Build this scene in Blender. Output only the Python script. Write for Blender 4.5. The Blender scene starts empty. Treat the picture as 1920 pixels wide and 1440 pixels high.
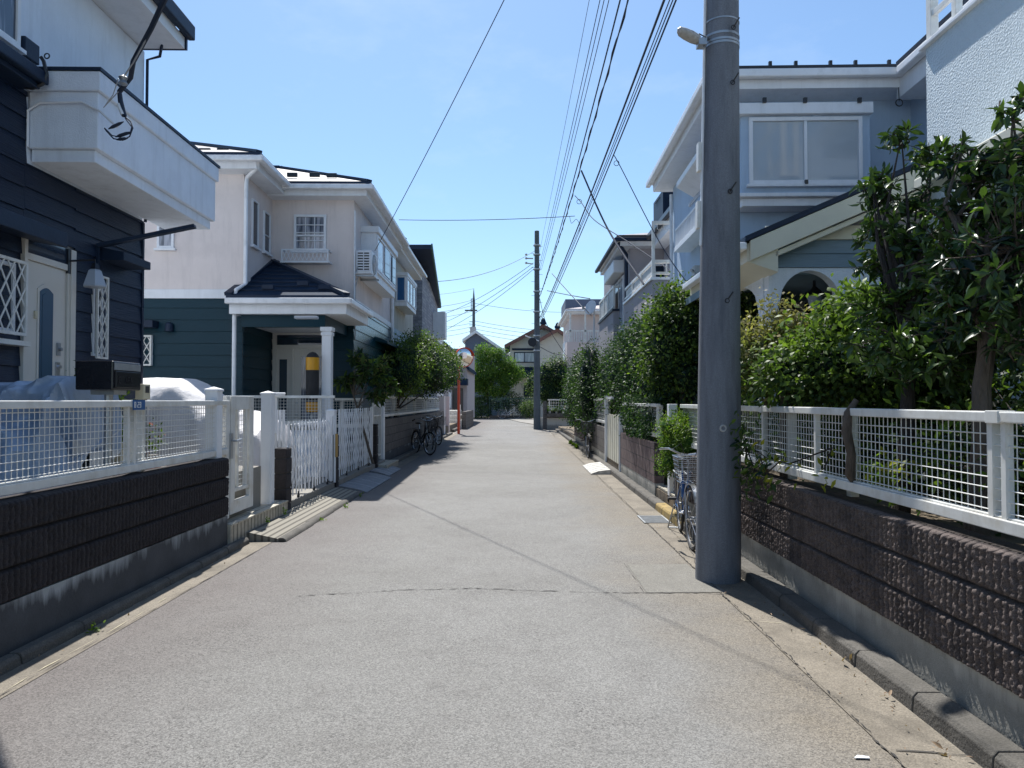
import bpy, bmesh, math, random
import numpy as np
from mathutils import Vector, Matrix, Euler
R=math.radians
# ------------------------------------------------------------------ camera
sc=bpy.context.scene
CAMH=1.55; FPX=1340.0
YAW=math.atan(10/FPX); PITCH=math.atan(31/FPX)
cd=bpy.data.cameras.new('camera'); cam=bpy.data.objects.new('camera',cd); sc.collection.objects.link(cam)
cd.sensor_width=36; cd.lens=36*FPX/1920; cd.clip_end=3000; cd.clip_start=0.05
cam.location=(0,0,CAMH); cam.rotation_euler=(math.pi/2+PITCH,0,YAW)
sc.camera=cam
CR=Euler((math.pi/2+PITCH,0,YAW)).to_matrix(); CO=Vector((0,0,CAMH))
# ------------------------------------------------------------------ light
SUN_AZ=R(-13); SUN_EL=R(59.5)
wd=bpy.data.worlds.new('World'); sc.world=wd; wd.use_nodes=True
nt=wd.node_tree; bg=nt.nodes['Background']
sky=nt.nodes.new('ShaderNodeTexSky'); sky.sky_type='NISHITA'; sky.sun_disc=False
sky.sun_elevation=SUN_EL; sky.sun_rotation=SUN_AZ; sky.air_density=1.0; sky.dust_density=0.6; sky.ozone_density=1.6
tint=nt.nodes.new('ShaderNodeVectorMath'); tint.operation='MULTIPLY'; tint.inputs[1].default_value=(.86,1.01,1.09)
nt.links.new(sky.outputs[0],tint.inputs[0])
tcw=nt.nodes.new('ShaderNodeTexCoord'); mpw=nt.nodes.new('ShaderNodeMapping'); mpw.inputs['Scale'].default_value=(3,3,7); mpw.inputs['Rotation'].default_value=(.3,.2,.5); nt.links.new(tcw.outputs['Generated'],mpw.inputs[0])
cl=nt.nodes.new('ShaderNodeTexNoise'); cl.inputs['Scale'].default_value=1.6; cl.inputs['Detail'].default_value=8; cl.inputs['Roughness'].default_value=.62; nt.links.new(mpw.outputs[0],cl.inputs[0])
clr=nt.nodes.new('ShaderNodeMapRange'); clr.inputs[1].default_value=.52; clr.inputs[2].default_value=.8; clr.inputs[4].default_value=.22; nt.links.new(cl.outputs[0],clr.inputs[0])
cmx=nt.nodes.new('ShaderNodeMix'); cmx.data_type='RGBA'; nt.links.new(clr.outputs[0],cmx.inputs[0]); nt.links.new(tint.outputs[0],cmx.inputs[6]); cmx.inputs[7].default_value=(5.4,6.3,7.2,1)
nt.links.new(cmx.outputs[2],bg.inputs[0]); bg.inputs[1].default_value=0.100
sl=bpy.data.lights.new('sun','SUN'); sl.energy=4.7; sl.angle=R(0.55); sl.color=(1,0.975,0.93)
so=bpy.data.objects.new('sun',sl); sc.collection.objects.link(so)
sd=Vector((math.sin(SUN_AZ)*math.cos(SUN_EL),math.cos(SUN_AZ)*math.cos(SUN_EL),math.sin(SUN_EL)))
so.rotation_euler=sd.to_track_quat('Z','Y').to_euler(); so.location=(0,0,30)
sc.view_settings.view_transform='Standard'; sc.view_settings.look='None'
sc.view_settings.exposure=0.66; sc.view_settings.gamma=1
# ------------------------------------------------------------------ frames
def ray(px,py):
    return (CR@Vector((px-960,-(py-720),-FPX))).normalized()
class Fr:
    def __init__(s,x,y,ang=0): s.o=Vector((x,y,0)); s.a=ang; s.m=Matrix.Translation(s.o)@Matrix.Rotation(ang,4,'Z'); s.i=s.m.inverted()
    def lr(s,px,py): return s.i@CO, s.i.to_3x3()@ray(px,py)
    def u(s,px,py,u):
        o,d=s.lr(px,py); t=(u-o.x)/d.x; return o+d*t
    def v(s,px,py,v):
        o,d=s.lr(px,py); t=(v-o.y)/d.y; return o+d*t
    def z(s,px,py,z=0):
        o,d=s.lr(px,py); t=(z-o.z)/d.z; return o+d*t
    def f(s,B,px,py):                       # (a,z) on a vertical face
        O,Rv,N=B; o,d=s.lr(px,py); o2=Vector((o.x,o.y)); d2=Vector((d.x,d.y))
        t=(O-o2).dot(N)/d2.dot(N); p=o+d*t
        return (Vector((p.x,p.y))-O).dot(Rv), p.z
W=Fr(0,0,0)
def V2(x,y): return Vector((x,y))
def south(v,u0=0): return (V2(u0,v),V2(1,0),V2(0,-1))
def east(u,v0=0): return (V2(u,v0),V2(0,1),V2(1,0))
def west(u,v0=0): return (V2(u,v0),V2(0,1),V2(-1,0))
COL=sc.collection.objects
OFF={}
def tag(o,label=None,cat=None,group=None,kind=None):
    if label: o['label']=label
    if cat: o['category']=cat
    if group: o['group']=group
    if kind: o['kind']=kind
    return o
def thing(name,label,cat,F=W,base=(0,0,0),group=None):
    o=bpy.data.objects.new(name,None); COL.link(o); o.empty_display_size=.2
    b=Vector(base); o.matrix_world=F.m@Matrix.Translation(b); OFF[o.name]=b
    return tag(o,label,cat,group)
class MB:
    def __init__(s): s.v=[]; s.f=[]; s.mi=[]; s.cur=0
    def add(s,vs,fs):
        n=len(s.v); s.v+= [tuple(p) for p in vs]; s.f+=[tuple(i+n for i in f) for f in fs]; s.mi+=[s.cur]*len(fs); return s
    def hexa(s,c):   # 8 corners: bottom 4 ccw, top 4
        return s.add(c,[(3,2,1,0),(4,5,6,7),(0,1,5,4),(1,2,6,5),(2,3,7,6),(3,0,4,7)])
    def box(s,x0,x1,y0,y1,z0,z1):
        if x0>x1:x0,x1=x1,x0
        if y0>y1:y0,y1=y1,y0
        if z0>z1:z0,z1=z1,z0
        return s.hexa([(x0,y0,z0),(x1,y0,z0),(x1,y1,z0),(x0,y1,z0),(x0,y0,z1),(x1,y0,z1),(x1,y1,z1),(x0,y1,z1)])
    def bb(s,B,a0,a1,n0,n1,z0,z1):
        O,Rv,N=B
        def q(a,n,z): p=O+Rv*a+N*n; return (p.x,p.y,z)
        if a0>a1:a0,a1=a1,a0
        if z0>z1:z0,z1=z1,z0
        c=[q(a0,n1,z0),q(a1,n1,z0),q(a1,n0,z0),q(a0,n0,z0),q(a0,n1,z1),q(a1,n1,z1),q(a1,n0,z1),q(a0,n0,z1)]
        # orientation
        if Rv.x*N.y-Rv.y*N.x>0: 
            c=[c[1],c[0],c[3],c[2],c[5],c[4],c[7],c[6]]
        return s.hexa(c)
    def bar(s,p,q,w,h=None,up=(0,0,1)):
        h=h or w; p=Vector(p); q=Vector(q); d=(q-p).normalized(); u=Vector(up)
        if abs(d.dot(u))>.98: u=Vector((0,1,0))
        x=d.cross(u).normalized()*w/2; y=x.cross(d).normalized()*h/2
        return s.hexa([p-x-y,p+x-y,q+x-y,q-x-y,p-x+y,p+x+y,q+x+y,q-x+y])
    def tube(s,pts,r,n=8,cap=True):
        pts=[Vector(p) for p in pts]; m=len(pts)
        rs=r if isinstance(r,(list,tuple)) else [r]*m
        vs=[];ref=None
        for i,p in enumerate(pts):
            d=(pts[min(i+1,m-1)]-pts[max(i-1,0)]).normalized()
            if ref is None:
                ref=Vector((0,0,1)) if abs(d.z)<.9 else Vector((1,0,0))
            x=d.cross(ref).normalized(); y=x.cross(d).normalized(); ref=y
            for k in range(n):
                t=2*math.pi*k/n; vs.append(p+x*math.cos(t)*rs[i]+y*math.sin(t)*rs[i])
        fs=[(i*n+k,i*n+(k+1)%n,(i+1)*n+(k+1)%n,(i+1)*n+k) for i in range(m-1) for k in range(n)]
        if cap: fs+=[tuple(range(n-1,-1,-1)),tuple((m-1)*n+k for k in range(n))]
        return s.add(vs,fs)
    def lathe(s,c,prof,n=16):     # prof [(r,z)]
        c=Vector(c); vs=[];m=len(prof)
        for r,z in prof:
            for k in range(n):
                t=2*math.pi*k/n; vs.append((c.x+r*math.cos(t),c.y+r*math.sin(t),c.z+z))
        fs=[(i*n+k,i*n+(k+1)%n,(i+1)*n+(k+1)%n,(i+1)*n+k) for i in range(m-1) for k in range(n)]
        fs+=[tuple(range(n-1,-1,-1)),tuple((m-1)*n+k for k in range(n))]
        return s.add(vs,fs)
    def slab(s,poly,d):           # extrude polygon by vector d
        poly=[Vector(p) for p in poly]; d=Vector(d); n=len(poly)
        s.add(poly+[p+d for p in poly],[tuple(range(n-1,-1,-1)),tuple(range(n,2*n))]+[(i,(i+1)%n,n+(i+1)%n,n+i) for i in range(n)]); return s
    def torus(s,c,ax,R_,r,n=28,m=8):
        c=Vector(c); ax=Vector(ax).normalized(); u=ax.orthogonal().normalized(); w=ax.cross(u); vs=[]
        for i in range(n):
            t=2*math.pi*i/n; e=u*math.cos(t)+w*math.sin(t)
            for k in range(m):
                q=2*math.pi*k/m; vs.append(c+e*(R_+r*math.cos(q))+ax*r*math.sin(q))
        return s.add(vs,[(i*m+k,((i+1)%n)*m+k,((i+1)%n)*m+(k+1)%m,i*m+(k+1)%m) for i in range(n) for k in range(m)])
    def siding(s,B,a0,a1,z0,z1,pitch=.2,n1=.022,n0=.004,start=None):
        O,Rv,N=B
        def q(a,n,z): p=O+Rv*a+N*n; return (p.x,p.y,z)
        z=z0 if start is None else start
        while z<z1-.005:
            t=min(z+pitch,z1); zb=max(z,z0)
            nt_=n1+(n0-n1)*(t-z)/pitch; nb=n1+(n0-n1)*(zb-z)/pitch
            c=[q(a0,0,zb),q(a1,0,zb),q(a1,nb,zb),q(a0,nb,zb),q(a0,0,t),q(a1,0,t),q(a1,nt_,t),q(a0,nt_,t)]
            s.add(c,[(0,1,2,3),(7,6,5,4),(3,2,6,7),(0,3,7,4),(2,1,5,6)])
            z+=pitch
        return s
    def build(s,name,mat,parent=None,label=None,smooth=False,bevel=0,base=None,kind=None):
        b=Vector(base) if base is not None else (OFF.get(parent.name,Vector((0,0,0))) if parent else Vector((0,0,0)))
        me=bpy.data.meshes.new(name); me.from_pydata([(x-b.x,y-b.y,z-b.z) for x,y,z in s.v],[],s.f)
        mats=mat if isinstance(mat,(list,tuple)) else [mat]
        for m in mats: me.materials.append(m)
        if len(mats)>1: me.polygons.foreach_set('material_index',s.mi)
        if smooth:
            me.polygons.foreach_set('use_smooth',[True]*len(me.polygons))
        o=bpy.data.objects.new(name,me); COL.link(o)
        if parent: o.parent=parent; OFF[o.name]=b
        if label: o['label']=label
        if kind: o['kind']=kind
        if bevel:
            md=o.modifiers.new('bevel','BEVEL'); md.width=bevel; md.segments=2; md.limit_method='ANGLE'
        if smooth:
            try: me.set_sharp_from_angle(angle=R(38))
            except Exception: pass
        return o
    def top(s,name,label,cat,mat,F=W,base=(0,0,0),group=None,kind=None,**k):
        o=s.build(name,mat,None,base=base,**k); o.matrix_world=F.m@Matrix.Translation(Vector(base)); OFF[o.name]=Vector(base)
        return tag(o,label,cat,group,kind)
def copy_tree(o,parent=None):
    c=o.copy(); COL.link(c)
    if parent: c.parent=parent
    OFF[c.name]=OFF.get(o.name,Vector((0,0,0)))
    for ch in list(o.children): copy_tree(ch,c)
    return c
# ------------------------------------------------------------------ materials
def nodes(m): m.use_nodes=True; return m.node_tree.nodes,m.node_tree.links
def pbr(name,col,rough=.6,metal=0,ns=6,na=.12,bs=60,bstr=0,bd=.01,stretch=None,spec=.5,dirt=None,ds=1.5,coat=0,fine=0,fs=200,streak=0):
    m=bpy.data.materials.new(name); N,L=nodes(m); p=N['Principled BSDF']
    p.inputs['Roughness'].default_value=rough; p.inputs['Metallic'].default_value=metal
    p.inputs['Specular IOR Level'].default_value=spec; p.inputs['Coat Weight'].default_value=coat
    tc=N.new('ShaderNodeTexCoord'); src=tc.outputs['Object']
    if stretch:
        mp=N.new('ShaderNodeMapping'); mp.inputs['Scale'].default_value=stretch; L.new(src,mp.inputs[0]); src=mp.outputs[0]
    n=N.new('ShaderNodeTexNoise'); n.inputs['Scale'].default_value=ns; n.inputs['Detail'].default_value=6; n.inputs['Roughness'].default_value=.6; L.new(src,n.inputs[0])
    r=N.new('ShaderNodeMapRange'); r.inputs[1].default_value=.25; r.inputs[2].default_value=.75; r.inputs[3].default_value=1-na; r.inputs[4].default_value=1+na; L.new(n.outputs[0],r.inputs[0])
    fac=r.outputs[0]
    if fine:
        n3=N.new('ShaderNodeTexNoise'); n3.inputs['Scale'].default_value=fs; n3.inputs['Detail'].default_value=3; L.new(tc.outputs['Object'],n3.inputs[0])
        r3=N.new('ShaderNodeMapRange'); r3.inputs[1].default_value=.3; r3.inputs[2].default_value=.7; r3.inputs[3].default_value=1-fine; r3.inputs[4].default_value=1+fine; L.new(n3.outputs[0],r3.inputs[0])
        mu=N.new('ShaderNodeMath'); mu.operation='MULTIPLY'; L.new(fac,mu.inputs[0]); L.new(r3.outputs[0],mu.inputs[1]); fac=mu.outputs[0]
    if streak:
        m4=N.new('ShaderNodeMapping'); m4.inputs['Scale'].default_value=(5,5,.55); L.new(tc.outputs['Object'],m4.inputs[0])
        n4=N.new('ShaderNodeTexNoise'); n4.inputs['Scale'].default_value=1.3; n4.inputs['Detail'].default_value=7; n4.inputs['Roughness'].default_value=.7; L.new(m4.outputs[0],n4.inputs[0])
        r4=N.new('ShaderNodeMapRange'); r4.inputs[1].default_value=.50; r4.inputs[2].default_value=.75; r4.inputs[3].default_value=1; r4.inputs[4].default_value=1-streak; L.new(n4.outputs[0],r4.inputs[0])
        m5=N.new('ShaderNodeMath'); m5.operation='MULTIPLY'; L.new(fac,m5.inputs[0]); L.new(r4.outputs[0],m5.inputs[1]); fac=m5.outputs[0]
    vm=N.new('ShaderNodeVectorMath'); vm.operation='SCALE'; vm.inputs[0].default_value=col[:3]; L.new(fac,vm.inputs['Scale'])
    out=vm.outputs[0]
    if dirt:
        d=N.new('ShaderNodeTexNoise'); d.inputs['Scale'].default_value=ds; d.inputs['Detail'].default_value=8; d.inputs['Roughness'].default_value=.65; L.new(src,d.inputs[0])
        rr=N.new('ShaderNodeMapRange'); rr.inputs[1].default_value=.5; rr.inputs[2].default_value=.72; L.new(d.outputs[0],rr.inputs[0])
        mx=N.new('ShaderNodeMix'); mx.data_type='RGBA'; L.new(rr.outputs[0],mx.inputs[0]); L.new(out,mx.inputs[6]); mx.inputs[7].default_value=(*dirt,1); out=mx.outputs[2]
    L.new(out,p.inputs['Base Color'])
    if bstr:
        b=N.new('ShaderNodeTexNoise'); b.inputs['Scale'].default_value=bs; b.inputs['Detail'].default_value=5; L.new(src,b.inputs[0])
        bp=N.new('ShaderNodeBump'); bp.inputs['Strength'].default_value=bstr; bp.inputs['Distance'].default_value=bd; L.new(b.outputs[0],bp.inputs['Height']); L.new(bp.outputs[0],p.inputs['Normal'])
    return m
def glassy(name,col=(.03,.05,.08),rough=.03,streak=None,spec=.8):
    m=bpy.data.materials.new(name); N,L=nodes(m); p=N['Principled BSDF']
    p.inputs['Base Color'].default_value=(*col,1); p.inputs['Roughness'].default_value=rough; p.inputs['Specular IOR Level'].default_value=spec
    if streak:
        tc=N.new('ShaderNodeTexCoord'); mp=N.new('ShaderNodeMapping'); mp.inputs['Scale'].default_value=streak[0]; L.new(tc.outputs['Object'],mp.inputs[0])
        n=N.new('ShaderNodeTexNoise'); n.inputs['Scale'].default_value=1; n.inputs['Detail'].default_value=2; L.new(mp.outputs[0],n.inputs[0])
        cr=N.new('ShaderNodeValToRGB'); cr.color_ramp.elements[0].position=.42; cr.color_ramp.elements[0].color=(*col,1); cr.color_ramp.elements[1].position=.6; cr.color_ramp.elements[1].color=(*streak[1],1)
        L.new(n.outputs[0],cr.inputs[0]); L.new(cr.outputs[0],p.inputs['Base Color'])
    return m
def leafmat(name,dark,light,rough=.38,trans=.3,spec=.5):
    m=bpy.data.materials.new(name); N,L=nodes(m); p=N['Principled BSDF']; o=N['Material Output']
    at=N.new('ShaderNodeAttribute'); at.attribute_name='tone'
    mx=N.new('ShaderNodeMix'); mx.data_type='RGBA'; L.new(at.outputs['Fac'],mx.inputs[0]); mx.inputs[6].default_value=(*dark,1); mx.inputs[7].default_value=(*light,1)
    L.new(mx.outputs[2],p.inputs['Base Color']); p.inputs['Roughness'].default_value=rough; p.inputs['Specular IOR Level'].default_value=spec
    t=N.new('ShaderNodeBsdfTranslucent'); v=N.new('ShaderNodeVectorMath'); v.operation='MULTIPLY'; v.inputs[1].default_value=(1.25,1.4,.6); L.new(mx.outputs[2],v.inputs[0]); L.new(v.outputs[0],t.inputs[0])
    ms=N.new('ShaderNodeMixShader'); ms.inputs[0].default_value=trans; L.new(p.outputs[0],ms.inputs[1]); L.new(t.outputs[0],ms.inputs[2]); L.new(ms.outputs[0],o.inputs[0])
    return m
def asphalt():
    m=bpy.data.materials.new('asphalt'); N,L=nodes(m); p=N['Principled BSDF']; p.inputs['Roughness'].default_value=.82; p.inputs['Specular IOR Level'].default_value=.35
    tc=N.new('ShaderNodeTexCoord'); O=tc.outputs['Object']
    def noise(s,d,ro=.6): n=N.new('ShaderNodeTexNoise'); n.inputs['Scale'].default_value=s; n.inputs['Detail'].default_value=d; n.inputs['Roughness'].default_value=ro; L.new(O,n.inputs[0]); return n.outputs[0]
    def mr(x,a,b,c,d): r=N.new('ShaderNodeMapRange'); [r.inputs[i+1].__setattr__('default_value',w) for i,w in enumerate((a,b,c,d))]; L.new(x,r.inputs[0]); return r.outputs[0]
    def mix(f,a,b,t='MIX'):
        x=N.new('ShaderNodeMix'); x.data_type='RGBA'; x.blend_type=t
        if isinstance(f,float): x.inputs[0].default_value=f
        else: L.new(f,x.inputs[0])
        for i,w in ((6,a),(7,b)):
            if isinstance(w,tuple): x.inputs[i].default_value=(*w,1)
            else: L.new(w,x.inputs[i])
        return x.outputs[2]
    v=N.new('ShaderNodeTexVoronoi'); v.inputs['Scale'].default_value=150; L.new(O,v.inputs[0])
    sep=N.new('ShaderNodeSeparateColor'); L.new(v.outputs['Color'],sep.inputs[0])
    stone=mr(sep.outputs[0],0,1,.60,1.36)
    base=mix(mr(noise(.35,5),.35,.65,0,1),(.172,.166,.154),(.203,.198,.187))
    # warm dusty bands towards the gutters, purple-grey worn strips
    sx=N.new('ShaderNodeSeparateXYZ'); L.new(O,sx.inputs[0])
    nb=noise(.9,5)
    ad=N.new('ShaderNodeMath'); ad.operation='MULTIPLY_ADD'; L.new(nb,ad.inputs[0]); ad.inputs[1].default_value=1.6; L.new(sx.outputs[0],ad.inputs[2])
    base=mix(mr(ad.outputs[0],1.5,2.5,0,.7),base,(.185,.152,.108))
    base=mix(mr(ad.outputs[0],-.5,-1.8,0,.8),base,(.132,.115,.108))
    base=mix(mr(noise(3.5,6,.7),.50,.72,0,.35),base,(.105,.096,.090))
    mk=mr(noise(.8,3),.5,.62,0,1); sp=mr(noise(42,3,.8),.56,.60,0,.85); mm=N.new('ShaderNodeMath'); mm.operation='MULTIPLY'; L.new(mk,mm.inputs[0]); L.new(sp,mm.inputs[1]); base=mix(mm.outputs[0],base,(.07,.064,.062))
    vs=N.new('ShaderNodeVectorMath'); vs.operation='SCALE'; L.new(base,vs.inputs[0]); L.new(stone,vs.inputs['Scale'])
    col=mix(mr(noise(190,2),.62,.72,0,.7),vs.outputs[0],(.05,.05,.055))
    col=mix(mr(noise(120,2),.66,.72,0,.4),col,(.46,.45,.43))
    L.new(col,p.inputs['Base Color'])
    b=N.new('ShaderNodeBump'); b.inputs['Strength'].default_value=.7; b.inputs['Distance'].default_value=.006; L.new(noise(130,3,.7),b.inputs['Height']); L.new(b.outputs[0],p.inputs['Normal'])
    return m
def basewall(name,col,stain,zt,zb,drip=(9,9,1.2)):
    """concrete footing with lime bloom hanging below the blocks"""
    m=pbr(name,col,.85,ns=2.5,na=.3,bs=50,bstr=.4,fine=.2); N,L=m.node_tree.nodes,m.node_tree.links; p=N['Principled BSDF']
    prev=p.inputs['Base Color'].links[0].from_socket
    tc=N.new('ShaderNodeTexCoord'); mp=N.new('ShaderNodeMapping'); mp.inputs['Scale'].default_value=drip; L.new(tc.outputs['Object'],mp.inputs[0])
    n=N.new('ShaderNodeTexNoise'); n.inputs['Scale'].default_value=1; n.inputs['Detail'].default_value=6; n.inputs['Roughness'].default_value=.7; L.new(mp.outputs[0],n.inputs[0])
    n2=N.new('ShaderNodeTexNoise'); n2.inputs['Scale'].default_value=1.1; n2.inputs['Detail'].default_value=2; L.new(tc.outputs['Object'],n2.inputs[0])
    s=N.new('ShaderNodeSeparateXYZ'); L.new(tc.outputs['Object'],s.inputs[0])
    r=N.new('ShaderNodeMapRange'); r.inputs[1].default_value=zb; r.inputs[2].default_value=zt; r.inputs[3].default_value=-.35; r.inputs[4].default_value=.35; L.new(s.outputs[2],r.inputs[0])
    a=N.new('ShaderNodeMath'); a.operation='ADD'; L.new(r.outputs[0],a.inputs[0]); L.new(n.outputs[0],a.inputs[1])
    n2m=N.new('ShaderNodeMapRange'); n2m.inputs[1].default_value=.3; n2m.inputs[2].default_value=.7; n2m.inputs[3].default_value=.25; n2m.inputs[4].default_value=.75; L.new(n2.outputs[0],n2m.inputs[0])
    a2=N.new('ShaderNodeMath'); a2.operation='ADD'; L.new(a.outputs[0],a2.inputs[0]); L.new(n2m.outputs[0],a2.inputs[1])
    r2=N.new('ShaderNodeMapRange'); r2.inputs[1].default_value=.88; r2.inputs[2].default_value=1.2; L.new(a2.outputs[0],r2.inputs[0])
    mx=N.new('ShaderNodeMix'); mx.data_type='RGBA'; L.new(r2.outputs[0],mx.inputs[0]); L.new(prev,mx.inputs[6]); mx.inputs[7].default_value=(*stain,1); L.new(mx.outputs[2],p.inputs['Base Color'])
    return m
def stripes(name,c1,c2,scale,axis='Z',rough=.4,spec=.5):
    m=bpy.data.materials.new(name); N,L=nodes(m); p=N['Principled BSDF']; p.inputs['Roughness'].default_value=rough; p.inputs['Specular IOR Level'].default_value=spec
    tc=N.new('ShaderNodeTexCoord'); w=N.new('ShaderNodeTexWave'); w.bands_direction=axis; w.inputs['Scale'].default_value=scale; L.new(tc.outputs['Object'],w.inputs[0])
    cr=N.new('ShaderNodeValToRGB'); cr.color_ramp.elements[0].color=(*c1,1); cr.color_ramp.elements[1].color=(*c2,1); cr.color_ramp.elements[0].position=.15; cr.color_ramp.elements[1].position=.4
    L.new(w.outputs[0],cr.inputs[0]); L.new(cr.outputs[0],p.inputs['Base Color']); return m
def bricky(name,c1,c2,mortar,sx,sy,swz=None,rough=.8,msize=.03,bump=.4,offset=.5):
    """brick pattern; swz maps object coords (a 3-tuple of axis letters) to the brick plane"""
    m=bpy.data.materials.new(name); N,L=nodes(m); p=N['Principled BSDF']; p.inputs['Roughness'].default_value=rough
    tc=N.new('ShaderNodeTexCoord'); s=N.new('ShaderNodeSeparateXYZ'); c=N.new('ShaderNodeCombineXYZ'); L.new(tc.outputs['Object'],s.inputs[0])
    swz=swz or 'XYZ'
    for i in range(3): L.new(s.outputs['XYZ'.index(swz[i])],c.inputs[i])
    b=N.new('ShaderNodeTexBrick'); b.offset=offset; b.inputs['Color1'].default_value=(*c1,1); b.inputs['Color2'].default_value=(*c2,1); b.inputs['Mortar'].default_value=(*mortar,1)
    b.inputs['Scale'].default_value=1; b.inputs['Brick Width'].default_value=sx; b.inputs['Row Height'].default_value=sy; b.inputs['Mortar Size'].default_value=msize*sy; L.new(c.outputs[0],b.inputs[0])
    n=N.new('ShaderNodeTexNoise'); n.inputs['Scale'].default_value=14; n.inputs['Detail'].default_value=6; L.new(tc.outputs['Object'],n.inputs[0])
    r=N.new('ShaderNodeMapRange'); r.inputs[1].default_value=.3; r.inputs[2].default_value=.7; r.inputs[3].default_value=.75; r.inputs[4].default_value=1.25; L.new(n.outputs[0],r.inputs[0])
    v=N.new('ShaderNodeVectorMath'); v.operation='SCALE'; L.new(b.outputs[0],v.inputs[0]); L.new(r.outputs[0],v.inputs['Scale']); L.new(v.outputs[0],p.inputs['Base Color'])
    bp=N.new('ShaderNodeBump'); bp.invert=True; bp.inputs['Strength'].default_value=bump; bp.inputs['Distance'].default_value=.01; L.new(b.outputs['Fac'],bp.inputs['Height']); L.new(bp.outputs[0],p.inputs['Normal'])
    return m
M={}
M['asphalt']=asphalt()
M['gutter']=pbr('gutter_concrete',(.185,.160,.125),.85,ns=3,na=.25,bs=90,bstr=.4,fine=.35,fs=130,dirt=(.10,.085,.065),ds=2.2)
M['curb']=pbr('curb_concrete',(.100,.092,.080),.88,ns=6,na=.3,bs=70,bstr=.6,fine=.3,fs=110,dirt=(.07,.065,.055),ds=4)
M['earth']=pbr('earth',(.16,.125,.085),.95,ns=5,na=.3,bs=30,bstr=.6,fine=.3)
M['lot']=pbr('lot_concrete',(.24,.225,.20),.85,ns=3,na=.15,bs=60,bstr=.3,fine=.15)
M['block_l']=pbr('charcoal_ribbed_block',(.026,.022,.024),.92,ns=9,na=.35,bs=150,bstr=.6,bd=.005,fine=.45,fs=170)
M['block_r']=pbr('brown_ribbed_block',(.100,.078,.070),.92,ns=7,na=.4,bs=170,bstr=.7,bd=.004,fine=.6,fs=230,dirt=(.035,.030,.032),ds=3)
M['foot_l']=basewall('left_footing',(.055,.06,.068),(.33,.36,.38),.36,.10)
M['foot_r']=basewall('right_footing',(.24,.235,.21),(.46,.44,.39),.30,.08)
M['whitemetal']=pbr('white_painted_metal',(.70,.70,.67),.42,ns=6,na=.10,streak=.2,dirt=(.55,.52,.45),ds=5)
M['wire']=pbr('fence_wire',(.66,.66,.63),.4,ns=4,na=.08)
M['whitepaint']=pbr('white_trim_paint',(.78,.80,.83),.45,ns=2,na=.06,dirt=(.66,.68,.7),ds=2,streak=.14)
M['gutterpvc']=pbr('white_gutter',(.80,.81,.83),.35,ns=2,na=.05,dirt=(.6,.61,.62),ds=3)
M['stucco_w']=pbr('white_stucco',(.76,.82,.90),.8,ns=2,na=.06,bs=70,bstr=.55,bd=.012,dirt=(.69,.74,.82),ds=1.2,streak=.16)
M['stucco_cream']=pbr('cream_stucco',(.74,.66,.625),.82,ns=1.6,na=.07,bs=120,bstr=.35,bd=.008,dirt=(.64,.57,.54),ds=1,streak=.16)
M['stucco_tan']=pbr('weathered_beige_wall',(.52,.49,.42),.85,ns=1.5,na=.1,bs=80,bstr=.3,dirt=(.36,.34,.30),ds=1.4,stretch=(1.6,1.6,.45))
M['stucco_blue']=pbr('pale_blue_stucco',(.42,.535,.67),.8,ns=2,streak=.15,na=.06,bs=90,bstr=.4,bd=.01)
M['stucco_near']=pbr('coarse_white_stucco',(.58,.67,.73),.8,ns=3,na=.06,bs=42,bstr=.9,bd=.025)
M['stucco_grey']=pbr('grey_stucco',(.36,.34,.36),.8,ns=2,na=.07,bs=90,bstr=.3)
M['stucco_pink']=pbr('pinkish_stucco',(.66,.56,.53),.8,ns=2,na=.05,bs=90,bstr=.3)
M['navy']=pbr('dark_navy_siding',(.007,.017,.042),.42,ns=2,na=.3,bs=1,bstr=.8,bd=.01,stretch=(3,3,75),spec=.3)
M['teal']=pbr('dark_teal_siding',(.0015,.030,.048),.40,ns=2,na=.18,bs=1,bstr=.35,bd=.006,stretch=(3,3,60),spec=.22)
M['teal_gloss']=pbr('glossy_teal_siding',(.003,.045,.065),.25,ns=2,na=.1,bs=1,bstr=.1,bd=.004,stretch=(3,3,60),spec=.8)
M['slateblue']=pbr('slate_blue_siding',(.17,.25,.32),.5,ns=2,na=.15,bs=1,bstr=.4,bd=.006,stretch=(3,3,60))
M['darktrim']=pbr('dark_blue_trim',(.012,.024,.05),.5,spec=.25,ns=5,na=.2,bs=40,bstr=.25)
M['roof_dark']=pbr('dark_slate_roof',(.010,.025,.052),.75,spec=.12,ns=8,na=.35,bs=30,bstr=.4)
M['roof_tile']=bricky('slate_tiles',(.26,.23,.23),(.17,.16,.17),(.05,.05,.06),.6,.16,'XZY',.5,.12,.8)
M['roof_pale']=bricky('pale_roof_tiles',(.5,.42,.42),(.42,.36,.37),(.22,.2,.2),.6,.16,'XZY',.6,.08)
M['brownroof']=pbr('red_brown_verge_tiles',(.16,.075,.06),.6,ns=20,na=.3,bs=60,bstr=.5)
M['creamfascia']=pbr('cream_fascia',(.66,.64,.53),.55,ns=3,na=.07)
M['creamdoor']=pbr('cream_door_paint',(.62,.60,.55),.4,ns=3,na=.05)
M['doorglass']=glassy('door_glass',(.05,.10,.16),.15)
M['glass']=glassy('window_glass',(.02,.035,.06),.03)
M['curtain']=glassy('curtained_glass',(.05,.07,.10),.06,((14,14,1.2),(.34,.36,.42)))
M['lightglass']=glassy('light_curtained_glass',(.30,.36,.42),.06,((9,9,1),(.5,.55,.62)))
M['blueglass']=glassy('blue_glass',(.01,.10,.26),.05)
M['blind']=stripes('venetian_blind',(.31,.35,.38),(.43,.48,.52),20,'Z',.08,.8)
M['black']=pbr('black_plastic',(.015,.016,.02),.35,ns=5,na=.2)
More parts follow.
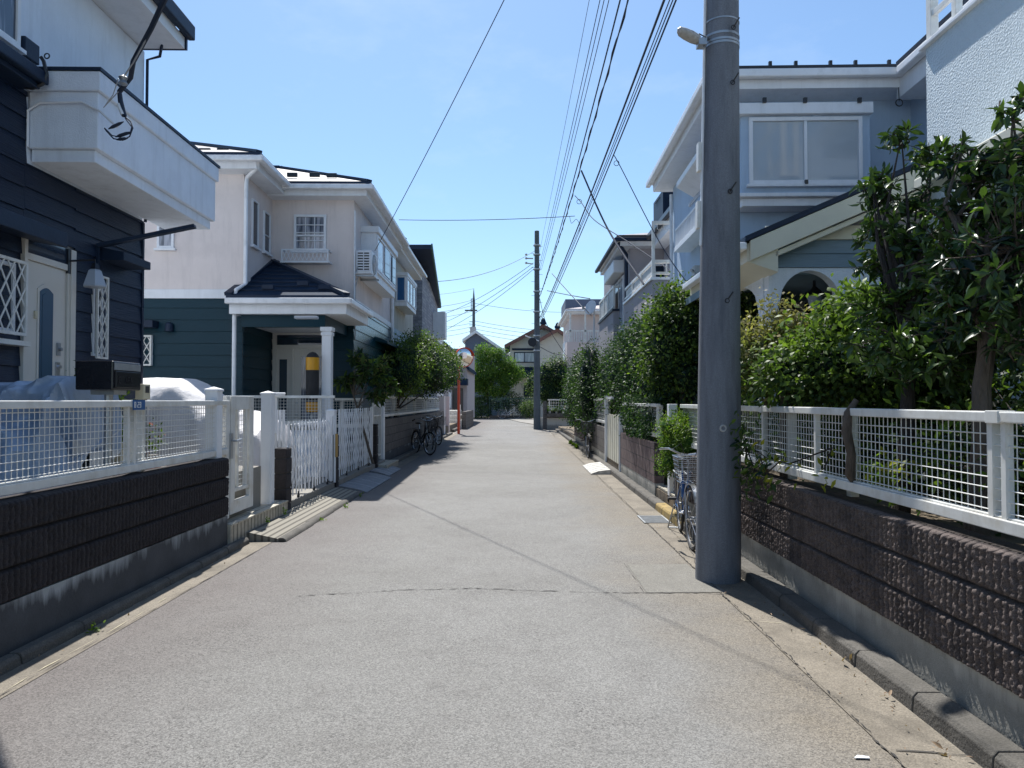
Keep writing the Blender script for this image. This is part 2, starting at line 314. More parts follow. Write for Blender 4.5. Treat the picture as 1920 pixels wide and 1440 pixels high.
M['rubber']=pbr('black_rubber',(.02,.02,.022),.75,ns=9,na=.2)
M['chrome']=pbr('worn_chrome',(.55,.56,.58),.28,1,ns=9,na=.2)
M['steel']=pbr('galvanised_steel',(.38,.40,.42),.45,.8,ns=9,na=.2)
M['bluebike']=pbr('blue_bicycle_paint',(.02,.09,.26),.25,ns=4,na=.1,coat=.5)
M['whitebike']=pbr('white_bicycle_paint',(.7,.7,.7),.3)
M['pole']=pbr('weathered_concrete_pole',(.185,.198,.225),.8,ns=1,na=.32,bs=60,bstr=.35,stretch=(7,7,.9),streak=.45,fine=.2,fs=140,dirt=(.10,.11,.13),ds=1)
M['pole_far']=pbr('dark_concrete_pole',(.085,.105,.12),.8,ns=4,na=.2,bs=60,bstr=.3)
M['cable']=pbr('black_cable',(.01,.02,.045),.6)
M['lamp']=pbr('lamp_housing',(.42,.41,.40),.5,ns=12,na=.2,dirt=(.2,.19,.18),ds=9)
M['lampglass']=glassy('frosted_lamp_glass',(.38,.42,.48),.3)
M['mailbox']=pbr('black_mailbox',(.012,.013,.018),.22,ns=6,na=.2)
M['tarp_b']=pbr('silver_blue_tarpaulin',(.30,.38,.50),.42,ns=2,na=.2,bs=9,bstr=.5,bd=.03,spec=.6)
M['tarp_w']=pbr('white_vehicle_cover',(.62,.60,.60),.6,ns=3,na=.08,bs=10,bstr=.4,bd=.03)
M['orange']=pbr('orange_red_paint',(.62,.075,.03),.42,ns=8,na=.15)
M['mirror']=bpy.data.materials.new('convex_mirror'); _n,_l=nodes(M['mirror']); _p=_n['Principled BSDF']; _p.inputs['Metallic'].default_value=1; _p.inputs['Roughness'].default_value=.03; _p.inputs['Base Color'].default_value=(.8,.8,.8,1)
M['plate']=pbr('blue_number_plate',(.01,.09,.26),.4)
M['plateink']=pbr('white_ink',(.8,.8,.8),.5)
M['yellow']=pbr('yellow_vinyl',(.62,.30,.01),.4,ns=6,na=.1)
M['tile']=bricky('cream_step_tiles',(.50,.46,.37),(.44,.41,.34),(.20,.18,.15),.15,.15,'YXZ',.5,.06,.3,0)
M['tile_side']=bricky('cream_riser_tiles',(.42,.39,.32),(.37,.35,.29),(.14,.13,.11),.1,.4,'YZX',.5,.04,.3,0)
M['wood']=pbr('yellowed_wood',(.42,.26,.08),.6,ns=10,na=.2,stretch=(10,10,1))
M['ramp']=stripes('grooved_ramp_concrete',(.10,.09,.075),(.25,.23,.19),4.2,'X',.85,.3)
M['rampmetal']=pbr('checker_ramp_plate',(.17,.18,.20),.6,ns=30,na=.2,bs=140,bstr=.5,dirt=(.25,.25,.26),ds=6)
M['grate']=pbr('cast_grate',(.09,.09,.09),.6,ns=20,na=.3)
M['stone']=bricky('grey_stone_cladding',(.36,.37,.40),(.22,.23,.27),(.16,.16,.18),.34,.11,'YZX',.85,.05,.9)
M['stone_s']=bricky('grey_stone_cladding_front',(.36,.37,.40),(.22,.23,.27),(.16,.16,.18),.34,.11,'XZY',.85,.05,.9)
M['blockgrey']=bricky('grey_concrete_blocks',(.13,.115,.105),(.10,.09,.085),(.05,.045,.045),.4,.2,'YZX',.9,.04,.5)
M['blockgrey_s']=bricky('grey_concrete_blocks_front',(.13,.12,.11),(.10,.095,.09),(.05,.045,.045),.4,.2,'XZY',.9,.04,.5)
M['blockred']=bricky('reddish_concrete_blocks',(.15,.105,.10),(.115,.08,.08),(.05,.04,.04),.4,.2,'YZX',.9,.04,.5)
M['blockpale']=bricky('pale_block_panel',(.5,.48,.44),(.46,.44,.41),(.3,.29,.27),.6,.3,'XZY',.8,.03,.3)
M['bark']=pbr('dark_bark',(.04,.032,.028),.9,ns=5,na=.4,bs=14,bstr=1,bd=.03,stretch=(3,3,.7))
M['bark_l']=pbr('brown_bark',(.10,.078,.06),.9,ns=5,na=.4,bs=14,bstr=1,bd=.03,stretch=(3,3,.7))
M['leaf_big']=leafmat('glossy_evergreen_leaf',(.006,.021,.019),(.15,.25,.04),.36,.24,.35)
M['leaf_mid']=leafmat('evergreen_leaf',(.010,.031,.020),(.19,.28,.05),.48,.40,.22)
M['leaf_lime']=leafmat('lime_leaf',(.05,.12,.02),(.26,.34,.04),.5,.4,.2)
M['leaf_nandina']=leafmat('nandina_leaf',(.05,.10,.025),(.42,.34,.18),.5,.4,.2)
M['leaf_dark']=leafmat('dark_hedge_leaf',(.006,.021,.019),(.10,.18,.04),.5,.32,.2)
M['leaf_conifer']=leafmat('feathery_conifer_leaf',(.009,.028,.018),(.08,.14,.04),.6,.3,.15)
M['leaf_maple']=leafmat('fresh_green_leaf',(.03,.09,.02),(.26,.38,.06),.5,.45,.2)
M['leaf_yellow']=leafmat('yellow_vine_leaf',(.16,.19,.03),(.42,.36,.04),.5,.4,.2)
M['leaf_dry']=leafmat('dry_leaf',(.16,.10,.06),(.40,.28,.18),.7,.2)
M['blossom']=leafmat('white_blossom',(.6,.6,.55),(.85,.85,.8),.5,.3)
M['pinkflower']=leafmat('red_flower',(.35,.04,.05),(.6,.2,.2),.5,.3)
M['pot']=pbr('grey_plastic_pot',(.30,.28,.26),.6)
M['pot_blue']=pbr('blue_plastic_pot',(.03,.08,.16),.5)
M['pot_red']=pbr('faded_red_crate',(.36,.09,.09),.55)
M['pot_cream']=pbr('cream_box',(.55,.50,.36),.6)
M['kerbyellow']=pbr('faded_yellow_curb_paint',(.30,.21,.07),.8,ns=9,na=.35,dirt=(.14,.12,.09),ds=6)
M['seam']=pbr('dark_crack_filler',(.045,.042,.04),.95)
M['patch']=pbr('asphalt_patch',(.172,.163,.143),.9,ns=4,na=.12,bs=120,bstr=.5,fine=.35,fs=120)
M['residue']=pbr('sticker_residue',(.22,.225,.235),.9,ns=22,na=.35)
M['chalk']=pbr('faded_paint_line',(.42,.38,.27),.9,ns=20,na=.3)
M['hill']=pbr('gravel',(.34,.30,.25),.95,ns=8,na=.2,fine=.3)
M['greyblue']=pbr('grey_blue_render',(.10,.13,.19),.8,ns=3,na=.1)
M['jwall']=pbr('cream_plaster',(.56,.54,.48),.85,ns=3,na=.06)
M['netgreen']=pbr('green_mesh',(.04,.10,.08),.6)
# ------------------------------------------------------------------ builders
def nmesh(name,verts,faces,mat,parent=None,tone=None,smooth=False,base=None):
    """numpy mesh; faces (n,4) or (n,3)"""
    b=np.array(tuple(base) if base is not None else (OFF.get(parent.name,Vector((0,0,0))) if parent else (0,0,0)))
    me=bpy.data.meshes.new(name); verts=np.asarray(verts,dtype=np.float32)-b.astype(np.float32); faces=np.asarray(faces,dtype=np.int32)
    me.vertices.add(len(verts)); me.vertices.foreach_set('co',verts.ravel())
    k=faces.shape[1]; me.loops.add(faces.size); me.loops.foreach_set('vertex_index',faces.ravel())
    me.polygons.add(len(faces)); me.polygons.foreach_set('loop_start',np.arange(len(faces),dtype=np.int32)*k)
    me.update(calc_edges=True)
    if tone is not None:
        at=me.attributes.new('tone','FLOAT','POINT'); at.data.foreach_set('value',np.asarray(tone,dtype=np.float32))
    me.materials.append(mat)
    if smooth: me.polygons.foreach_set('use_smooth',np.ones(len(faces),dtype=bool))
    o=bpy.data.objects.new(name,me); COL.link(o)
    if parent: o.parent=parent; OFF[o.name]=Vector(b)
    return o
def vnoise(n0,n1,c0,c1,rng):
    g=rng.random((int(n0/c0)+3,int(n1/c1)+3)); x=np.arange(n0)/c0; y=np.arange(n1)/c1
    i=x.astype(int); j=y.astype(int); fx=(x-i)[:,None]; fy=(y-j)[None,:]; fx=fx*fx*(3-2*fx); fy=fy*fy*(3-2*fy)
    a=g[np.ix_(i,j)]; b=g[np.ix_(i+1,j)]; c=g[np.ix_(i,j+1)]; d=g[np.ix_(i+1,j+1)]
    return (a*(1-fx)+b*fx)*(1-fy)+(c*(1-fx)+d*fx)*fy
LT={ # leaf templates: base, sides, tip (length along +x), folded
 'leaf':(np.array([(0,0,0),(.38,.18,.06),(.72,.13,.02),(1,0,-.14),(.72,-.13,.02),(.38,-.18,.06),(.4,0,-.02),(.75,0,-.05)]),np.array([(0,6,1,1),(6,7,2,1),(7,3,2,2),(0,5,6,6),(5,4,7,6),(4,3,7,7)])),
 'small':(np.array([(0,0,0),(.5,.27,.06),(1,0,-.05),(.5,-.27,.06)]),np.array([(0,3,2,1)])),
}
def leaves(name,mat,pos,nrm_bias,size,rng,parent=None,kind='small',base=None,tone=None,droop=.25,up=.5,sv=.3):
    """pos (n,3) leaf points; nrm_bias (n,3) outward direction"""
    n=len(pos); T,FQ=LT[kind]; T=T.copy()
    d=nrm_bias*.7+rng.normal(0,.6,(n,3)); d[:,2]-=droop; d/=np.linalg.norm(d,axis=1)[:,None]+1e-9
    upv=rng.normal(0,.45,(n,3))+nrm_bias*.5; upv[:,2]+=up
    y=np.cross(upv,d); y/=np.linalg.norm(y,axis=1)[:,None]+1e-9; z=np.cross(d,y)
    s=size*(1+rng.uniform(-sv,sv,n))
    V=pos[:,None,:]+s[:,None,None]*(T[None,:,0:1]*d[:,None,:]+T[None,:,1:2]*y[:,None,:]+T[None,:,2:3]*z[:,None,:])
    m=len(T)
    if kind=='leaf':
        tri=np.array([(0,6,1),(6,7,2),(6,2,1),(7,3,2),(0,5,6),(5,4,7),(5,7,6),(4,3,7)])
    else: tri=np.array([(0,3,1),(3,2,1)])
    F_=(np.arange(n)[:,None,None]*m+tri[None]).reshape(-1,3)
    if tone is None: tone=np.clip(rng.normal(.35,.22,n),0,1)
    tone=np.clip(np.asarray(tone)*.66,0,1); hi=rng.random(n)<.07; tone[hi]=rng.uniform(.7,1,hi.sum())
    return nmesh(name,V.reshape(-1,3),F_,mat,parent,np.repeat(tone,m),base=base)
def blobpts(blobs,n,rng,clump=.16,per=14,shell=.72,box=False):
    """clumped points in ellipsoids/boxes. blobs: (cx,cy,cz,rx,ry,rz)"""
    vol=np.array([b[3]*b[4]*b[5] for b in blobs])**.75; vol/=vol.sum(); P=[];Nn=[];TT=[]
    for b,w in zip(blobs,vol):
        m=max(3,int(n*w/per)); d=rng.normal(size=(m,3)); d/=np.linalg.norm(d,axis=1)[:,None]
        if box or (len(b)>6 and b[6]=='box'):
            d=rng.uniform(-1,1,(m,3)); k=np.abs(d).argmax(1); q=rng.random(m)<shell
            d[np.arange(m),k]=np.where(q,np.sign(d[np.arange(m),k])*rng.uniform(.86,1.02,m),d[np.arange(m),k]); c=d; dn=np.zeros_like(d); dn[np.arange(m),k]=np.sign(d[np.arange(m),k])
        else:
            r=np.where(rng.random(m)<shell,rng.uniform(.82,1.05,m),rng.random(m)**.4*.9); 
            c=d*r[:,None]; dn=d
        C=np.array(b[:3])+c*np.array(b[3:6]); ct=rng.normal(0,.16,m)
        off=rng.normal(0,clump,(m,per,3)); p=C[:,None,:]+off
        P.append(p.reshape(-1,3)); nn=dn[:,None,:]+off/clump*.35; nn/=np.linalg.norm(nn,axis=2)[:,:,None]+1e-9; Nn.append(nn.reshape(-1,3))
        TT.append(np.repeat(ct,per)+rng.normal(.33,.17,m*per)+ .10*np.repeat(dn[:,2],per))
    return np.concatenate(P),np.concatenate(Nn),np.clip(np.concatenate(TT),0,1)
def rosettes(blobs,ntip,per,rng,hubs):
    """twig tips with radiating leaves: returns leaf points, directions, tone, twig list"""
    vol=np.array([b[3]*b[4]*b[5] for b in blobs])**.8; vol/=vol.sum(); P=[];N_=[];T_=[];tw=[]
    for b,w in zip(blobs,vol):
        for i in range(max(3,int(ntip*w))):
            d=rng.normal(size=3); d[2]+=.35; d/=np.linalg.norm(d); c=np.array(b[:3])+d*np.array(b[3:6])*rng.uniform(.45,1.15)
            s=np.array(b[:3])+d*np.array(b[3:6])*.1+rng.normal(0,.03,3); ax=c-s; ax[2]+=.04; ax/=np.linalg.norm(ax)+1e-9
            tw.append((s,(s+c)/2+rng.normal(0,.015,3)+np.array([0,0,-.015]),c)); tn=rng.normal(.32,.16)
            n=per+rng.integers(-2,3)
            for k in range(n):
                t=rng.random()**.7*.10; p=c-ax*t; dd=rng.normal(size=3); dd-=ax*dd.dot(ax)*.9; dd/=np.linalg.norm(dd); dd=dd+ax*rng.uniform(-.1,.7)
                P.append(p+dd*.006); N_.append(dd/np.linalg.norm(dd)); T_.append(tn+rng.normal(0,.10)+.1*d[2])
    return np.array(P),np.array(N_),np.clip(np.array(T_),0,1),tw
def limbs(mb,base,top,tips,r0,rng,n=8):
    """tapered trunk with limbs to tips"""
    base=Vector(base); top=Vector(top); pts=[];m=7
    for i in range(m):
        t=i/(m-1); p=base.lerp(top,t); w=r0*.45*math.sin(t*3)*(1 if i else 0)
        pts.append(p+Vector((rng.normal(0,.3)*w,rng.normal(0,.3)*w,0)))
    mb.tube(pts,[r0*(1-.55*i/(m-1)) for i in range(m)],n)
    for tp in tips:
        tp=Vector(tp); k=rng.uniform(.62,.98); s=pts[min(m-1,int(k*(m-1)))]
        mid=s.lerp(tp,.5)+Vector((rng.normal(0,.06),rng.normal(0,.06),.08))
        mb.tube([s,s.lerp(mid,.5),mid,tp],[r0*.38,r0*.3,r0*.2,r0*.07],5)
def tree(name,label,cat,F,base,blobs,n,size,mat,seed,trunk=None,r0=.06,clump=.16,per=14,kind='small',bark='bark',group=None,shell=.72,ntips=14,up=.5,droop=.25,tonefn=None,extra=None,rosette=0,core=0):
    rng=np.random.default_rng(seed); t=thing(name,label,cat,F,base,group)
    tw=[]
    if rosette: p,nn,tone,tw=rosettes(blobs,n//per,per,rng,None)
    else: p,nn,tone=blobpts(blobs,n,rng,clump,per,shell)
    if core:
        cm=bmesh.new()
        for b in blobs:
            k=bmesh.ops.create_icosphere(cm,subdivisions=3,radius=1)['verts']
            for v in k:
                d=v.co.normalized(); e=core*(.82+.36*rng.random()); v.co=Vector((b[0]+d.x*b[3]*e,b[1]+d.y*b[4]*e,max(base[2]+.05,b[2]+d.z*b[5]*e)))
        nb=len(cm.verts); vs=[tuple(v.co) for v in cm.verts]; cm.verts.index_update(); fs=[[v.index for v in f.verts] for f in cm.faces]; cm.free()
        nmesh('dark_crown_core',vs,fs,M[mat],t,np.zeros(nb))  # solid core fills gaps; shade inside the crown put into its darkest tone
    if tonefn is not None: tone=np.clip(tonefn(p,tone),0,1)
    keep=p[:,2]>base[2]+.01; p,nn,tone=p[keep],nn[keep],tone[keep]
    leaves('crown',M[mat],p,nn,size,rng,t,kind,tone=tone,up=up,droop=droop)
    mb=MB(); top=trunk or (blobs[0][0],blobs[0][1],blobs[0][2])
    idx=rng.integers(0,len(p),ntips); limbs(mb,base,top,[tuple(p[i]) for i in idx] if not tw else [b[:3] for b in blobs]*2,r0,rng)
    for a_,m_,c_ in tw: mb.tube([a_,m_,c_],[.0055,.004,.0022],4,False)
    mb.build('trunk',M[bark],t,smooth=True)
    if extra: extra(t,p,nn,rng)
    return t
# mesh fence panel along local line
def fence(F,B,a0,a1,z0,z1,label,posts=(),pz=None,name='mesh_fence',cat='fence',step=.05,rail=(.05,.06),wr=.0030,hstep=.05,stiles=(),n=(0,.05),group=None,joints=()):
    O,Rv,N=B; b=O+Rv*a0; t=thing(name,label,cat,F,(b.x,b.y,pz if pz is not None else z0),group)
    mb=MB(); mb.bb(B,a0,a1,n[0]-.012,n[1]+.012,z1-rail[0],z1); mb.build('top_rail',M['whitemetal'],t,bevel=.006)
    if pz is None or pz<z0+.001 or True:
        mb=MB(); mb.bb(B,a0,a1,n[0]-.004,n[1]+.004,z0,z0+rail[1]); mb.bb(B,a0,a1,n[0]+.0,n[1]-.012,z0+rail[1],z0+rail[1]+.012); mb.build('bottom_rail',M['whitemetal'],t,bevel=.005)
    mb=MB(); c=(n[0]+n[1])/2
    def q(a,nn,z): p=O+Rv*a+N*nn; return (p.x,p.y,z)
    k=int((a1-a0)/step)
    for i in range(k+1):
        a=a0+step*.5+i*step
        if a<a1: mb.tube([q(a,c,z0+rail[1]),q(a,c,z1-rail[0])],wr,4,False)
    z=z0+rail[1]+hstep*.6
    while z<z1-rail[0]-.01:
        mb.tube([q(a0,c+wr*1.8,z),q(a1,c+wr*1.8,z)],wr,4,False); z+=hstep
    mb.build('wire_mesh',M['wire'],t)
    for a in stiles:
        mb=MB(); mb.bb(B,a-.016,a+.016,n[0]+.006,n[1]-.006,z0+rail[1],z1-rail[0]); mb.build('stile',M['whitemetal'],t)
    for a in posts:
        mb=MB(); mb.bb(B,a-.03,a+.03,n[0]-.075,n[0]-.015,(pz if pz is not None else z0),z1-.02); mb.build('post',M['whitemetal'],t,bevel=.004)
    for a in joints:
        mb=MB(); mb.bb(B,a-.045,a+.045,n[0]-.016,n[1]+.016,z1-rail[0]-.004,z1+.004); mb.build('rail_joint',M['whitemetal'],t,bevel=.003)
    return t
def window(F,B,a0,a1,z0,z1,par,fr=.05,glass='glass',panes=1,rows=1,sill=True,mid=None,name='window',depth=.035,muntins=None,framemat='whitepaint'):
    """frame ring + pane(s) as sub-parts"""
    mb=MB(); d=depth
    mb.bb(B,a0,a0+fr,0,d,z0,z1).bb(B,a1-fr,a1,0,d,z0,z1).bb(B,a0+fr,a1-fr,0,d,z1-fr,z1).bb(B,a0+fr,a1-fr,0,d,z0,z0+fr)
    for i in range(1,panes):
        a=a0+(a1-a0)*i/panes; mb.bb(B,a-fr*.4,a+fr*.4,0,d-.004,z0+fr,z1-fr)
    if mid: mb.bb(B,a0+fr,a1-fr,0,d-.003,mid-fr*.35,mid+fr*.35)
    if muntins:
        nx,nz=muntins
        for i in range(1,nx): a=a0+fr+(a1-a0-2*fr)*i/nx; mb.bb(B,a-.008,a+.008,0,d-.012,z0+fr,z1-fr)
        for i in range(1,nz): z=z0+fr+(z1-z0-2*fr)*i/nz; mb.bb(B,a0+fr,a1-fr,0,d-.013,z-.008,z+.008)
    if sill: mb.bb(B,a0-.04,a1+.04,0,d+.035,z0-.045,z0-.003)
    w=mb.build(name,M[framemat],par,bevel=.004)
    MB().bb(B,a0+fr*.9,a1-fr*.9,-.01,.012,z0+fr*.9,z1-fr*.9).build('pane',M[glass],w)
    return w
def lattice(F,B,a0,a1,z0,z1,par,pitch=.13,w=.016,n=.06,fr=.03,name='lattice_grille'):
    mb=MB(); O,Rv,N=B
    def q(a,nn,z): p=O+Rv*a+N*nn; return (p.x,p.y,z)
    mb.bb(B,a0,a0+fr,n-.012,n+.014,z0,z1).bb(B,a1-fr,a1,n-.012,n+.014,z0,z1).bb(B,a0+fr,a1-fr,n-.012,n+.014,z1-fr,z1).bb(B,a0+fr,a1-fr,n-.012,n+.014,z0,z0+fr)
    A=a1-a0;H=z1-z0;sl=1.7
    for sg in (1,-1):
        k=-int(H/sl/pitch)-2
        while k*pitch<A+H/sl+pitch:
            # line a = k*pitch + sg*(z)/sl
            pts=[]
            c=k*pitch+(0 if sg>0 else 0)
            za,zb=0,H
            fa=lambda z:(c+z/sl) if sg>0 else (A-c-z/sl)
            a_0,a_1=fa(0),fa(H)
            lo,hi=0.,1.
            for lim in (0,A):
                d=a_1-a_0
                if abs(d)<1e-6: continue
                t=(lim-a_0)/d
                if (d>0)==(lim==0): lo=max(lo,t)
                else: hi=min(hi,t)
            if hi-lo>.03:
                p=q(a0+a_0+(a_1-a_0)*lo,n+.004*sg,z0+H*lo); r=q(a0+a_0+(a_1-a_0)*hi,n+.004*sg,z0+H*hi)
                mb.bar(p,r,.006,w,up=(N.x,N.y,0)) if False else mb.bar(p,r,w,.006,up=(N.x,N.y,0))
            k+=1
    return mb.build(name,M['whitemetal'],par)
def ribwall(F,B,a0,a1,z0,rows,mat,seed,step,par,rib=.045,depth=.013,rough=.011,thick=.15,stepz=None):
    rng=np.random.default_rng(seed); H=rows*.2; stepz=stepz or step; na=int((a1-a0)/step)+1; nz=int(H/stepz)+1
    A=np.linspace(a0,a1,na); Z=np.linspace(0,H,nz)
    wob=.10*(vnoise(na,nz,.10/step,.035/stepz,rng)-.5)
    ph=(A[:,None]/rib+wob*2)%1; md=np.minimum(ph,1-ph); g=np.clip((md-.05)/.15,0,1); g=g*g*(3-2*g)
    chunk=np.abs(vnoise(na,nz,.022/step,.020/stepz,rng)-.5)*2; fine_=np.abs(vnoise(na,nz,.011/step,.010/stepz,rng)-.5)*2
    chip=(vnoise(na,nz,.013/step,.011/stepz,rng)>.55)*.9+(vnoise(na,nz,.024/step,.019/stepz,rng)>.6)*.8
    rn=rough*(.6*(1-chunk)+.5*(1-fine_)+.6*rng.random((na,nz))-chip*.55-.9)
    zp=Z%.2; hj=np.clip((np.minimum(zp,.2-zp)-.002)/.012,0,1); row=(Z/.2).astype(int); sh=(row%2)*.2
    vp=(A[:,None]+sh[None,:])%.4; vj=np.clip((np.minimum(vp,.4-vp)-.001)/.006,0,1)
    dig=np.maximum(np.maximum((1-g)*depth*(.55+.7*vnoise(na,nz,.05/step,.06/stepz,rng)),(1-hj)[None,:]*.045),(1-vj)*.04)
    n=-.001+rn*np.clip(1-dig/.03,.25,1)-dig
    n[:,-1]-=.012
    O,Rv,N=B
    X=O.x+Rv.x*A[:,None]+N.x*n; Y=O.y+Rv.y*A[:,None]+N.y*n; ZZ=np.broadcast_to(z0+Z[None,:],X.shape)
    V=np.stack([X,Y,ZZ],-1).reshape(-1,3); i=np.arange(na-1)[:,None]*nz+np.arange(nz-1)[None,:]
    FF=np.stack([i,i+nz,i+nz+1,i+1],-1).reshape(-1,4)
    if Rv.x*N.y-Rv.y*N.x>0: FF=FF[:,::-1]
    # back slab
    mb=MB(); mb.bb(B,a0,a1,-thick,-.085,z0,z0+H)
    O_=[(O+Rv*a) for a in (a0,a1)]
    nv=len(V); bv=np.array(mb.v); bf=np.array(mb.f)+nv
    # cap strip from front top to slab
    ft=np.arange(na)*nz+nz-1; tb=V[ft].copy(); tb[:,0]-=N.x*.11; tb[:,1]-=N.y*.11; tb[:,2]+=.003
    cv=nv+len(bv)+np.arange(na); cf=np.stack([ft[:-1],ft[1:],cv[1:],cv[:-1]],-1)
    # end caps
    V2_=[];E=[]
    base=nv+len(bv)+na
    for e,idx in enumerate((np.arange(nz),(na-1)*nz+np.arange(nz))):
        q=V[idx].copy(); q[:,0]-=N.x*.10; q[:,1]-=N.y*.10; q[:,0]+=Rv.x*(.0015 if e else -.0015); q[:,1]+=Rv.y*(.0015 if e else -.0015)
        k=base+e*nz+np.arange(nz); V2_.append(q); E.append(np.stack([idx[:-1],idx[1:],k[1:],k[:-1]],-1))
    return nmesh('ribbed_blocks',np.concatenate([V,bv,tb]+V2_),np.concatenate([FF,bf,cf]+E),mat,par)
def wire(label,p,q,sag,r=.012,name='overhead_wire',group='overhead wires along the street',n=22,twist=0,cat='wire'):
    p=Vector(p);q=Vector(q); mb=MB(); pts=[]
    if twist: n=int(90)
    for i in range(n+1):
        t=i/n; v=p.lerp(q,t); v.z-=sag*4*t*(1-t); pts.append(v)
    mb.tube(pts,r,5)
    if twist:
        mb.tube([v+Vector((math.cos(i*1.3)*r*1.7,0,math.sin(i*1.3)*r*1.7)) for i,v in enumerate(pts)],r*.8,4)
    return mb.top(name,label,cat,M['cable'],W,tuple(p),group,smooth=True)
def dropwire(label,px,r=.012,name='service_drop',group=None,F=W,coils=()):
    mb=MB(); pts=[Vector(p) for p in px]
    # catmull smoothing
    out=[]
    P=[pts[0]]+pts+[pts[-1]]
    for i in range(1,len(P)-2):
        for k in range(8):
            t=k/8; a,b,c,d=P[i-1],P[i],P[i+1],P[i+2]
            out.append(.5*((2*b)+(c-a)*t+(2*a-5*b+4*c-d)*t*t+(3*b-a-3*c+d)*t**3))
    out.append(pts[-1]); mb.tube(out,r,6)
    for c,rr in coils: mb.torus(c,(0.2,1,0),rr,r*.7,16,5)
    return mb.top(name,label,'wire',M['cable'],F,tuple(pts[0]),group,smooth=True)
def bicycle(label,F,base,ang,steer=0,paint='black',group=None,basket=True,lean=0,tall=1.0,basketmat='steel',kids=False):
    """local bike coords: x forward, z up; rear wheel at x=0, front at x=1.08"""
    t=bpy.data.objects.new('bicycle',None); COL.link(t); OFF[t.name]=Vector((0,0,0))
    t.matrix_world=F.m@Matrix.Translation(Vector(base))@Matrix.Rotation(ang,4,'Z')@Matrix.Rotation(lean,4,'X')
    tag(t,label,'bicycle',group)
    r=.33; fx=1.08
    cs,sn=math.cos(steer),math.sin(steer); H=Vector((fx-.09,0,.62))
    def st(p): p=Vector(p); d=p-H; return H+Vector((d.x*cs-d.y*sn,d.x*sn+d.y*cs,d.z))
    for c,front in ((Vector((0,0,r)),0),(Vector((fx,0,r)),1)):
        cc=st(c) if front else c; ax=Vector((-sn,cs,0)) if front else Vector((0,1,0))
        w=MB().torus(cc,ax,r-.018,.018,36,6).build('wheel',M['rubber'],t,smooth=True)
        MB().torus(cc,ax,r-.042,.010,36,5).build('rim',M['chrome'],w,smooth=True)
        s=MB(); u=ax.orthogonal().normalized(); v=ax.cross(u)
        for k in range(18):
            a=k*math.pi*2/18; s.tube([cc+ax*(.02 if k%2 else -.02),cc+(u*math.cos(a)+v*math.sin(a))*(r-.045)],.0016,3,False)
        s.tube([cc-ax*.045,cc+ax*.045],.018,8); s.build('spokes',M['chrome'],w)
        g=MB(); arc=[]
        a0,a1=(R(20),R(200)) if not front else (R(35),R(165))
        fwd=Vector((cs,sn,0)) if front else Vector((1,0,0))
        for k in range(13):
            a=a0+(a1-a0)*k/12; arc.append(cc+fwd*math.cos(a)*(r+.022)+Vector((0,0,1))*math.sin(a)*(r+.022))
        for k in range(12):
            g.bar(arc[k],arc[k+1],.05,.004,up=tuple((arc[k]+arc[k+1])/2-cc))
        g.build('mudguard',M['chrome'] if paint!='black' else M['black'],t)
    fr=MB(); bb=Vector((.44,0,.29)); seat=Vector((.30,0,.72)); hl=Vector((fx-.13,0,.60)); hu=Vector((fx-.17,0,.80))
    fr.tube([bb,seat],.016,8); fr.tube([bb,hl],.022,8); fr.tube([bb+Vector((-.05,0,.12)),hu-Vector((0,0,.04))],.016,8); fr.tube([hl,hu],.02,8)
    for s_ in (1,-1):
        fr.tube([(0,.05*s_,r),(bb.x,.03*s_,bb.z)],.010,6); fr.tube([(0,.05*s_,r),(.33,.02*s_,.62)],.009,6)
    fr.build('frame',M[paint],t,smooth=True)
    fk=MB(); 
    for s_ in (1,-1): fk.tube([st(hl+Vector((0,.045*s_,-.02))),st((fx-.03,.055*s_,.42)),st((fx,.055*s_,r))],.010,6)
    fk.tube([st(hl),st(hu+Vector((-.01,0,.12)))],.013,8); fk.build('fork',M['chrome'],t,smooth=True)
    hb=MB(); top=hu+Vector((-.015,0,.17))
    for s_ in (1,-1):
        hb.tube([st(top),st(top+Vector((.05,.10*s_,.02))),st(top+Vector((.03,.20*s_,.07))),st(top+Vector((-.12,.27*s_,.06))),st(top+Vector((-.24,.28*s_,.02)))],.011,7)
    h=hb.build('handlebar',M['chrome'],t,smooth=True)
    for s_ in (1,-1):
        MB().tube([st(top+Vector((-.16,.276*s_,.045))),st(top+Vector((-.29,.285*s_,.0)))],.017,8).build('grip',M['rubber'],h,smooth=True)
    cb=MB(); cb.tube([st(top+Vector((0,.18,.05))),st(top+Vector((.16,.12,.16))),st(top+Vector((.14,.02,-.05))),st(hl)],.0035,5); cb.tube([st(top+Vector((0,-.18,.05))),st(top+Vector((.14,-.1,.13))),st(top+Vector((.1,-.02,-.1))),st(hl)],.0035,5)
    cb.build('brake_cable',M['black'],h,smooth=True)
    sd=MB(); sd.tube([seat,seat+Vector((-.03,0,.14))],.013,8); sd.build('seat_post',M['chrome'],t,smooth=True)
    s2=MB(); c=seat+Vector((-.04,0,.17)); 
    s2.tube([c+Vector((-.13,0,.0)),c+Vector((-.10,0,0)),c+Vector((0,0,0)),c+Vector((.10,0,0)),c+Vector((.16,0,-.01))],[.05,.095,.075,.035,.018],10)
    s2.v=[(x,y,c.z+(z-c.z)*.42) for x,y,z in s2.v]; s2.build('saddle',M['black'],t,smooth=True)
    ck=MB(); ck.torus(bb+Vector((0,.045,0)),(0,1,0),.085,.006,24,5); ck.bar(bb+Vector((0,.06,0)),bb+Vector((.06,.075,-.15)),.018,.012); ck.bar(bb+Vector((0,-.05,0)),bb+Vector((-.06,-.07,.15)),.018,.012); ck.tube([bb-Vector((0,.06,0)),bb+Vector((0,.07,0))],.02,8)
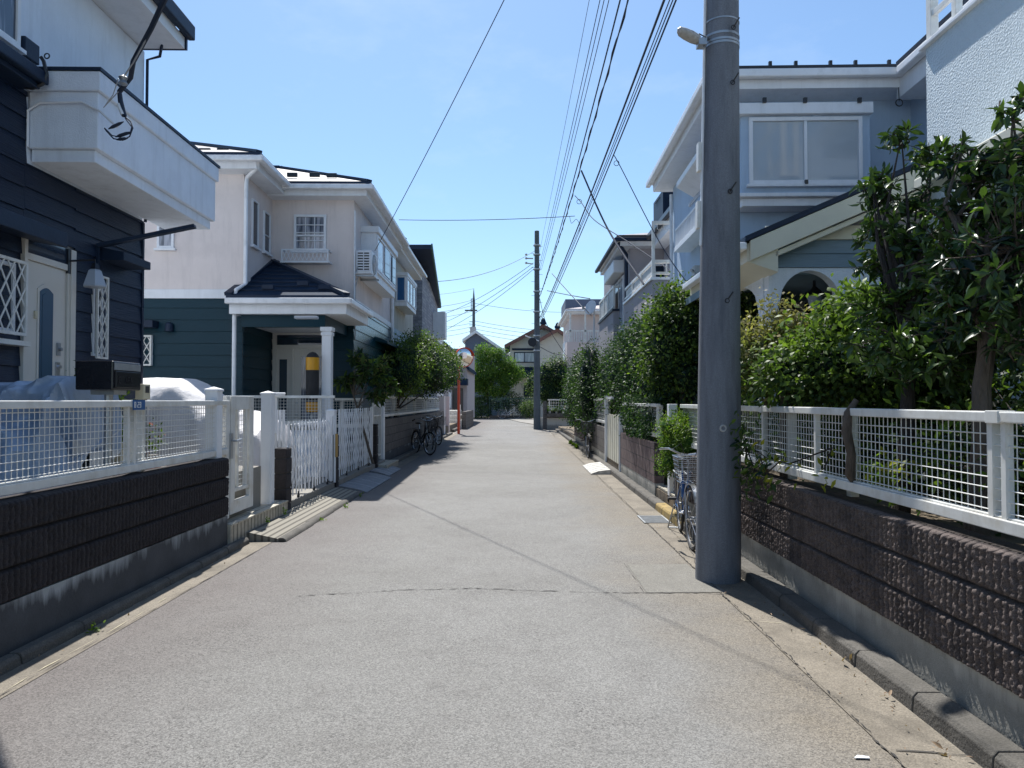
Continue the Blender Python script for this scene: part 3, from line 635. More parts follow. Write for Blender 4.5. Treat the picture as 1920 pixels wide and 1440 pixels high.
    ck.bar(bb+Vector((0,.045,.085)),(0,.045,r+.03),.006,.006); ck.bar(bb+Vector((0,.045,-.085)),(0,.045,r-.03),.006,.006)
    ck=ck.build('crank',M['chrome'],t)
    for q in ((.06,.13,-.15),(-.06,-.13,.15)):
        MB().box(bb.x+q[0]-.045,bb.x+q[0]+.045,bb.y+q[1]-.045,bb.y+q[1]+.045,bb.z+q[2]-.012,bb.z+q[2]+.012).build('pedal',M['rubber'],ck)
    rk=MB(); 
    for s_ in (1,-1):
        rk.tube([(.22,.055*s_,.70),(-.25,.055*s_,.70)],.006,5); rk.tube([(-.1,.055*s_,.70),(0,.055*s_,r)],.005,5)
    for k in range(4): rk.tube([(.15-.12*k,-.055,.70),(.15-.12*k,.055,.70)],.004,4)
    rk.build('rear_rack',M['steel'] if paint!='black' else M['black'],t)
    ks=MB(); ks.tube([(0,.07,r-.02),(-.14,.13,.02)],.009,5); ks.tube([(0,-.07,r-.02),(-.14,-.13,.02)],.009,5); ks.tube([(-.14,.13,.02),(-.14,-.13,.02)],.009,5); ks.build('kickstand',M['steel'],t)
    if basket:
        b=MB(); x0,x1,y0,y1,z0,z1=fx-.04,fx+.27,-.19,.19,.72,.98
        def ring(z,k):
            c=[(x0+k,y0+k),(x1-k,y0+k),(x1-k,y1-k),(x0+k,y1-k)]
            for i in range(4): b.tube([st((*c[i],z)),st((*c[(i+1)%4],z))],.004 if z>z1-.01 else .0025,4,False)
        for i in range(7): z=z0+(z1-z0)*i/6; ring(z,.035*(1-i/6))
        for i in range(9):
            t_=i/8
            for (ax_,bx_) in (((x0+(x1-x0)*t_,y0),0),((x0+(x1-x0)*t_,y1),0),((x0,y0+(y1-y0)*t_),1),((x1,y0+(y1-y0)*t_),1)):
                px_,py_=ax_; k=.035; bx=px_+(k if px_<(x0+x1)/2 else -k)*(1 if px_ in (x0,x1) else .5); by=py_+(k if py_<0 else -k)*(1 if py_ in (y0,y1) else .5)
                b.tube([st((bx,by,z0)),st((px_,py_,z1))],.0022,3,False)
        for i in range(6):
            yy=y0+.04+(y1-y0-.08)*i/5; b.tube([st((x0+.035,yy,z0)),st((x1-.035,yy,z0))],.0022,3,False)
        b.build('front_basket',M[basketmat],t)
    if tall!=1: t.scale=(tall,)*3
    return t
def heightcover(name,label,F,x0,x1,prof,yc,hw,z0,mat,seed,fold=.03,base=None,nx=90,na=54,along='x',cat='cover'):
    """draped cover: prof(t)->(top z, halfwidth scale)"""
    rng=np.random.default_rng(seed); V=[]; ph=rng.random(20)*6
    P1=1.3-1.6*np.abs(vnoise(nx,na,16,11,rng)-.5)*2+.5-.5*np.abs(vnoise(nx,na,7,5,rng)-.5)*2
    for i in range(nx):
        t=i/(nx-1); x=x0+(x1-x0)*t; zt,ws=prof(t)
        for k in range(na):
            a=math.pi*k/(na-1); ca,sa=math.cos(a),math.sin(a)
            yy=math.copysign(abs(ca)**.55,ca)*hw*ws; zz=abs(sa)**.45
            flare=1+.10*(1-zz)
            fo=fold*((P1[i,k]-.8)*1.6+.5*math.sin(x*9+ca*5+ph[0])*(1-zz)+.35*math.sin(x*23+ph[1]+ca*9)*(1-zz))
            V.append((x+fo*.5,yc+yy*flare+fo*(1 if ca>0 else -1),z0+(zt-z0)*zz+fo*zz*.8))
    Fc=[(i*na+k,(i+1)*na+k,(i+1)*na+k+1,i*na+k+1) for i in range(nx-1) for k in range(na-1)]
    n=len(V); V+= [tuple(np.mean([V[k] for k in range(na)],0)),tuple(np.mean([V[(nx-1)*na+k] for k in range(na)],0))]
    mb=MB(); mb.add(V,Fc+[(k,k+1,n) for k in range(na-1)]+[((nx-1)*na+k+1,(nx-1)*na+k,n+1) for k in range(na-1)])
    if along=='y': mb.v=[(y,x,z) for x,y,z in mb.v]
    return mb.top(name,label,cat,mat,F,base or mb.v[0],smooth=True)
FONT={'8':[(0,0,1,0),(1,0,1,2),(1,2,0,2),(0,2,0,0),(0,1,1,1)],'2':[(0,2,1,2),(1,2,1,1),(1,1,0,1),(0,1,0,0),(0,0,1,0)],'3':[(0,2,1,2),(1,2,1,0),(1,0,0,0),(0,1,1,1)],
 'C':[(1,2,0,2),(0,2,0,0),(0,0,1,0)],'A':[(0,0,.5,2),(.5,2,1,0),(.25,.8,.75,.8)],'R':[(0,0,0,2),(0,2,1,2),(1,2,1,1),(1,1,0,1),(.4,1,1,0)],'-':[(0,1,1,1)]}
def text(B,s,a,z,h,n,mat,par,name='lettering',w=.12):
    mb=MB(); O,Rv,N=B; x=a
    for ch in s:
        if ch!=' ':
            for p in FONT[ch]:
                c=h/2; g=lambda i,j: tuple((O+Rv*(x+i*c*.95)+N*n))+(z+j*c,)
                mb.bar(g(p[0],p[1]),g(p[2],p[3]),h*w,.003,up=(N.x,N.y,0))
        x+=h*.72 if ch!=' ' else h*.45
    return mb.build(name,mat,par)
# ================================================================== SETTING
def sheet(name,poly,z,mat,kind='structure'):
    mb=MB(); mb.add([(x,y,z) for x,y in poly],[tuple(range(len(poly)))]); o=mb.build(name,M[mat]); o['kind']=kind; return o
sheet('ground',[(-1500,-200),(1500,-200),(1500,2200),(-1500,2200)],-.02,'hill')
sheet('road',[(-2.68,-12),(1.64,-12),(1.62,30),(1.35,45),(2.2,50),(60,46),(60,57),(8,60.5),(1,62),(-5.5,68),(-60,72),(-60,62),(-9,60),(-3.6,54),(-3.1,40),(-2.72,20)],0,'asphalt')
for nm,poly in (('gutter',[(-2.98,-12),(-2.68,-12),(-2.68,8.1),(-2.98,8.1)]),('gutter',[(-3.1,15.3),(-2.7,15.3),(-2.75,33.5),(-3.15,33.5)]),('gutter',[(1.64,-12),(1.96,-12),(1.96,37),(1.62,37)])):
    sheet(nm,poly,.004,'gutter')
# curbs with joints
def curbrun(x0,x1,y0,y1,h,seed,mat='curb',L_=.6,face=1):
    rng=random.Random(seed); y=y0; mb=MB()
    while y<y1-.02:
        e=min(y+L_,y1); d=rng.uniform(-.004,.004); c=.022
        a,b=(x1,x0) if face>0 else (x0,x1)   # a = road side
        s=1 if a>b else -1
        prof=[(b,-.015),(a+d,-.015),(a+d-s*.008,h-c),(a+d-s*(c+.006),h+d*.5),(b,h+d*.5)]
        mb.slab([(p,y+.004,z) for p,z in prof],(0,e-y-.008,0)); y=e
    return mb
def curb(name,*a,**k):
    mat=k.pop('mat','curb'); o=curbrun(*a,**k).build(name,M[mat],bevel=.006); o['kind']='structure'; return o
curb('curb',-2.985,-2.895,-6,7.75,.07,1)
curb('curb',1.955,2.105,-6,8.55,.10,2,face=-1)
curb('painted_curb',1.955,2.105,8.55,10.2,.10,3,mat='kerbyellow',face=-1)
curb('curb',1.955,2.105,10.2,37,.10,4,face=-1)
curb('curb',-3.12,-2.97,17.0,33,.10,5)
curb('curb',-3.35,-3.1,35.2,41,.13,6)
# raised house plots
def plot(x0,x1,y0,y1,z,mat='lot'):
    o=MB().box(x0,x1,y0,y1,-.01,z).build('plot',M[mat]); o['kind']='structure'
plot(-40,-3.14,-12,8.75,.75); plot(-40,-3.03,8.76,16.4,.20); plot(-40,-3.26,16.41,40,.35,'earth')
plot(2.24,40,-12,9.70,.80,'earth'); plot(2.12,40,9.71,37,.22,'earth')
# joints and cracks in the asphalt
def crack(pts,w,seed,name='road_crack',z=.0045,mat='seam',sub=14):
    rng=random.Random(seed); mb=MB(); P=[]
    for i in range(len(pts)-1):
        a,b=Vector((*pts[i],0)),Vector((*pts[i+1],0)); n=max(4,int((b-a).length*sub))
        for k in range(n): P.append(a.lerp(b,k/n))
    P.append(Vector((*pts[-1],0))); off=0; L_=[];R_=[]
    for i,p in enumerate(P):
        d=(P[min(i+1,len(P)-1)]-P[max(i-1,0)]).normalized(); n=Vector((-d.y,d.x,0)); off=off*.6+rng.uniform(-1,1)*w*.55
        ww=w*max(.04,rng.uniform(-.35,1))*.5; q=p+n*off; L_.append((q-n*ww)); R_.append((q+n*ww))
    vs=[(v.x,v.y,z) for v in L_+R_]; n=len(P); mb.add(vs,[(i,i+1,n+i+1,n+i) for i in range(n-1)])
    o=mb.build(name,M[mat]); o['kind']='structure'
g=lambda x,y:tuple(W.z(x,y,0))[:2]
crack([g(560,1118),g(760,1107),g(880,1104),g(1000,1108),g(1130,1111),g(1240,1112),g(1370,1114)],.02,1,sub=30)
crack([g(1170,1057),g(1208,1112)],.007,2); crack([g(1172,1057),g(1282,1057)],.006,22)
crack([(1.64,-3),(1.63,2.5),(1.65,4.6),(1.63,7),(1.65,12),(1.62,24)],.014,3,z=.0085,sub=45)
crack([(-2.68,-2),(-2.70,4),(-2.67,7.9)],.008,4,z=.0085)
crack([g(1680,1410),g(1820,1420)],.012,5,z=.0085)
crack([g(1395,1165),g(1465,1170)],.008,6,z=.0085,mat='chalk')
crack([(-2.74,1.5),(-2.73,5.6)],.012,8,z=.0085,mat='chalk')
crack([g(1250,985),g(1300,1040),g(1306,1068)],.01,7,z=.0085)
# ================================================================== LEFT WALL AND FENCE
wl=thing('block_wall','charcoal ribbed block wall with pale lime stains on its footing, left foreground','wall',W,(-2.98,4,.1))
B=east(-2.98)
ribwall(W,B,.8,7.40,.36,3,M['block_l'],5,.0085,wl,rib=.05,rough=.006,depth=.024)
MB().bb(B,.8,7.395,-.16,-.016,-.01,.362).build('footing',M['foot_l'],wl)
fence(W,B,.9,7.52,.985,1.55,'white mesh fence on the charcoal ribbed block wall',posts=(2.2,4.0,5.93),pz=.96,n=(-.115,-.065),stiles=(3.7,5.60,5.69),joints=(5.645,),group=None)
t=thing('house_number_plate','small blue house number plate reading 8 23 on the white fence rail','sign',W,(-3.02,5.5,1.5))
MB().bb(B,5.60,5.78,-.045,-.040,1.475,1.555).build('plate',M['plate'],t); text(B,'8 23',5.615,1.496,.040,-.038,M['plateink'],t,w=.16)
# white square posts and slim gate at the entrance
def sqpost(x,y,z0,z1,w,label,group='white square gate posts'):
    t=thing('gate_post',label,'post',W,(x,y,z0),group)
    MB().box(x-w/2,x+w/2,y-w/2,y+w/2,z0,z1-.03).build('shaft',M['whitepaint'],t,bevel=.008)
    mb=MB(); k=w/2+.008; mb.add([(x-k,y-k,z1-.035),(x+k,y-k,z1-.035),(x+k,y+k,z1-.035),(x-k,y+k,z1-.035),(x-k,y-k,z1-.015),(x+k,y-k,z1-.015),(x+k,y+k,z1-.015),(x-k,y+k,z1-.015),(x,y,z1+.012)],[(3,2,1,0),(0,1,5,4),(1,2,6,5),(2,3,7,6),(3,0,4,7),(4,5,8),(5,6,8),(6,7,8),(7,4,8)]); mb.build('cap',M['whitepaint'],t)
    return t
sqpost(-3.10,7.28,.96,1.68,.13,'white capped post standing on the far end of the charcoal block wall')
sqpost(-3.13,8.95,.24,1.66,.135,'tall white capped gate post between the mesh gate and the dark block pier')
t=thing('entrance_gate','slim white metal gate with mesh inset beside the end of the charcoal wall','gate',W,(-3.05,7.5,.3))
B3=east(-3.08)
mb=MB(); mb.bb(B3,7.50,7.60,-.02,.02,.30,1.60).build('fixed_panel',M['whitemetal'],t,bevel=.004)
mb=MB()
for a,b in ((7.62,7.74),(8.16,8.28)): mb.bb(B3,a,b,-.022,.022,.33,1.60)
mb.bb(B3,7.74,8.16,-.020,.020,1.45,1.60).bb(B3,7.74,8.16,-.020,.020,.33,.47).bb(B3,7.74,8.16,-.018,.018,.56,.60).bb(B3,7.82,7.85,-.018,.018,.6,1.45).bb(B3,8.06,8.09,-.018,.018,.6,1.45)
mb.build('leaf_frame',M['whitemetal'],t,bevel=.004)
mb=MB()
for i in range(5): mb.tube([(-3.08,7.86+i*.05,.6),(-3.08,7.86+i*.05,1.45)],.0025,4)
for i in range(17): mb.tube([(-3.075,7.85,.63+i*.05),(-3.075,8.06,.63+i*.05)],.0025,4)
mb.build('wire_mesh',M['wire'],t)
mb=MB(); mb.bb(B3,7.585,7.65,.022,.035,.93,1.20).tube([(-3.04,7.62,1.12),(-3.0,7.62,1.12),(-3.0,7.75,1.13)],.012,6); mb.build('latch_handle',M['steel'],t)
# entrance step
t=thing('tiled_step','cream tiled step under the slim gate and white post','step',W,(-3.05,8.2,.0))
MB().box(-3.9,-2.96,7.42,9.25,.245,.262).build('tread',M['tile'],t); MB().box(-3.9,-2.972,7.42,9.25,-.01,.244).build('riser',M['tile_side'],t)
def pier(x0,x1,y0,y1,z0,z1,label,mat='block_l'):
    t=thing('block_pier',label,'pier',W,((x0+x1)/2,(y0+y1)/2,z0),'short dark block piers between the gates')
    mb=MB(); z=z0; i=0
    while z<z1-.01:
        e=min(z+.2,z1); d=.004*(i%2); 
        mb.box(x0-d,x1+d,y0-d,y1+d,z+.005,e-.005); z=e; i+=1
    mb.build('blocks',M[mat],t,bevel=.012); MB().box(x0+.01,x1-.01,y0+.01,y1-.01,z0,z1-.006).build('core',M['seam'],t); return t
pier(-3.16,-3.0,9.28,9.50,.0,.93,'dark block pier between tall white post and first lattice gate')
# kerb ramps
t=thing('kerb_ramp','long grooved brown concrete kerb ramp before the lattice gate','ramp',W,(-2.8,9,.0))
y0,y1=7.85,12.2
mb=MB()
prof=[(-3.0,.0),(-2.62,.0),(-2.62,.035),(-3.0,.115)]
for a,b in ((y0,8.9),(8.905,9.95),(9.955,11.0),(11.005,11.95)):
    mb.slab([(x+(a-8)*-.012,a,z) for x,z in prof],(0,b-a,0))
mb.build('grooved_top',M['ramp'],t,bevel=.004)
mb=MB()
for a,b in ((y0,8.9),(8.905,9.95),(9.955,11.0),(11.005,11.95)): 
    k=(a-8)*-.012; mb.slab([(-2.625+k,a,.0),(-2.53+k,a,.0),(-2.545+k,a,.03),(-2.57+k,a,.045),(-2.625+k,a,.045)],(0,b-a,0))
mb.build('rounded_edge',M['curb'],t,bevel=.008)
for lb,a,b,c in (('pale checkered kerb ramp lying before the second lattice gate',11.2,14.3,-2.52),('flat grey kerb plate lying farther up by the tree',14.6,16.1,-2.62)):
    t=thing('kerb_plate',lb,'ramp',W,(-2.8,a,.0),'metal kerb plates along the left gutter')
    mb=MB(); n=8
    xs=[-3.02+(c+3.02)*i/n for i in range(n+1)]; zz=[.115-.10*(i/n)**1.7 for i in range(n+1)]
    if a<12: a=12.0
    mb.slab([(x,a,z) for x,z in zip(xs,zz)]+[(xs[-1],a,.004),(xs[0],a,.004)],(0,b-a,0)); mb.build('plate',M['rampmetal'],t)
    mb=MB()
    for k in range(1,4): yy=a+(b-a)*k/4; mb.slab([(x,yy-.012,z+.002) for x,z in zip(xs,zz)]+[(xs[-1],yy-.012,.005),(xs[0],yy-.012,.005)],(0,.024,0))
    mb.build('rib',M['steel'],t)
# lattice (accordion) gates
def accordion(label,y0,y1,z0,z1,x,seed,group='white folding lattice gates'):
    t=thing('lattice_gate',label,'gate',W,(x,y0,z0),group); n=int((y1-y0)/.15); rng=random.Random(seed)
    mb=MB(); dy=(y1-y0)/n
    for i in range(n+1):
        y=y0+i*dy; xx=x+.012*math.sin(i*1.1); mb.box(xx-.008,xx+.008,y-.006,y+.006,z0+.05,z1)
    mb.build('upright_bars',M['whitepaint'],t)
    mb=MB(); H=z1-z0
    for lv in range(3):
        za=z0+.16+lv*H*.27; zb=za+H*.27
        for i in range(n):
            y=y0+i*dy; mb.bar((x+.018,y,za),(x+.018,y+dy,zb),.026,.005,up=(1,0,0)); mb.bar((x-.018,y+dy,za),(x-.018,y,zb),.026,.005,up=(1,0,0))
    mb.build('scissor_lattice',M['whitepaint'],t)
    mb=MB(); mb.box(x-.02,x+.02,y1-.03,y1+.04,z0+.02,z1+.02); mb.box(x-.012,x+.012,y0-.02,y0+.01,z0+.04,z1); mb.build('end_post',M['whitepaint'],t)
    for k in (.2,.55,.9):
        y=y0+(y1-y0)*k; mb=MB(); mb.tube([(x-.012,y,z0+.012),(x+.012,y,z0+.012)],.028,12).bar((x,y,z0+.02),(x,y,z0+.08),.014); mb.build('caster',M['rubber'],t)
    return t
accordion('white folding lattice gate nearest the camera, between the two dark block piers',9.56,11.75,.205,1.27,-3.06,1)
accordion('white folding lattice gate farther up the road, in front of the teal house porch',12.35,15.1,.20,1.40,-3.08,2)
sqpost(-3.16,12.12,.2,1.40,.15,'short white square post between the two lattice gates')
pier(-3.13,-3.0,11.86,12.02,.0,.98,'dark block pier standing between the two lattice gates')
t=thing('latch_post','thin post with a yellowed wooden strip at the end of the nearest lattice gate','post',W,(-3.0,11.8,.2))
MB().box(-3.03,-3.0,11.79,11.82,.2,1.3).build('shaft',M['whitepaint'],t); MB().box(-3.0,-2.97,11.77,11.83,.62,1.0).build('wooden_strip',M['wood'],t)
pier(-3.15,-3.0,15.25,15.42,.0,1.05,'dark block pier beyond the farther lattice gate')
sqpost(-3.14,16.5,.15,1.62,.14,'white rounded gate post at the near end of the dark wall with bicycles')
t=thing('garden_gate','small white bar gate between the farther lattice gate and rounded post','gate',W,(-3.14,15.95,.2))
mb=MB(); mb.box(-3.16,-3.12,15.5,15.54,.22,1.5).box(-3.16,-3.12,16.36,16.40,.22,1.5).box(-3.155,-3.125,15.54,16.36,1.42,1.46).box(-3.155,-3.125,15.54,16.36,.3,.34).box(-3.155,-3.125,15.54,16.36,1.2,1.23); mb.build('frame',M['whitemetal'],t)
mb=MB()
for i in range(8): mb.box(-3.148,-3.132,15.6+i*.1,15.612+i*.1,.34,1.42)
mb.build('bars',M['whitemetal'],t)
t=thing('tiled_step','small cream tiled step at the rounded white gate post','step',W,(-3.0,16,.0))
MB().box(-3.6,-2.80,15.45,16.9,.135,.152).build('tread',M['tile'],t); MB().box(-3.6,-2.81,15.45,16.9,-.01,.134).build('riser',M['tile_side'],t)
# cross fences between the plots
BS=south(12.6)
t=fence(W,BS,-6.4,-3.22,1.12,1.64,'white mesh fence between the plots, behind the white vehicle cover',posts=(-6.2,-4.9,-3.5),pz=.2,step=.055,hstep=.055,wr=.0035)
BS2=south(14.6)
fence(W,BS2,-3.72,-3.16,1.0,1.60,'short white mesh fence beneath the broad leaved plant',posts=(-3.6,),pz=.2,step=.055,hstep=.055,wr=.0035)
t=thing('low_wall','pale low wall under the mesh fence between the plots','wall',W,(-5,12.68,.2)); MB().box(-6.6,-3.25,12.66,12.78,.2,1.02).build('render',M['stucco_w'],t)
t=thing('white_stand','white slatted stand with a dish top beside the tall gate post','stand',W,(-3.35,9.75,.2))
mb=MB(); mb.box(-3.5,-3.22,9.9,9.93,.2,1.0); 
for i in range(6): mb.box(-3.5+i*.05,-3.47+i*.05,9.86,9.90,.9,1.42)
mb.build('slats',M['whitepaint'],t); MB().lathe((-3.33,9.8,1.60),[(.03,-.5),(.03,0),(.13,.01),(.14,.05),(.13,.06)],14).build('dish',M['whitepaint'],t,smooth=True)
# ================================================================== generic roofs
def hip(F,par,u0,u1,v0,v1,ze,pitch,mat,edge='darktrim',gut='gutterpvc',soffit='whitepaint',sides='SEWN',gh=.10,fh=.10,ov=.07,thick=.07,cap=True):
    w=min(u1-u0,v1-v0)/2; zr=ze+w*pitch
    if (u1-u0)>(v1-v0): r0=(u0+w,(v0+v1)/2,zr); r1=(u1-w,(v0+v1)/2,zr)
    else: r0=((u0+u1)/2,v0+w,zr); r1=((u0+u1)/2,v1-w,zr)
    c=[(u0,v0,ze),(u1,v0,ze),(u1,v1,ze),(u0,v1,ze)]
    mb=MB()
    if (u1-u0)>(v1-v0): fs=[(0,1,5,4),(1,2,5),(2,3,4,5),(3,0,4)]
    else: fs=[(0,1,4),(1,2,5,4),(2,3,5),(3,0,4,5)]
    mb.add(c+[r0,r1],fs+[(3,2,1,0)]); rf=mb.build('roof',M[mat],par)
    mb=MB()
    for (a,b) in ((0,1),(1,2),(2,3),(3,0)):
        pass
    k=.03; mb.box(u0-k,u1+k,v0-k,v1+k,ze-thick,ze-.002); mb.build('roof_edge',M[edge],rf)
    if cap:
        mb=MB()
        for i,rr in ((0,r0),(1,r0 if (v1-v0)>=(u1-u0) else r1),(2,r1),(3,r1 if (v1-v0)>=(u1-u0) else r0)):
            p=Vector(c[i]); mb.bar(p+Vector((0,0,.02)),Vector(rr)+Vector((0,0,.02)),.12,.05)
        mb.bar(r0,r1,.14,.08); mb.build('ridge_cap',M[edge],rf)
    mb=MB(); s=.02; zg=ze-thick-.002
    if 'S' in sides: mb.box(u0-.09,u1+.09,v0-.10,v0-.002,zg-gh,zg)
    if 'E' in sides: mb.box(u1+.002,u1+.10,v0-.09,v1+.09,zg-gh+.003,zg-.002)
    if 'W' in sides: mb.box(u0-.10,u0-.002,v0-.09,v1+.09,zg-gh+.003,zg-.002)
    mb.build('gutter',M[gut],par,bevel=.02)
    mb=MB(); mb.box(u0+ov,u1-ov,v0+ov,v1-ov,zg-gh-fh,zg+.001); mb.build('soffit',M[soffit],par,bevel=.004)
    mb=MB(); mb.box(u0,u1,v0,v1,zg-gh*.7,zg-.001); mb.build('fascia',M[soffit],par,bevel=.004)
    return rf
def downpipe(par,pts,r=.04,mat='gutterpvc'): MB().tube(pts,r,8).build('downpipe',M[mat],par,smooth=True)
def snowguards(par,pts,mat='black'):
    for p in pts: MB().box(p[0]-.11,p[0]+.11,p[1]-.03,p[1]+.03,p[2]-.02,p[2]+.07).build('snow_guard',M[mat],par,bevel=.01)
# ================================================================== HOUSE 1 (dark navy, left foreground)
F1=Fr(-5.08,7.3,R(1.28)); B1=east(0)
h=thing('house','white and dark navy clapboard house with overhanging stucco balcony, left foreground','house',F1,(-3,-2,.75))
fa=lambda x,y:F1.f(B1,x,y)
vend=fa(265,600)[0]; vdoor0=fa(42,600)[0]; vdoor1=fa(134,600)[0]
MB().box(-8,-.03,-7,vend-.02,.7,4.0).box(-8,-.001,-7,vend,3.99,6.35).build('wall',[M['stucco_w']],h)
mb=MB(); mb.siding(B1,-5,vdoor0-.02,.75,4.0,.23,start=.75); mb.siding(B1,vdoor1+.02,vend,.75,4.0,.23,start=.75); mb.siding(B1,vdoor0-.02,vdoor1+.02,3.3,4.0,.23,start=3.3)
mb.siding(B1,-5,-.02,4.0,4.74,.23,start=4.0)
mb.siding(south(vend),-.5,.0,.75,4.0,.23) if False else None
mb.build('clapboard',M['navy'],h)
MB().bb(B1,vend-.04,vend+.006,-.03,.03,.75,3.98).build('corner_board',M['navy'],h)
# upper roof eave
ve=F1.u(353,66,.62); 
mb=MB(); u1=.62; mb.slab([(-8,-7,9.6),(u1,-7,6.62),(u1,ve.y,6.62),(-8,ve.y,9.6)],(0,0,.12)); rf=mb.build('roof',M['roof_dark'],h)
MB().box(.60,.70,-7,ve.y+.05,6.50,6.70).build('gutter',M['darktrim'],h,bevel=.02)
MB().box(-3,.58,-7,ve.y-.02,6.36,6.52).build('soffit',M['whitepaint'],h)
MB().box(-3,.60,ve.y-.015,ve.y+.03,6.36,6.62).build('verge_board',M['darktrim'],h)
# downpipe at far corner
downpipe(h,[(.40,ve.y-.25,6.42),(.2,vend+.02,6.30),(.03,vend+.02,6.25),(.03,vend+.02,4.0)],.02,'darktrim')
# balcony
bl=thing  # (balcony is part of the house)
un=F1.v(184,200,0.0).x; zt=F1.v(190,133,0).z; zb=F1.v(178,278,0).z; vf=F1.u(404,360,un).y; zs=zb-.13
mb=MB(); mb.box(.02,un,.0,vf,zb,zt-.22); mb.box(.02,un+.035,-.035,vf+.035,zt-.22,zt-.015); mb.box(.02,un-.05,.05,vf-.05,zs,zb)
b_=mb.build('balcony',M['stucco_w'],h,bevel=.01)
MB().box(.02,un+.05,-.05,vf+.05,zt-.014,zt+.02).build('coping',M['darktrim'],b_)
mb=MB(); mb.tube([(.03,-.03,zb+.0),(.03,-.03,zb+.38),(.15,-.03,zb+.46),(un-.15,-.03,zb+.47),(un+.03,-.02,zb+.38),(un+.2,.0,zb+.22)],.013,6); mb.build('conduit',M['gutterpvc'],h,smooth=True)
# pent eave and bracket
mb=MB(); mb.slab([(0,-5,4.98),(.22,-5,4.88),(.22,-.12,4.88),(0,-.12,4.98)],(0,0,.03)); mb.box(0.002,.21,-5,-.125,4.72,4.80); mb.build('pent_roof',M['darktrim'],h,bevel=.006)
MB().box(.21,.29,-5,-.10,4.77,4.89).build('pent_gutter',M['darktrim'],h,bevel=.015)
p=[F1.v(x,y,-.16) for x,y in ((35,160),(60,166),(80,158),(88,140),(82,115),(77,107))]; MB().tube(p,.018,6).torus(F1.v(88,105,-.16),(0,1,0),.026,.007,12,5).build('cable_hook',M['black'],h,smooth=True)
# upstairs window
w=window(F1,B1,fa(0,60)[0]-1.2,fa(33,60)[0],fa(33,92)[1],fa(33,92)[1]+1.5,h,.05,'curtain',2)
MB().bb(B1,fa(38,90)[0],fa(66,90)[0],.0,.05,fa(50,112)[1],fa(50,75)[1]).build('vent_hood',M['darktrim'],h,bevel=.01)
# door canopy
vc=F1.u(128,437,.36).y; zc=F1.u(128,437,.36).z; 
mb=MB(); mb.slab([(0.02,-4,zc+.06),(.36,-4,zc),(.36,vc,zc),(0.02,vc,zc+.06)],(0,0,-.16)); mb.build('canopy',M['darktrim'],h,bevel=.01)
# door
zd=fa(110,506)[1]; d0,d1=vdoor0,vdoor1
mb=MB(); zt2=3.26; mb.bb(B1,d1-.09,d1,0,.05,.85,zt2).bb(B1,d1-.13,d1-.09,0,.035,.85,zt2).bb(B1,d0-.05,d0,0,.05,.85,zt2).bb(B1,d0,d1-.13,0,.035,zd+.01,zd+.08); fr_=mb.build('door_frame',M['creamdoor'],h,bevel=.005)
MB().bb(B1,d0,d1-.13,0,.02,zd+.08,zt2).build('transom',M['glass'],fr_)
mb=MB(); mb.bb(B1,d0+.005,d1-.135,-.03,.012,.85,zd+.005); dr=mb.build('door',M['creamdoor'],h,bevel=.004)
g0,g1=fa(70,600)[0],fa(95,600)[0]; gt=fa(82,540)[1]
def archpoly(B,a0,a1,z0,z1,rise,n,d):
    O,Rv,N=B; pts=[(a0,z0),(a1,z0),(a1,z1-rise)]+[(a1+(a0-a1)*k/8,z1-rise+rise*math.sin(math.pi*k/8)) for k in range(1,8)]+[(a0,z1-rise)]
    return MB().slab([tuple(O+Rv*a+N*n)+(z,) for a,z in pts],tuple(N*d)+(0,))
archpoly(B1,g0-.03,g1+.03,1.05,gt+.04,.06,.010,.012).build('panel_moulding',M['creamdoor'],dr); archpoly(B1,g0,g1,1.08,gt,.05,.012,.014).build('door_glass',M['doorglass'],dr)
archpoly(B1,g0+.035,g1-.035,1.12,gt-.05,.04,.014,.017).build('glass_inset',M['doorglass'],dr)
a_,z_=fa(106,655); MB().bb(B1,a_-.03,a_+.03,.012,.03,z_-.07,z_+.07).tube([tuple((.03,a_,z_)),(.06,a_,z_)],.02,10).build('lock',M['steel'],dr)
a_,z_=fa(104,698); mb=MB(); mb.bb(B1,a_-.03,a_+.03,.012,.03,z_-.13,z_+.11).tube([(.03,a_,z_-.06),(.08,a_,z_-.06),(.085,a_+.13,z_-.06)],.012,6).tube([(.03,a_,z_+.06),(.06,a_,z_+.06)],.02,10); mb.build('door_handle',M['chrome'],dr)
a_,z_=fa(63,590); MB().bb(B1,a_-.02,a_+.02,.012,.03,z_-.04,z_+.04).build('door_tag',M['pot_cream'],dr)
MB().box(.0,.9,d0-.4,d1+.2,.75,.86).build('door_step',M['lot'],h)
# left lattice window
q_=F1.u(51,492,.13); a1_=q_.y-.02; zt_=q_.z-.02; zb_=F1.u(51,631,.13).z+.03
w=window(F1,B1,a1_-1.3,a1_,zb_,zt_,h,.04,'glass',2,sill=False); lattice(F1,B1,a1_-1.34,a1_+.02,zb_-.03,zt_+.02,w,.15,.018,.13)
MB().bb(B1,a1_-1.5,fa(33,590)[0],0,.14,fa(33,650)[1],fa(33,641)[1]).build('window_ledge',M['whitemetal'],w)
# slim lattice window
s0,s1=F1.u(181,600,.08).y+.02,F1.u(202,600,.08).y-.02; zt_=F1.u(190,520,.08).z; zb_=F1.u(190,668,.08).z
w=window(F1,B1,s0,s1,zb_,zt_,h,.03,'glass',1,sill=False); lattice(F1,B1,s0-.02,s1+.02,zb_-.03,zt_+.02,w,.11,.013,.08,.022)
mb=MB(); a0_,z0_=fa(186,463); a1_,z1_=fa(240,484)
mb.slab([(0.01,a0_,z0_),(.30,a0_,z0_-.06),(.30,a0_,z0_-.16),(.01,a0_,z0_-.16)],(0,a1_-a0_,0)); mb.build('small_canopy',M['darktrim'],h,bevel=.008)
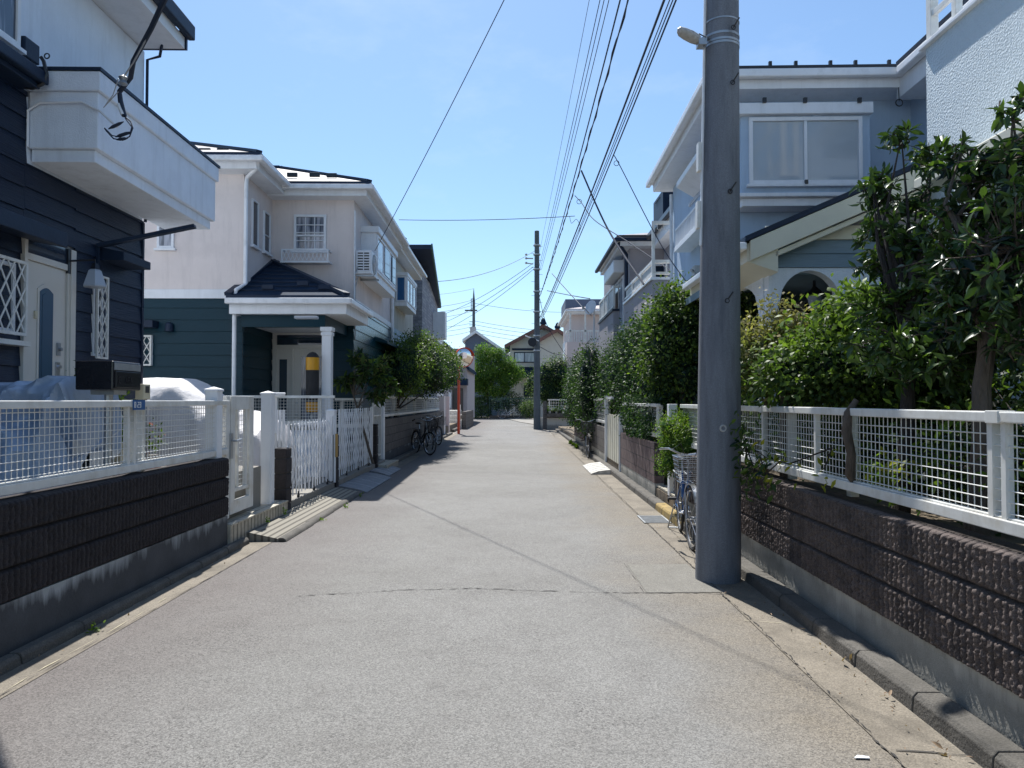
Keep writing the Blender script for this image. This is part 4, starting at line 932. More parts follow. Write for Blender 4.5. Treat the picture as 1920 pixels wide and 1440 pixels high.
# black panel strut under the balcony
p0=F1.u(184,461,.03); p1=F1.v(366,424,p0.y+.15)
t=thing('awning_arm','black sloping awning arm reaching out under the stucco balcony','awning arm',F1,tuple(p0))
mb=MB(); mb.bar(p0,p1,.10,.045); mb.build('arm',M['darktrim'],t,bevel=.008); MB().bar(p0+Vector((0,0,.02)),p0+Vector((0,0,-.28)),.03).build('wall_bracket',M['darktrim'],t)
# wall lamp
c=F1.u(178,520,.26); t=thing('wall_lamp','hexagonal frosted wall lamp beside the cream front door','lamp',F1,tuple(c))
mb=MB(); mb.box(.0,.04,c.y-.14,c.y-.04,c.z+.02,c.z+.30); mb.tube([(.04,c.y-.09,c.z+.17),(.26,c.y,c.z+.2),(.26,c.y,c.z+.12)],.012,6); mb.lathe((c.x,c.y,c.z),[(.03,.16),(.045,.12),(.055,.09)],6); mb.build('bracket',M['black'],t)
MB().lathe((c.x,c.y,c.z),[(.125,-.115),(.13,-.10),(.075,.07),(.05,.09)],6).build('shade',M['lampglass'],t)
# mailbox and intercom
t=thing('mailbox','black mailbox on a post behind the white fence, faint letters on its flap','mailbox',W,(-3.55,6.15,.75))
mb=MB(); x1=-3.40; x0=-3.72; ya,yb=5.98,6.43; mb.box(x0,x1,ya,yb,1.64,1.885).build('body',M['mailbox'],t,bevel=.012)
BM=east(x1); MB().bb(BM,ya+.03,yb-.03,0,.012,1.66,1.80).build('flap',M['mailbox'],t,bevel=.004); MB().bb(BM,ya+.02,yb-.02,0,.006,1.81,1.87).build('slot_hood',M['steel'],t)
text(BM,'C   ARA',ya+.07,1.70,.05,.015,M['black'],t,w=.1)
MB().tube([(-3.56,6.2,.75),(-3.56,6.2,1.64)],.035,10).build('post',M['steel'],t); MB().box(-3.66,-3.46,6.1,6.3,1.60,1.638).build('bracket',M['steel'],t)
t=thing('intercom','small white intercom box on a post next to the black mailbox','intercom',W,(-3.42,6.5,.75))
MB().box(-3.47,-3.39,6.46,6.58,1.56,1.70).build('case',M['pot_cream'],t,bevel=.006); MB().box(-3.39,-3.385,6.49,6.55,1.62,1.68).build('lens',M['black'],t); MB().box(-3.45,-3.41,6.48,6.56,.75,1.56).build('post',M['steel'],t)
# vehicle covers
def pf1(t):
    z=1.70-.0*t
    if t<.06: return (1.2+.5*(t/.06)**.5,.75)
    return (1.72-.20*((t-.06)/.94)**.6-.05*abs(math.sin(t*7)),.75+.25*math.sin(t*2.2))
heightcover('covered_motorbike','crumpled silver blue tarpaulin over a motorbike behind the white fence',W,-3.80,-5.9,pf1,6.35,.42,.76,M['tarp_b'],3,fold=.11,cat='cover',base=(-4.8,6.3,.76))
def pf2(t):
    x=-5.9+2.35*t
    if x<-4.95: z=1.86
    elif x<-4.3: z=1.86-.42*((x+4.95)/.65)**1.2
    else: z=1.44-.30*((x+4.3)/.75)**1.6
    if t>.96: z-=.35*(t-.96)/.04
    return (z,1)
heightcover('covered_car','white sunlit fabric cover over a small car behind the white fence',W,-5.9,-3.5,pf2,10.6,.85,.2,M['tarp_w'],4,fold=.022,cat='cover',base=(-4.7,10.6,.2))
# pots behind the fence
def potplant(label,x,y,z,w,d,hh,mat,ph,seed,leaf='leaf_mid',flower=None,n=900,size=.045,round_=False):
    t=thing('potted_plant',label,'plant',W,(x,y,z),'potted plants behind the white fence')
    mb=MB()
    if round_: mb.lathe((x,y,z),[(w*.4,0),(w*.5,hh),(w*.54,hh),(w*.54,hh-.02)],16)
    else: mb.add([(x-w*.45,y-d*.45,z),(x+w*.45,y-d*.45,z),(x+w*.45,y+d*.45,z),(x-w*.45,y+d*.45,z),(x-w/2,y-d/2,z+hh),(x+w/2,y-d/2,z+hh),(x+w/2,y+d/2,z+hh),(x-w/2,y+d/2,z+hh)],[(3,2,1,0),(4,5,6,7),(0,1,5,4),(1,2,6,5),(2,3,7,6),(3,0,4,7)])
    mb.build('pot',M[mat],t)
    rng=np.random.default_rng(seed); p,nn,tn=blobpts([(x,y,z+hh+ph*.5,w*.6,d*.7,ph*.55)],n,rng,.05,10); leaves('foliage',M[leaf],p,nn,size,rng,t,'small',tone=tn+.25)
    if flower: q,nn,tn=blobpts([(x,y,z+hh+ph*.6,w*.6,d*.6,ph*.5)],60,rng,.04,6); leaves('flowers',M[flower],q,nn,.04,rng,t,'small',tone=tn)['kind']='stuff'
potplant('cream planter box with a leafy green shrub behind the white fence',-4.10,7.2,.93,.34,.22,.2,'pot_cream',.50,1,'leaf_lime')
potplant('grey square pot with thin dark stems beside the tarpaulin',-4.36,7.15,.76,.16,.16,.42,'pot',.7,2,'leaf_dark',n=160)
potplant('small potted plant with red flowers beside the cream planter',-3.84,7.35,.85,.2,.2,.14,'pot',.30,3,'leaf_mid','pinkflower',n=300)
t=MB().lathe((-4.12,7.2,.76),[(.15,0),(.17,.17),(.18,.17)],16).top('plastic_tub','round blue tub under the cream planter box','tub',M['pot_blue'],W,(-4.12,7.2,.76))
MB().box(-4.0,-3.87,7.25,7.45,.76,.86).top('small_box','small cream box between the blue tub and red crate','box',M['pot_cream'],W,(-3.93,7.35,.76))
MB().box(-3.86,-3.72,7.25,7.45,.76,.86).top('small_crate','faded red crate at the foot of the red flowers','crate',M['pot_red'],W,(-3.8,7.35,.76))
# ================================================================== HOUSE 2 (cream over teal)
o_=W.v(456,545,13.3); F2=Fr(o_.x,13.3,R(1.07)); BA=south(0)
h2=thing('house','cream stucco house with dark teal clapboard below and a pillared porch, middle left','house',F2,(-2,2,.2))
fA=lambda x,y:F2.f(BA,x,y); zband=fA(456,543)[1]; zb2=fA(456,560)[1]
BE=east(0); Lr=F2.f(BE,511,400)[0]; BW2=south(Lr); U2=F2.f(BW2,664,400)[0]; BR=east(U2); vR=F2.f(BR,732,500)[0]
ze2=fA(482,290)[1]-.30; ze2=6.05
mb=MB(); mb.box(-7,0,0,9,.2,ze2-.25).box(-.5,U2,Lr,vR,.2,ze2-.25); mb.build('wall',M['stucco_cream'],h2)
fR=lambda x,y:F2.f(BR,x,y); zs_=fR(700,598)[1]; zs_=(fR(690,594)[1]+fR(730,609)[1])/2
mb=MB(); mb.siding(BA,-7,-.001,.2,zb2,.22); mb.siding(BE,0.0,Lr,.2,zb2,.22); mb.siding(BW2,0.02,U2,.2,zb2,.22); mb.build('clapboard',M['teal'],h2)
mb=MB(); mb.siding(BR,Lr-.02,vR,.2,zs_,.22); mb.build('side_clapboard',M['teal_gloss'],h2)
mb=MB(); mb.bb(BA,-7,.035,0,.035,zb2,zband); mb.bb(BE,-.0,Lr,.0,.033,zb2,zband); mb.bb(BW2,.04,U2+.03,0,.034,zb2,zband); mb.bb(BR,Lr-.03,vR,0,.034,zs_,zs_+.13); mb.build('band_board',M['whitepaint'],h2,bevel=.004)
hip(F2,h2,-7.4,.42,-.42,9.4,ze2+.02,.43,'roof_tile')
hip(F2,h2,-3.4,U2+.40,Lr-.42,vR+.1,ze2,.43,'roof_tile')
snowguards(h2,[F2.v(x,y,v) for x,y,v in ((384,285,.2),(418,285,.2),(548,330,Lr+.1),(590,330,Lr+.1),(622,331,Lr+.1))])
downpipe(h2,[(.36,-.30,ze2-.1),(.34,-.28,ze2-.22),(.08,-.07,ze2-.33),(.06,-.06,ze2-.45),(.06,-.06,zband+.1),(-.02,-.3,zband-.05),(-.04,-.32,zband-.15),(-.04,-.32,.2)],.038)
def fw(Bx,x0,y0,x1,y1): a0,z1=F2.f(Bx,x0,y0); a1,z0=F2.f(Bx,x1,y1); return a0,a1,z0,z1
a0,a1,z0,z1=fw(BA,296,422,327,466); window(F2,BA,a0,a1,z0,z1,h2,.045,'curtain',1,depth=.04)
a0,a1,z0,z1=fw(BA,264,629,287,686); w=window(F2,BA,a0-.3,a1,z0,z1,h2,.03,'glass',1,sill=False); lattice(F2,BA,a0-.3,a1,z0,z1,w,.12,.014,.07)
a0,a1,z0,z1=fw(BA,250,603,298,616); MB().bb(BA,a0,a1,0,.25,z0,z1).build('window_hood',M['darktrim'],h2); 
a_,z_=fA(320,612); mb=MB(); mb.lathe((a_,-.06,z_-.1),[(.07,0),(.075,.03),(.065,.14),(.03,.17)],12); mb.build('wall_light',M['darktrim'],h2,smooth=True)
a0,z1=F2.f(BE,471,372); a1,z0=F2.f(BE,482,466); window(F2,BE,a0,a1,z0,z1,h2,.03,'glass',1,depth=.04)
a0,z1=F2.f(BE,493,394); a1,z0=F2.f(BE,504,478); window(F2,BE,a0,a1,z0,z1,h2,.03,'glass',1,depth=.04,mid=z0+(z1-z0)*.42)
a0,a1,z0,z1=fw(BW2,552,403,612,471); w=window(F2,BW2,a0,a1,z0,z1,h2,.05,'curtain',1,depth=.05,mid=z0+(z1-z0)*.42,muntins=(3,4))
a0,a1,z0,z1=fw(BW2,535,472,622,494); mb=MB(); n=.30
mb.bb(BW2,a0-.02,a1+.02,.05,n,z0-.04,z0).bb(BW2,a0,a1,n-.02,n,z1-.03,z1).bb(BW2,a0,a0+.03,0,n-.02,z1-.03,z1).bb(BW2,a1-.03,a1,0,n-.02,z1-.03,z1).bb(BW2,a0,a0+.03,n-.02,n,z0,z1-.03).bb(BW2,a1-.03,a1,n-.02,n,z0,z1-.03)
fb=mb.build('flower_box',M['whitepaint'],h2,bevel=.004); 
mb=MB(); k=11
for i in range(k):
    x=a0+.03+(a1-a0-.06)*i/k; x2=a0+.03+(a1-a0-.06)*(i+1)/k; v_=Lr-n+.01
    mb.bar((x,v_,z0+.01),(x2,v_,z1-.03),.012,.006,up=(0,1,0)); mb.bar((x2,v_-.006,z0+.01),(x,v_-.006,z1-.03),.012,.006,up=(0,1,0))
mb.build('lattice',M['whitepaint'],fb)
# bay window on the road side
ub=U2+.34; q0=F2.u(706,440,ub); q1=F2.u(741,540,ub); zb_=F2.u(706,508,ub).z; zt_=F2.u(706,436,ub).z; va,vb=q0.y,q1.y
mb=MB(); mb.box(U2-.05,ub-.01,va,vb,zb_-.22,zb_).box(U2-.05,ub-.012,va+.01,vb-.01,zb_,zt_).box(U2-.05,ub+.06,va-.06,vb+.06,zt_,zt_+.13).box(U2-.05,ub+.03,va-.03,vb+.03,zb_-.04,zb_+.01); by=mb.build('bay_window',M['whitepaint'],h2,bevel=.006)
BB=east(ub-.012)
window(F2,BB,va+.05,vb-.06,zb_+.03,zt_-.03,by,.05,'lightglass',3,sill=False,name='window')
MB().bb(BB,va+(vb-va)*.37,va+(vb-va)*.62,.02,.036,zb_+.1,zt_-.1).build('dark_pane',M['glass'],by); MB().bb(BB,va+(vb-va)*.78,vb-.1,.02,.036,zb_+.1,zt_-.1).build('dark_pane',M['glass'],by)
# air conditioner
c=F2.v(671,515,Lr+.15); t=thing('air_conditioner','white air conditioner unit bracketed under the eave of the cream house','air conditioner',F2,(U2+.2,Lr+.3,c.z))
x0,x1=U2+.03,U2+.36; y0,y1=Lr+.05,Lr+.75; z0=F2.v(680,513,y0).z; z1=F2.v(680,469,y0).z
MB().box(x0,x1,y0,y1,z0,z1).build('case',M['whitepaint'],t,bevel=.012)
MB().box(x0+.04,x1-.05,y0-.004,y0+.001,z0+.05,z1-.05).build('side_grille',M['black'],t)
mb=MB()
for i in range(7): z=z0+.05+(z1-z0-.1)*i/7; mb.box(x0+.03,x1-.03,y0-.012,y0-.004,z,z+.025)
mb.box((x0+x1)/2-.01,(x0+x1)/2+.01,y0-.012,y0-.005,z0+.04,z1-.04); mb.build('side_louvres',M['whitepaint'],t)
mb=MB(); cy=(y0+y1)/2; mb.tube([(x1,cy,(z0+z1)/2),(x1+.006,cy,(z0+z1)/2)],.22,24); mb.build('fan_recess',M['black'],t)
mb=MB()
for r_ in (.06,.11,.16,.21): mb.torus((x1+.015,cy,(z0+z1)/2),(1,0,0),r_,.004,24,4)
for k in range(8): a=k*math.pi/4; mb.bar((x1+.015,cy,(z0+z1)/2),(x1+.015,cy+math.cos(a)*.22,(z0+z1)/2+math.sin(a)*.22),.006)
mb.build('fan_guard',M['whitepaint'],t)
MB().box(U2,x1+.05,y0+.04,y0+.08,z0-.05,z0-.01).build('bracket',M['steel'],t); MB().box(U2,x1+.05,y1-.08,y1-.04,z0-.05,z0-.01).build('bracket',M['steel'],t)
mb=MB(); mb.tube([(x0+.05,y0-.02,z0+.15),(x0-.01,y0-.06,z0-.05),(x0+.02,y0-.08,z0-.15),(x0+.06,y0-.05,z0-.08),(x0-.0,y0-.04,z0-.3),(x0-.0,y0-.04,z0-1.4)],.012,6); mb.build('pipe',M['steel'],t,smooth=True)
# porch
pl=F2.v(440,553,-.45); pr=F2.v(649,555,-.45); zp=(F2.v(560,553,-.45).z)
pu0,pu1=-.12,pr.x; apex=F2.v(511,490,Lr)
mb=MB(); mb.add([(pu0,-.42,zp),(pu1,-.42,zp),(pu1,Lr,zp),(apex.x,Lr-.001,apex.z),(pu0,Lr,zp)],[(0,1,3),(1,2,3),(0,3,4),(0,4,2,1)]); pr_=mb.build('porch_roof',M['roof_dark'],h2)
mb=MB(); mb.bar((pu1,-.42,zp+.02),(apex.x,Lr,apex.z+.02),.14,.06); mb.bar((pu0,-.42,zp+.02),(apex.x,Lr,apex.z+.02),.14,.06); mb.build('hip_cap',M['darktrim'],pr_)
mb=MB()   # tile course lines
for i in range(1,9):
    k=i/9; a=Vector((pu0,-.42,zp)).lerp(apex,k); b=Vector((pu1,-.42,zp)).lerp(apex,k); mb.bar(a+Vector((0,-.006,.012)),b+Vector((0,-.006,.012)),.02,.012)
    a2=Vector((pu1,-.42,zp)).lerp(apex,k); b2=Vector((pu1,Lr,zp)).lerp(apex,k); mb.bar(a2+Vector((.004,0,.012)),b2+Vector((.004,0,.012)),.02,.012)
mb.build('tile_courses',M['darktrim'],pr_)
snowguards(h2,[(.5,-.12,zp+.17),(1.1,.05,zp+.27),(1.55,-.12,zp+.17)],'darktrim')
mb=MB(); mb.box(pu0-.03,pu1+.03,-.45,Lr,zp-.06,zp-.002); mb.build('porch_roof_edge',M['darktrim'],pr_)
mb=MB(); mb.box(pu0-.02,pu1+.10,-.55,-.452,zp-.17,zp-.062).box(pu1+.032,pu1+.12,-.53,Lr+.0,zp-.168,zp-.064); mb.build('porch_gutter',M['gutterpvc'],h2,bevel=.02)
mb=MB(); mb.box(pu0+.02,pu1-.0,-.42,Lr-.01,zp-.34,zp-.062); mb.build('porch_fascia',M['whitepaint'],h2,bevel=.004)
mb=MB(); mb.box(.06,U2-.12,-.26,-.12,zp-.56,zp-.342).box(U2-.26,U2-.12,-.12,Lr-.03,zp-.558,zp-.342); mb.build('porch_beam',M['teal'],h2)
mb=MB(); mb.box(.05,U2-.26,-.12,Lr-.03,zp-.50,zp-.45); mb.build('porch_ceiling',M['whitepaint'],h2)
c=F2.v(614,660,-.2); mb=MB(); mb.box(c.x-.085,c.x+.085,-.285,-.115,.2,zp-.562).box(c.x-.11,c.x+.11,-.31,-.09,zp-.64,zp-.5625).box(c.x-.10,c.x+.10,-.30,-.10,zp-.72,zp-.66); mb.build('porch_column',M['whitepaint'],h2,bevel=.006)
MB().box(.02,U2,-.5,Lr,.2,.42).build('porch_floor',M['tile'],h2)
pc=F2.z(568,596,zp-.505); MB().box(pc.x-.08,pc.x+.30,pc.y-.25,pc.y-.12,zp-.545,zp-.50).build('ceiling_light',M['lampglass'],h2,bevel=.01)
a_,z_=F2.f(BE,508,605); mb=MB(); mb.tube([(.03,a_-.3,z_),(.12,a_-.3,z_+.02),(.2,a_-.4,z_-.05)],.025,8).tube([(.15,a_-.3,z_),(.28,a_-.25,z_-.02)],.03,8); mb.build('floodlight',M['steel'],h2,smooth=True)
a0,z1=F2.f(BW2,513,622); a1,_=F2.f(BW2,622,622); z0=.42
mb=MB(); mb.bb(BW2,a0,a0+.08,0,.07,z0,z1).bb(BW2,a1-.08,a1,0,.07,z0,z1).bb(BW2,a0+.08,a1-.08,0,.07,z1-.07,z1); zt_=F2.f(BW2,560,649)[1]; mb.bb(BW2,a0+.08,a1-.08,0,.06,zt_-.06,zt_+.02); 
am=F2.f(BW2,550,700)[0]; mb.bb(BW2,am-.03,am+.01,0,.06,z0,zt_-.06); df=mb.build('door_frame',M['creamdoor'],h2,bevel=.004)
MB().bb(BW2,a0+.08,a1-.08,0,.02,zt_+.02,z1-.07).build('transom',M['glass'],df)
dr=MB().bb(BW2,am+.01,a1-.08,0,.035,z0,zt_-.06).build('door',M['creamdoor'],h2)
g0=F2.f(BW2,566,700)[0]; g1=a1-.2; MB().bb(BW2,g0,g1,.035,.045,1.0,zt_-.22).build('door_glass',M['curtain'],dr); MB().bb(BW2,a0+.08,am-.03,0,.03,z0,zt_-.06).build('side_panel',M['creamdoor'],df)
MB().bb(BW2,F2.f(BW2,525,700)[0],F2.f(BW2,539,700)[0],.03,.04,1.0,zt_-.28).build('side_glass',M['glass'],df)
for k in (1.25,1.5): MB().tube([(am+.09,Lr-.035,k),(am+.09,Lr-.07,k)],.025,10).build('lock',M['steel'],dr)
# side awning on the siding
a0,z1=fR(702,630); a1,z0=fR(733,640); mb=MB(); mb.slab([(U2,a0,z1),(U2+.32,a0,z1-.12),(U2+.32,a0,z1-.18),(U2,a0,z1-.10)],(0,a1-a0,0)); mb.build('side_awning',M['teal'],h2)
downpipe(h2,[(U2+.06,vR+.02,ze2-.4),(U2+.06,vR+.02,.3)],.045)
MB().tube([(U2+.02,Lr-.03,ze2-.5),(U2+.02,Lr-.03,zp)],.02,6).build('corner_pipe',M['gutterpvc'],h2)
# padded pole
c=W.v(586,700,12.95); t=thing('padded_pole','black round padded pole with two yellow bands in front of the porch','padded pole',W,(c.x,12.95,.42))
r_=.115
MB().lathe((c.x,12.95,0),[(.045,.2),(.045,1.3)],12).build('stem',M['steel'],t,smooth=True)
MB().lathe((c.x,12.95,0),[(r_-.02,1.34),(r_,1.38),(r_,1.52)],20).build('yellow_band',M['yellow'],t,smooth=True)
MB().lathe((c.x,12.95,0),[(r_,1.522),(r_,2.10)],20).build('black_pad',M['rubber'],t,smooth=True)
MB().lathe((c.x,12.95,0),[(r_+.004,2.102),(r_+.004,2.33)],20).build('yellow_band',M['yellow'],t,smooth=True)
MB().lathe((c.x,12.95,0),[(r_,2.332),(r_*.85,2.38),(r_*.5,2.42),(.01,2.435)],20).build('dome_top',M['rubber'],t,smooth=True)
# ================================================================== HOUSE 3 (beige) + HOUSE 4 (stone) + white block
h3=thing('house','weathered beige house with a small blue bay window, behind the cream house','house',F2,(U2-2,vR+3,.3))
v3=F2.f(BR,776,560)[0]; v30=vR+.25
MB().box(-5,U2-.03,v30,v3,.3,5.75).build('wall',M['stucco_tan'],h3)
mb=MB(); z3=F2.f(BR,745,617)[1]; mb.siding(east(U2-.03),v30,v3,.3,z3,.2); mb.build('side_clapboard',M['slateblue'],h3)
hip(F2,h3,-5.4,U2+.35,v30-.25,v3+.1,6.05,.4,'roof_pale')
ub=U2+.32; q0=F2.u(763,520,ub); q1=F2.u(780,580,ub); zt_=F2.u(763,517,ub).z; zb_=F2.u(763,566,ub).z; va,vb=q0.y,min(q1.y,v3-.1)
mb=MB(); mb.box(U2-.05,ub,va,vb,zb_-.12,zb_).box(U2-.05,ub+.03,va-.03,vb+.03,zt_,zt_+.1).box(U2-.05,ub-.02,va+.02,vb-.02,zb_,zt_); by=mb.build('bay_window',M['whitepaint'],h3,bevel=.005)
window(F2,east(ub-.02),va+.03,vb-.03,zb_+.01,zt_-.01,by,.05,'lightglass',3,sill=False)
window(F2,south(va+.02),U2,ub-.03,zb_+.01,zt_-.01,by,.04,'blueglass',1,sill=False,name='side_window')
h4=thing('house','grey stone clad house under a steep dark navy mono pitch roof, left of the road','house',W,(-5,27,.3))
X4=-3.47
MB().box(-8,X4,26,31,.3,6.2).build('wall',M['stone'],h4)
MB().box(-8,X4-.002,25.98,25.998,.3,6.2).build('front_cladding',M['stone_s'],h4)
A=W.v(770,467,24.9);Bp=W.v(808,467,24.9);C_=W.v(825,578,31.2);D=W.v(770,578,31.2)
mb=MB(); mb.slab([(-8,A.y,A.z),(Bp.x,Bp.y,Bp.z),(C_.x,C_.y,C_.z),(-8,D.y,D.z)],(0,0,.16)); mb.build('roof',M['darktrim'],h4)
mb=MB(); mb.bar(Bp+Vector((.03,0,.1)),C_+Vector((.03,0,.1)),.05,.2); mb.build('verge_trim',M['netgreen'],h4)
MB().box(X4,X4+.5,29.3,30.0,4.1,5.2).build('balcony_box',M['whitepaint'],h4)
h5=thing('house','low white box building with a flat parapet beyond the stone house','house',W,(-5,35,.3))
zt_=W.v(814,604,33).z; xw=W.v(814,604,33).x
MB().box(-9,xw,32.9,37.2,.3,zt_).build('wall',M['whitepaint'],h5); MB().box(-9,xw+.04,32.86,37.24,zt_,zt_+.06).build('coping',M['darktrim'],h5)
mb=MB(); 
for z in (2.2,3.1,4.0): mb.box(-9,xw+.006,32.894,37.21,z,z+.015)
mb.build('panel_joint',M['lamp'],h5)
MB().bb(east(xw),33.2,34.6,.0,.02,zt_-.7,zt_-.15).build('louvre',M['black'],h5)
h6=thing('house','pale house with a tiled roof and dark entrance behind the road mirror','house',W,(-7,50,.3))
p0=W.v(835,700,46); p1=W.v(876,700,46)
MB().box(-14,p1.x,46,54,.3,4.9).build('wall',M['stucco_grey'],h6)
mb=MB(); q=W.v(833,640,45.5); q2=W.v(880,690,45.5); mb.slab([(q.x-4,45.4,q.z+2.2),(q.x,45.4,q.z),(q2.x,45.4,q2.z),(q2.x,45.4,q2.z-.2),(q.x,45.4,q.z-.25),(q.x-4,45.4,q.z+1.95)],(0,8,0)); mb.build('roof',M['roof_dark'],h6)
q=W.v(848,728,45.9); q2=W.v(868,775,45.9); MB().box(q.x,q2.x,45.9,46.02,q2.z-.3,q.z).build('door',M['black'],h6)
q=W.v(840,704,45); q2=W.v(876,722,45); MB().box(q.x,q2.x,44.9,46,q2.z,q.z-.2).build('porch_roof',M['roof_dark'],h6)
q=W.v(841,735,44.9); q2=W.v(846,765,44.9); MB().box(q.x,q2.x,44.95,45.05,q2.z,q.z).build('notice_panel',M['lightglass'],h6)
h7=thing('stone_steps','pale tiled entrance steps and low block wall beside the road mirror','steps',W,(-4,40,0))
q=W.v(848,0,38.6).x; q1=W.v(876,0,38.6).x
mb=MB(); mb.box(q-1.2,q1-.2,38.5,41.5,0,.5).box(q-1.2,q1-.35,38.9,41.5,.5,.75).box(q-1.2,q1-.5,39.3,41.5,.75,1.0); mb.build('steps',M['blockpale'],h7); MB().box(q1-.25,q1-.02,38.5,45,0,.95).build('side_wall',M['blockgrey'],h7)
mb=MB()
for a in (38.55,40): mb.tube([(q1-.45,a,.5),(q1-.45,a,1.3)],.02,6)
mb.tube([(q1-.45,38.55,1.3),(q1-.45,40,1.3)],.02,6); mb.build('handrail',M['whitemetal'],h7)
# ================================================================== left wall with bicycles
B4=east(-3.18)
wl2=thing('block_wall','dark block wall behind the parked bicycles, on the left','wall',W,(-3.2,24,.1))
MB().bb(B4,16.95,31,-.15,0,.30,1.10).build('blocks',M['blockgrey'],wl2); MB().bb(B4,16.95,31,-.148,-.004,.0,.30).build('footing',M['foot_l'],wl2)
fence(W,B4,16.95,29.8,1.15,1.66,'white mesh fence on the dark wall behind the bicycles',posts=(17.3,20,23,26,29),pz=1.1,step=.16,hstep=.07,wr=.006,n=(-.10,-.06),stiles=(18.9,20.9,22.9,24.9,26.9))
t=thing('gate_pillar','pale pillars at the far end of the wall behind the bicycles','pillar',W,(-3.3,31.5,0))
MB().box(-3.75,-3.2,31.2,31.8,0,1.75).build('near_pillar',M['stucco_cream'],t); MB().box(-3.75,-3.25,33.9,34.3,0,1.75).build('far_pillar',M['stucco_cream'],t)
# ================================================================== FAR END
MB().box(1.25,3.6,38.45,38.7,-.01,.62).top('planter_wall_footing','grey block planter wall at the bend beside the far pole','wall',M['foot_r'],W,(2.4,38.6,0))
pw=thing('block_wall','grey block wall with a planter ledge at the road bend beside the far pole','wall',W,(2.4,38.5,.6))
q0=W.v(1020,780,38.5).x; q1=W.v(1090,780,38.5).x
MB().box(q0,q1+3,38.52,38.68,.6,1.05).build('blocks',M['blockgrey_s'],pw); MB().box(q0+.15,q1,38.2,38.5,.68,.86).build('planter_ledge',M['curb'],pw)
MB().box(q0-.05,q0+.15,38.42,38.75,-.01,1.5).build('end_pier',M['blockgrey_s'],pw)
fence(W,south(38.5),q0+.2,q1+2,1.02,1.62,'old white rail fence with hanging pots above the planter ledge',step=.13,hstep=.13,wr=.008,posts=(q0+.3,q0+1.2,q0+2.1),pz=1.02)
rng=np.random.default_rng(77)
for i in range(5):
    x=q0+.3+i*.36; t=thing('flower_pot',('first','second','middle','fourth','fifth')[i]+' small pot from the far pole on the planter ledge','pot',W,(x,38.33,.86),'small pots on the planter ledge at the bend')
    MB().lathe((x,38.33,.86),[(.05,0),(.08,.13),(.085,.13)],10).build('pot',M['lamp'],t,smooth=True)
    p,nn,tn=blobpts([(x,38.33,1.08,.13,.1,.12)],120,rng,.04,8); leaves('foliage',M['leaf_lime'],p,nn,.07,rng,t,'small',tone=tn)
patch=sheet('road_patch',[tuple(W.z(x,y,0))[:2] for x,y in ((1176,1059),(1286,1058),(1362,1111),(1212,1112))],.0045,'patch')
o=sheet('pavement',[tuple(W.z(x,y,.0))[:2] for x,y in ((940,783),(1000,783),(1006,797),(975,792))],.03,'lot')
# far hedge, green net fence, white bicycle
def hedge(label,blobs,n,size,mat,seed,clump=.12,per=14,name='hedge',cat='hedge',group=None,stem=True,tonefn=None):
    b=blobs[0]; return tree(name,label,cat,W,(b[0],b[1],b[2]-b[5]),blobs,n,size,mat,seed,clump=clump,per=per,group=group,r0=.05,ntips=10,tonefn=tonefn,shell=.7)
x0=W.v(886,0,61).x; x1=W.v(918,0,61).x
hedge('dark clipped square hedge below the bright green tree at the road end',[((x0+x1)/2,61.8,.85,(x1-x0)/2,1,.9,'box')],7000,.10,'leaf_dark',31,.1)
tx=W.v(921,0,62).x; H=lambda px,py,Y:(W.v(px,py,Y).x,Y,W.v(px,py,Y).z)
tree('tree','bright green spreading tree with layered foliage at the end of the road','tree',W,(tx,62,.1),
 [(*H(905,700,61.5),1.25,1.2,.75),(*H(940,695,62.5),1.25,1.2,.7),(*H(915,668,62),1.1,1,.55),(*H(955,712,61.5),.8,1,.5),(*H(893,722,61.5),.8,1,.5),(*H(925,728,62),1.5,1.2,.6),(*H(890,693,62),.7,.8,.4),(*H(905,655,62),.6,.6,.3),(*H(880,712,62),.7,.7,.45),(*H(965,700,62),.8,.7,.5),(*H(950,680,62),.8,.8,.4),(*H(930,662,62),.8,.7,.35)],27000,.14,'leaf_maple',32,clump=.16,r0=.11,ntips=22,up=.9,bark='bark')
tree('shrub','loose bush under the right side of the bright green tree','shrub',W,(H(955,0,61)[0],62.6,.1),[(*H(945,750,62.6),1.4,.8,.9),(*H(985,760,62),.7,.6,.7)],4500,.13,'leaf_dark',33,clump=.16,r0=.04)
tree('shrub','rounded azalea bush left of the far utility pole','shrub',W,(H(993,0,58)[0],58.5,.05),[(*H(993,766,58.5),.75,.6,.65)],2600,.10,'leaf_mid',34,clump=.1,r0=.03)
t=thing('net_fence','green mesh fence on a low kerb behind the white bicycle','fence',W,(H(960,0,61)[0],60.8,0))
q0=H(918,0,61)[0]; q1=H(1002,0,61)[0]
MB().box(q0,q1,60.95,61.15,-.01,.28).build('kerb',M['curb'],t)
mb=MB()
for i in range(5): x=q0+(q1-q0)*i/4; mb.tube([(x,61.05,.28),(x,61.05,1.75)],.03,6)
mb.tube([(q0,61.05,1.72),(q1,61.05,1.72)],.025,6); mb.tube([(q0,61.05,.4),(q1,61.05,.4)],.02,6); mb.build('posts',M['netgreen'],t)
mb=MB(); k=int((q1-q0)/.14)
for i in range(k): mb.box(q0+i*.14,q0+i*.14+.012,61.0,61.012,.4,1.7)
for i in range(9): mb.box(q0,q1,61.014,61.026,.45+i*.15,.462+i*.15)
mb.build('netting',M['netgreen'],t)
bx=H(975,0,58.5)[0]
bicycle('white bicycle leaning at the green fence at the road end',W,(H(941,0,60)[0],60.3,.0),R(3),paint='whitebike',basket=False,tall=1.15)
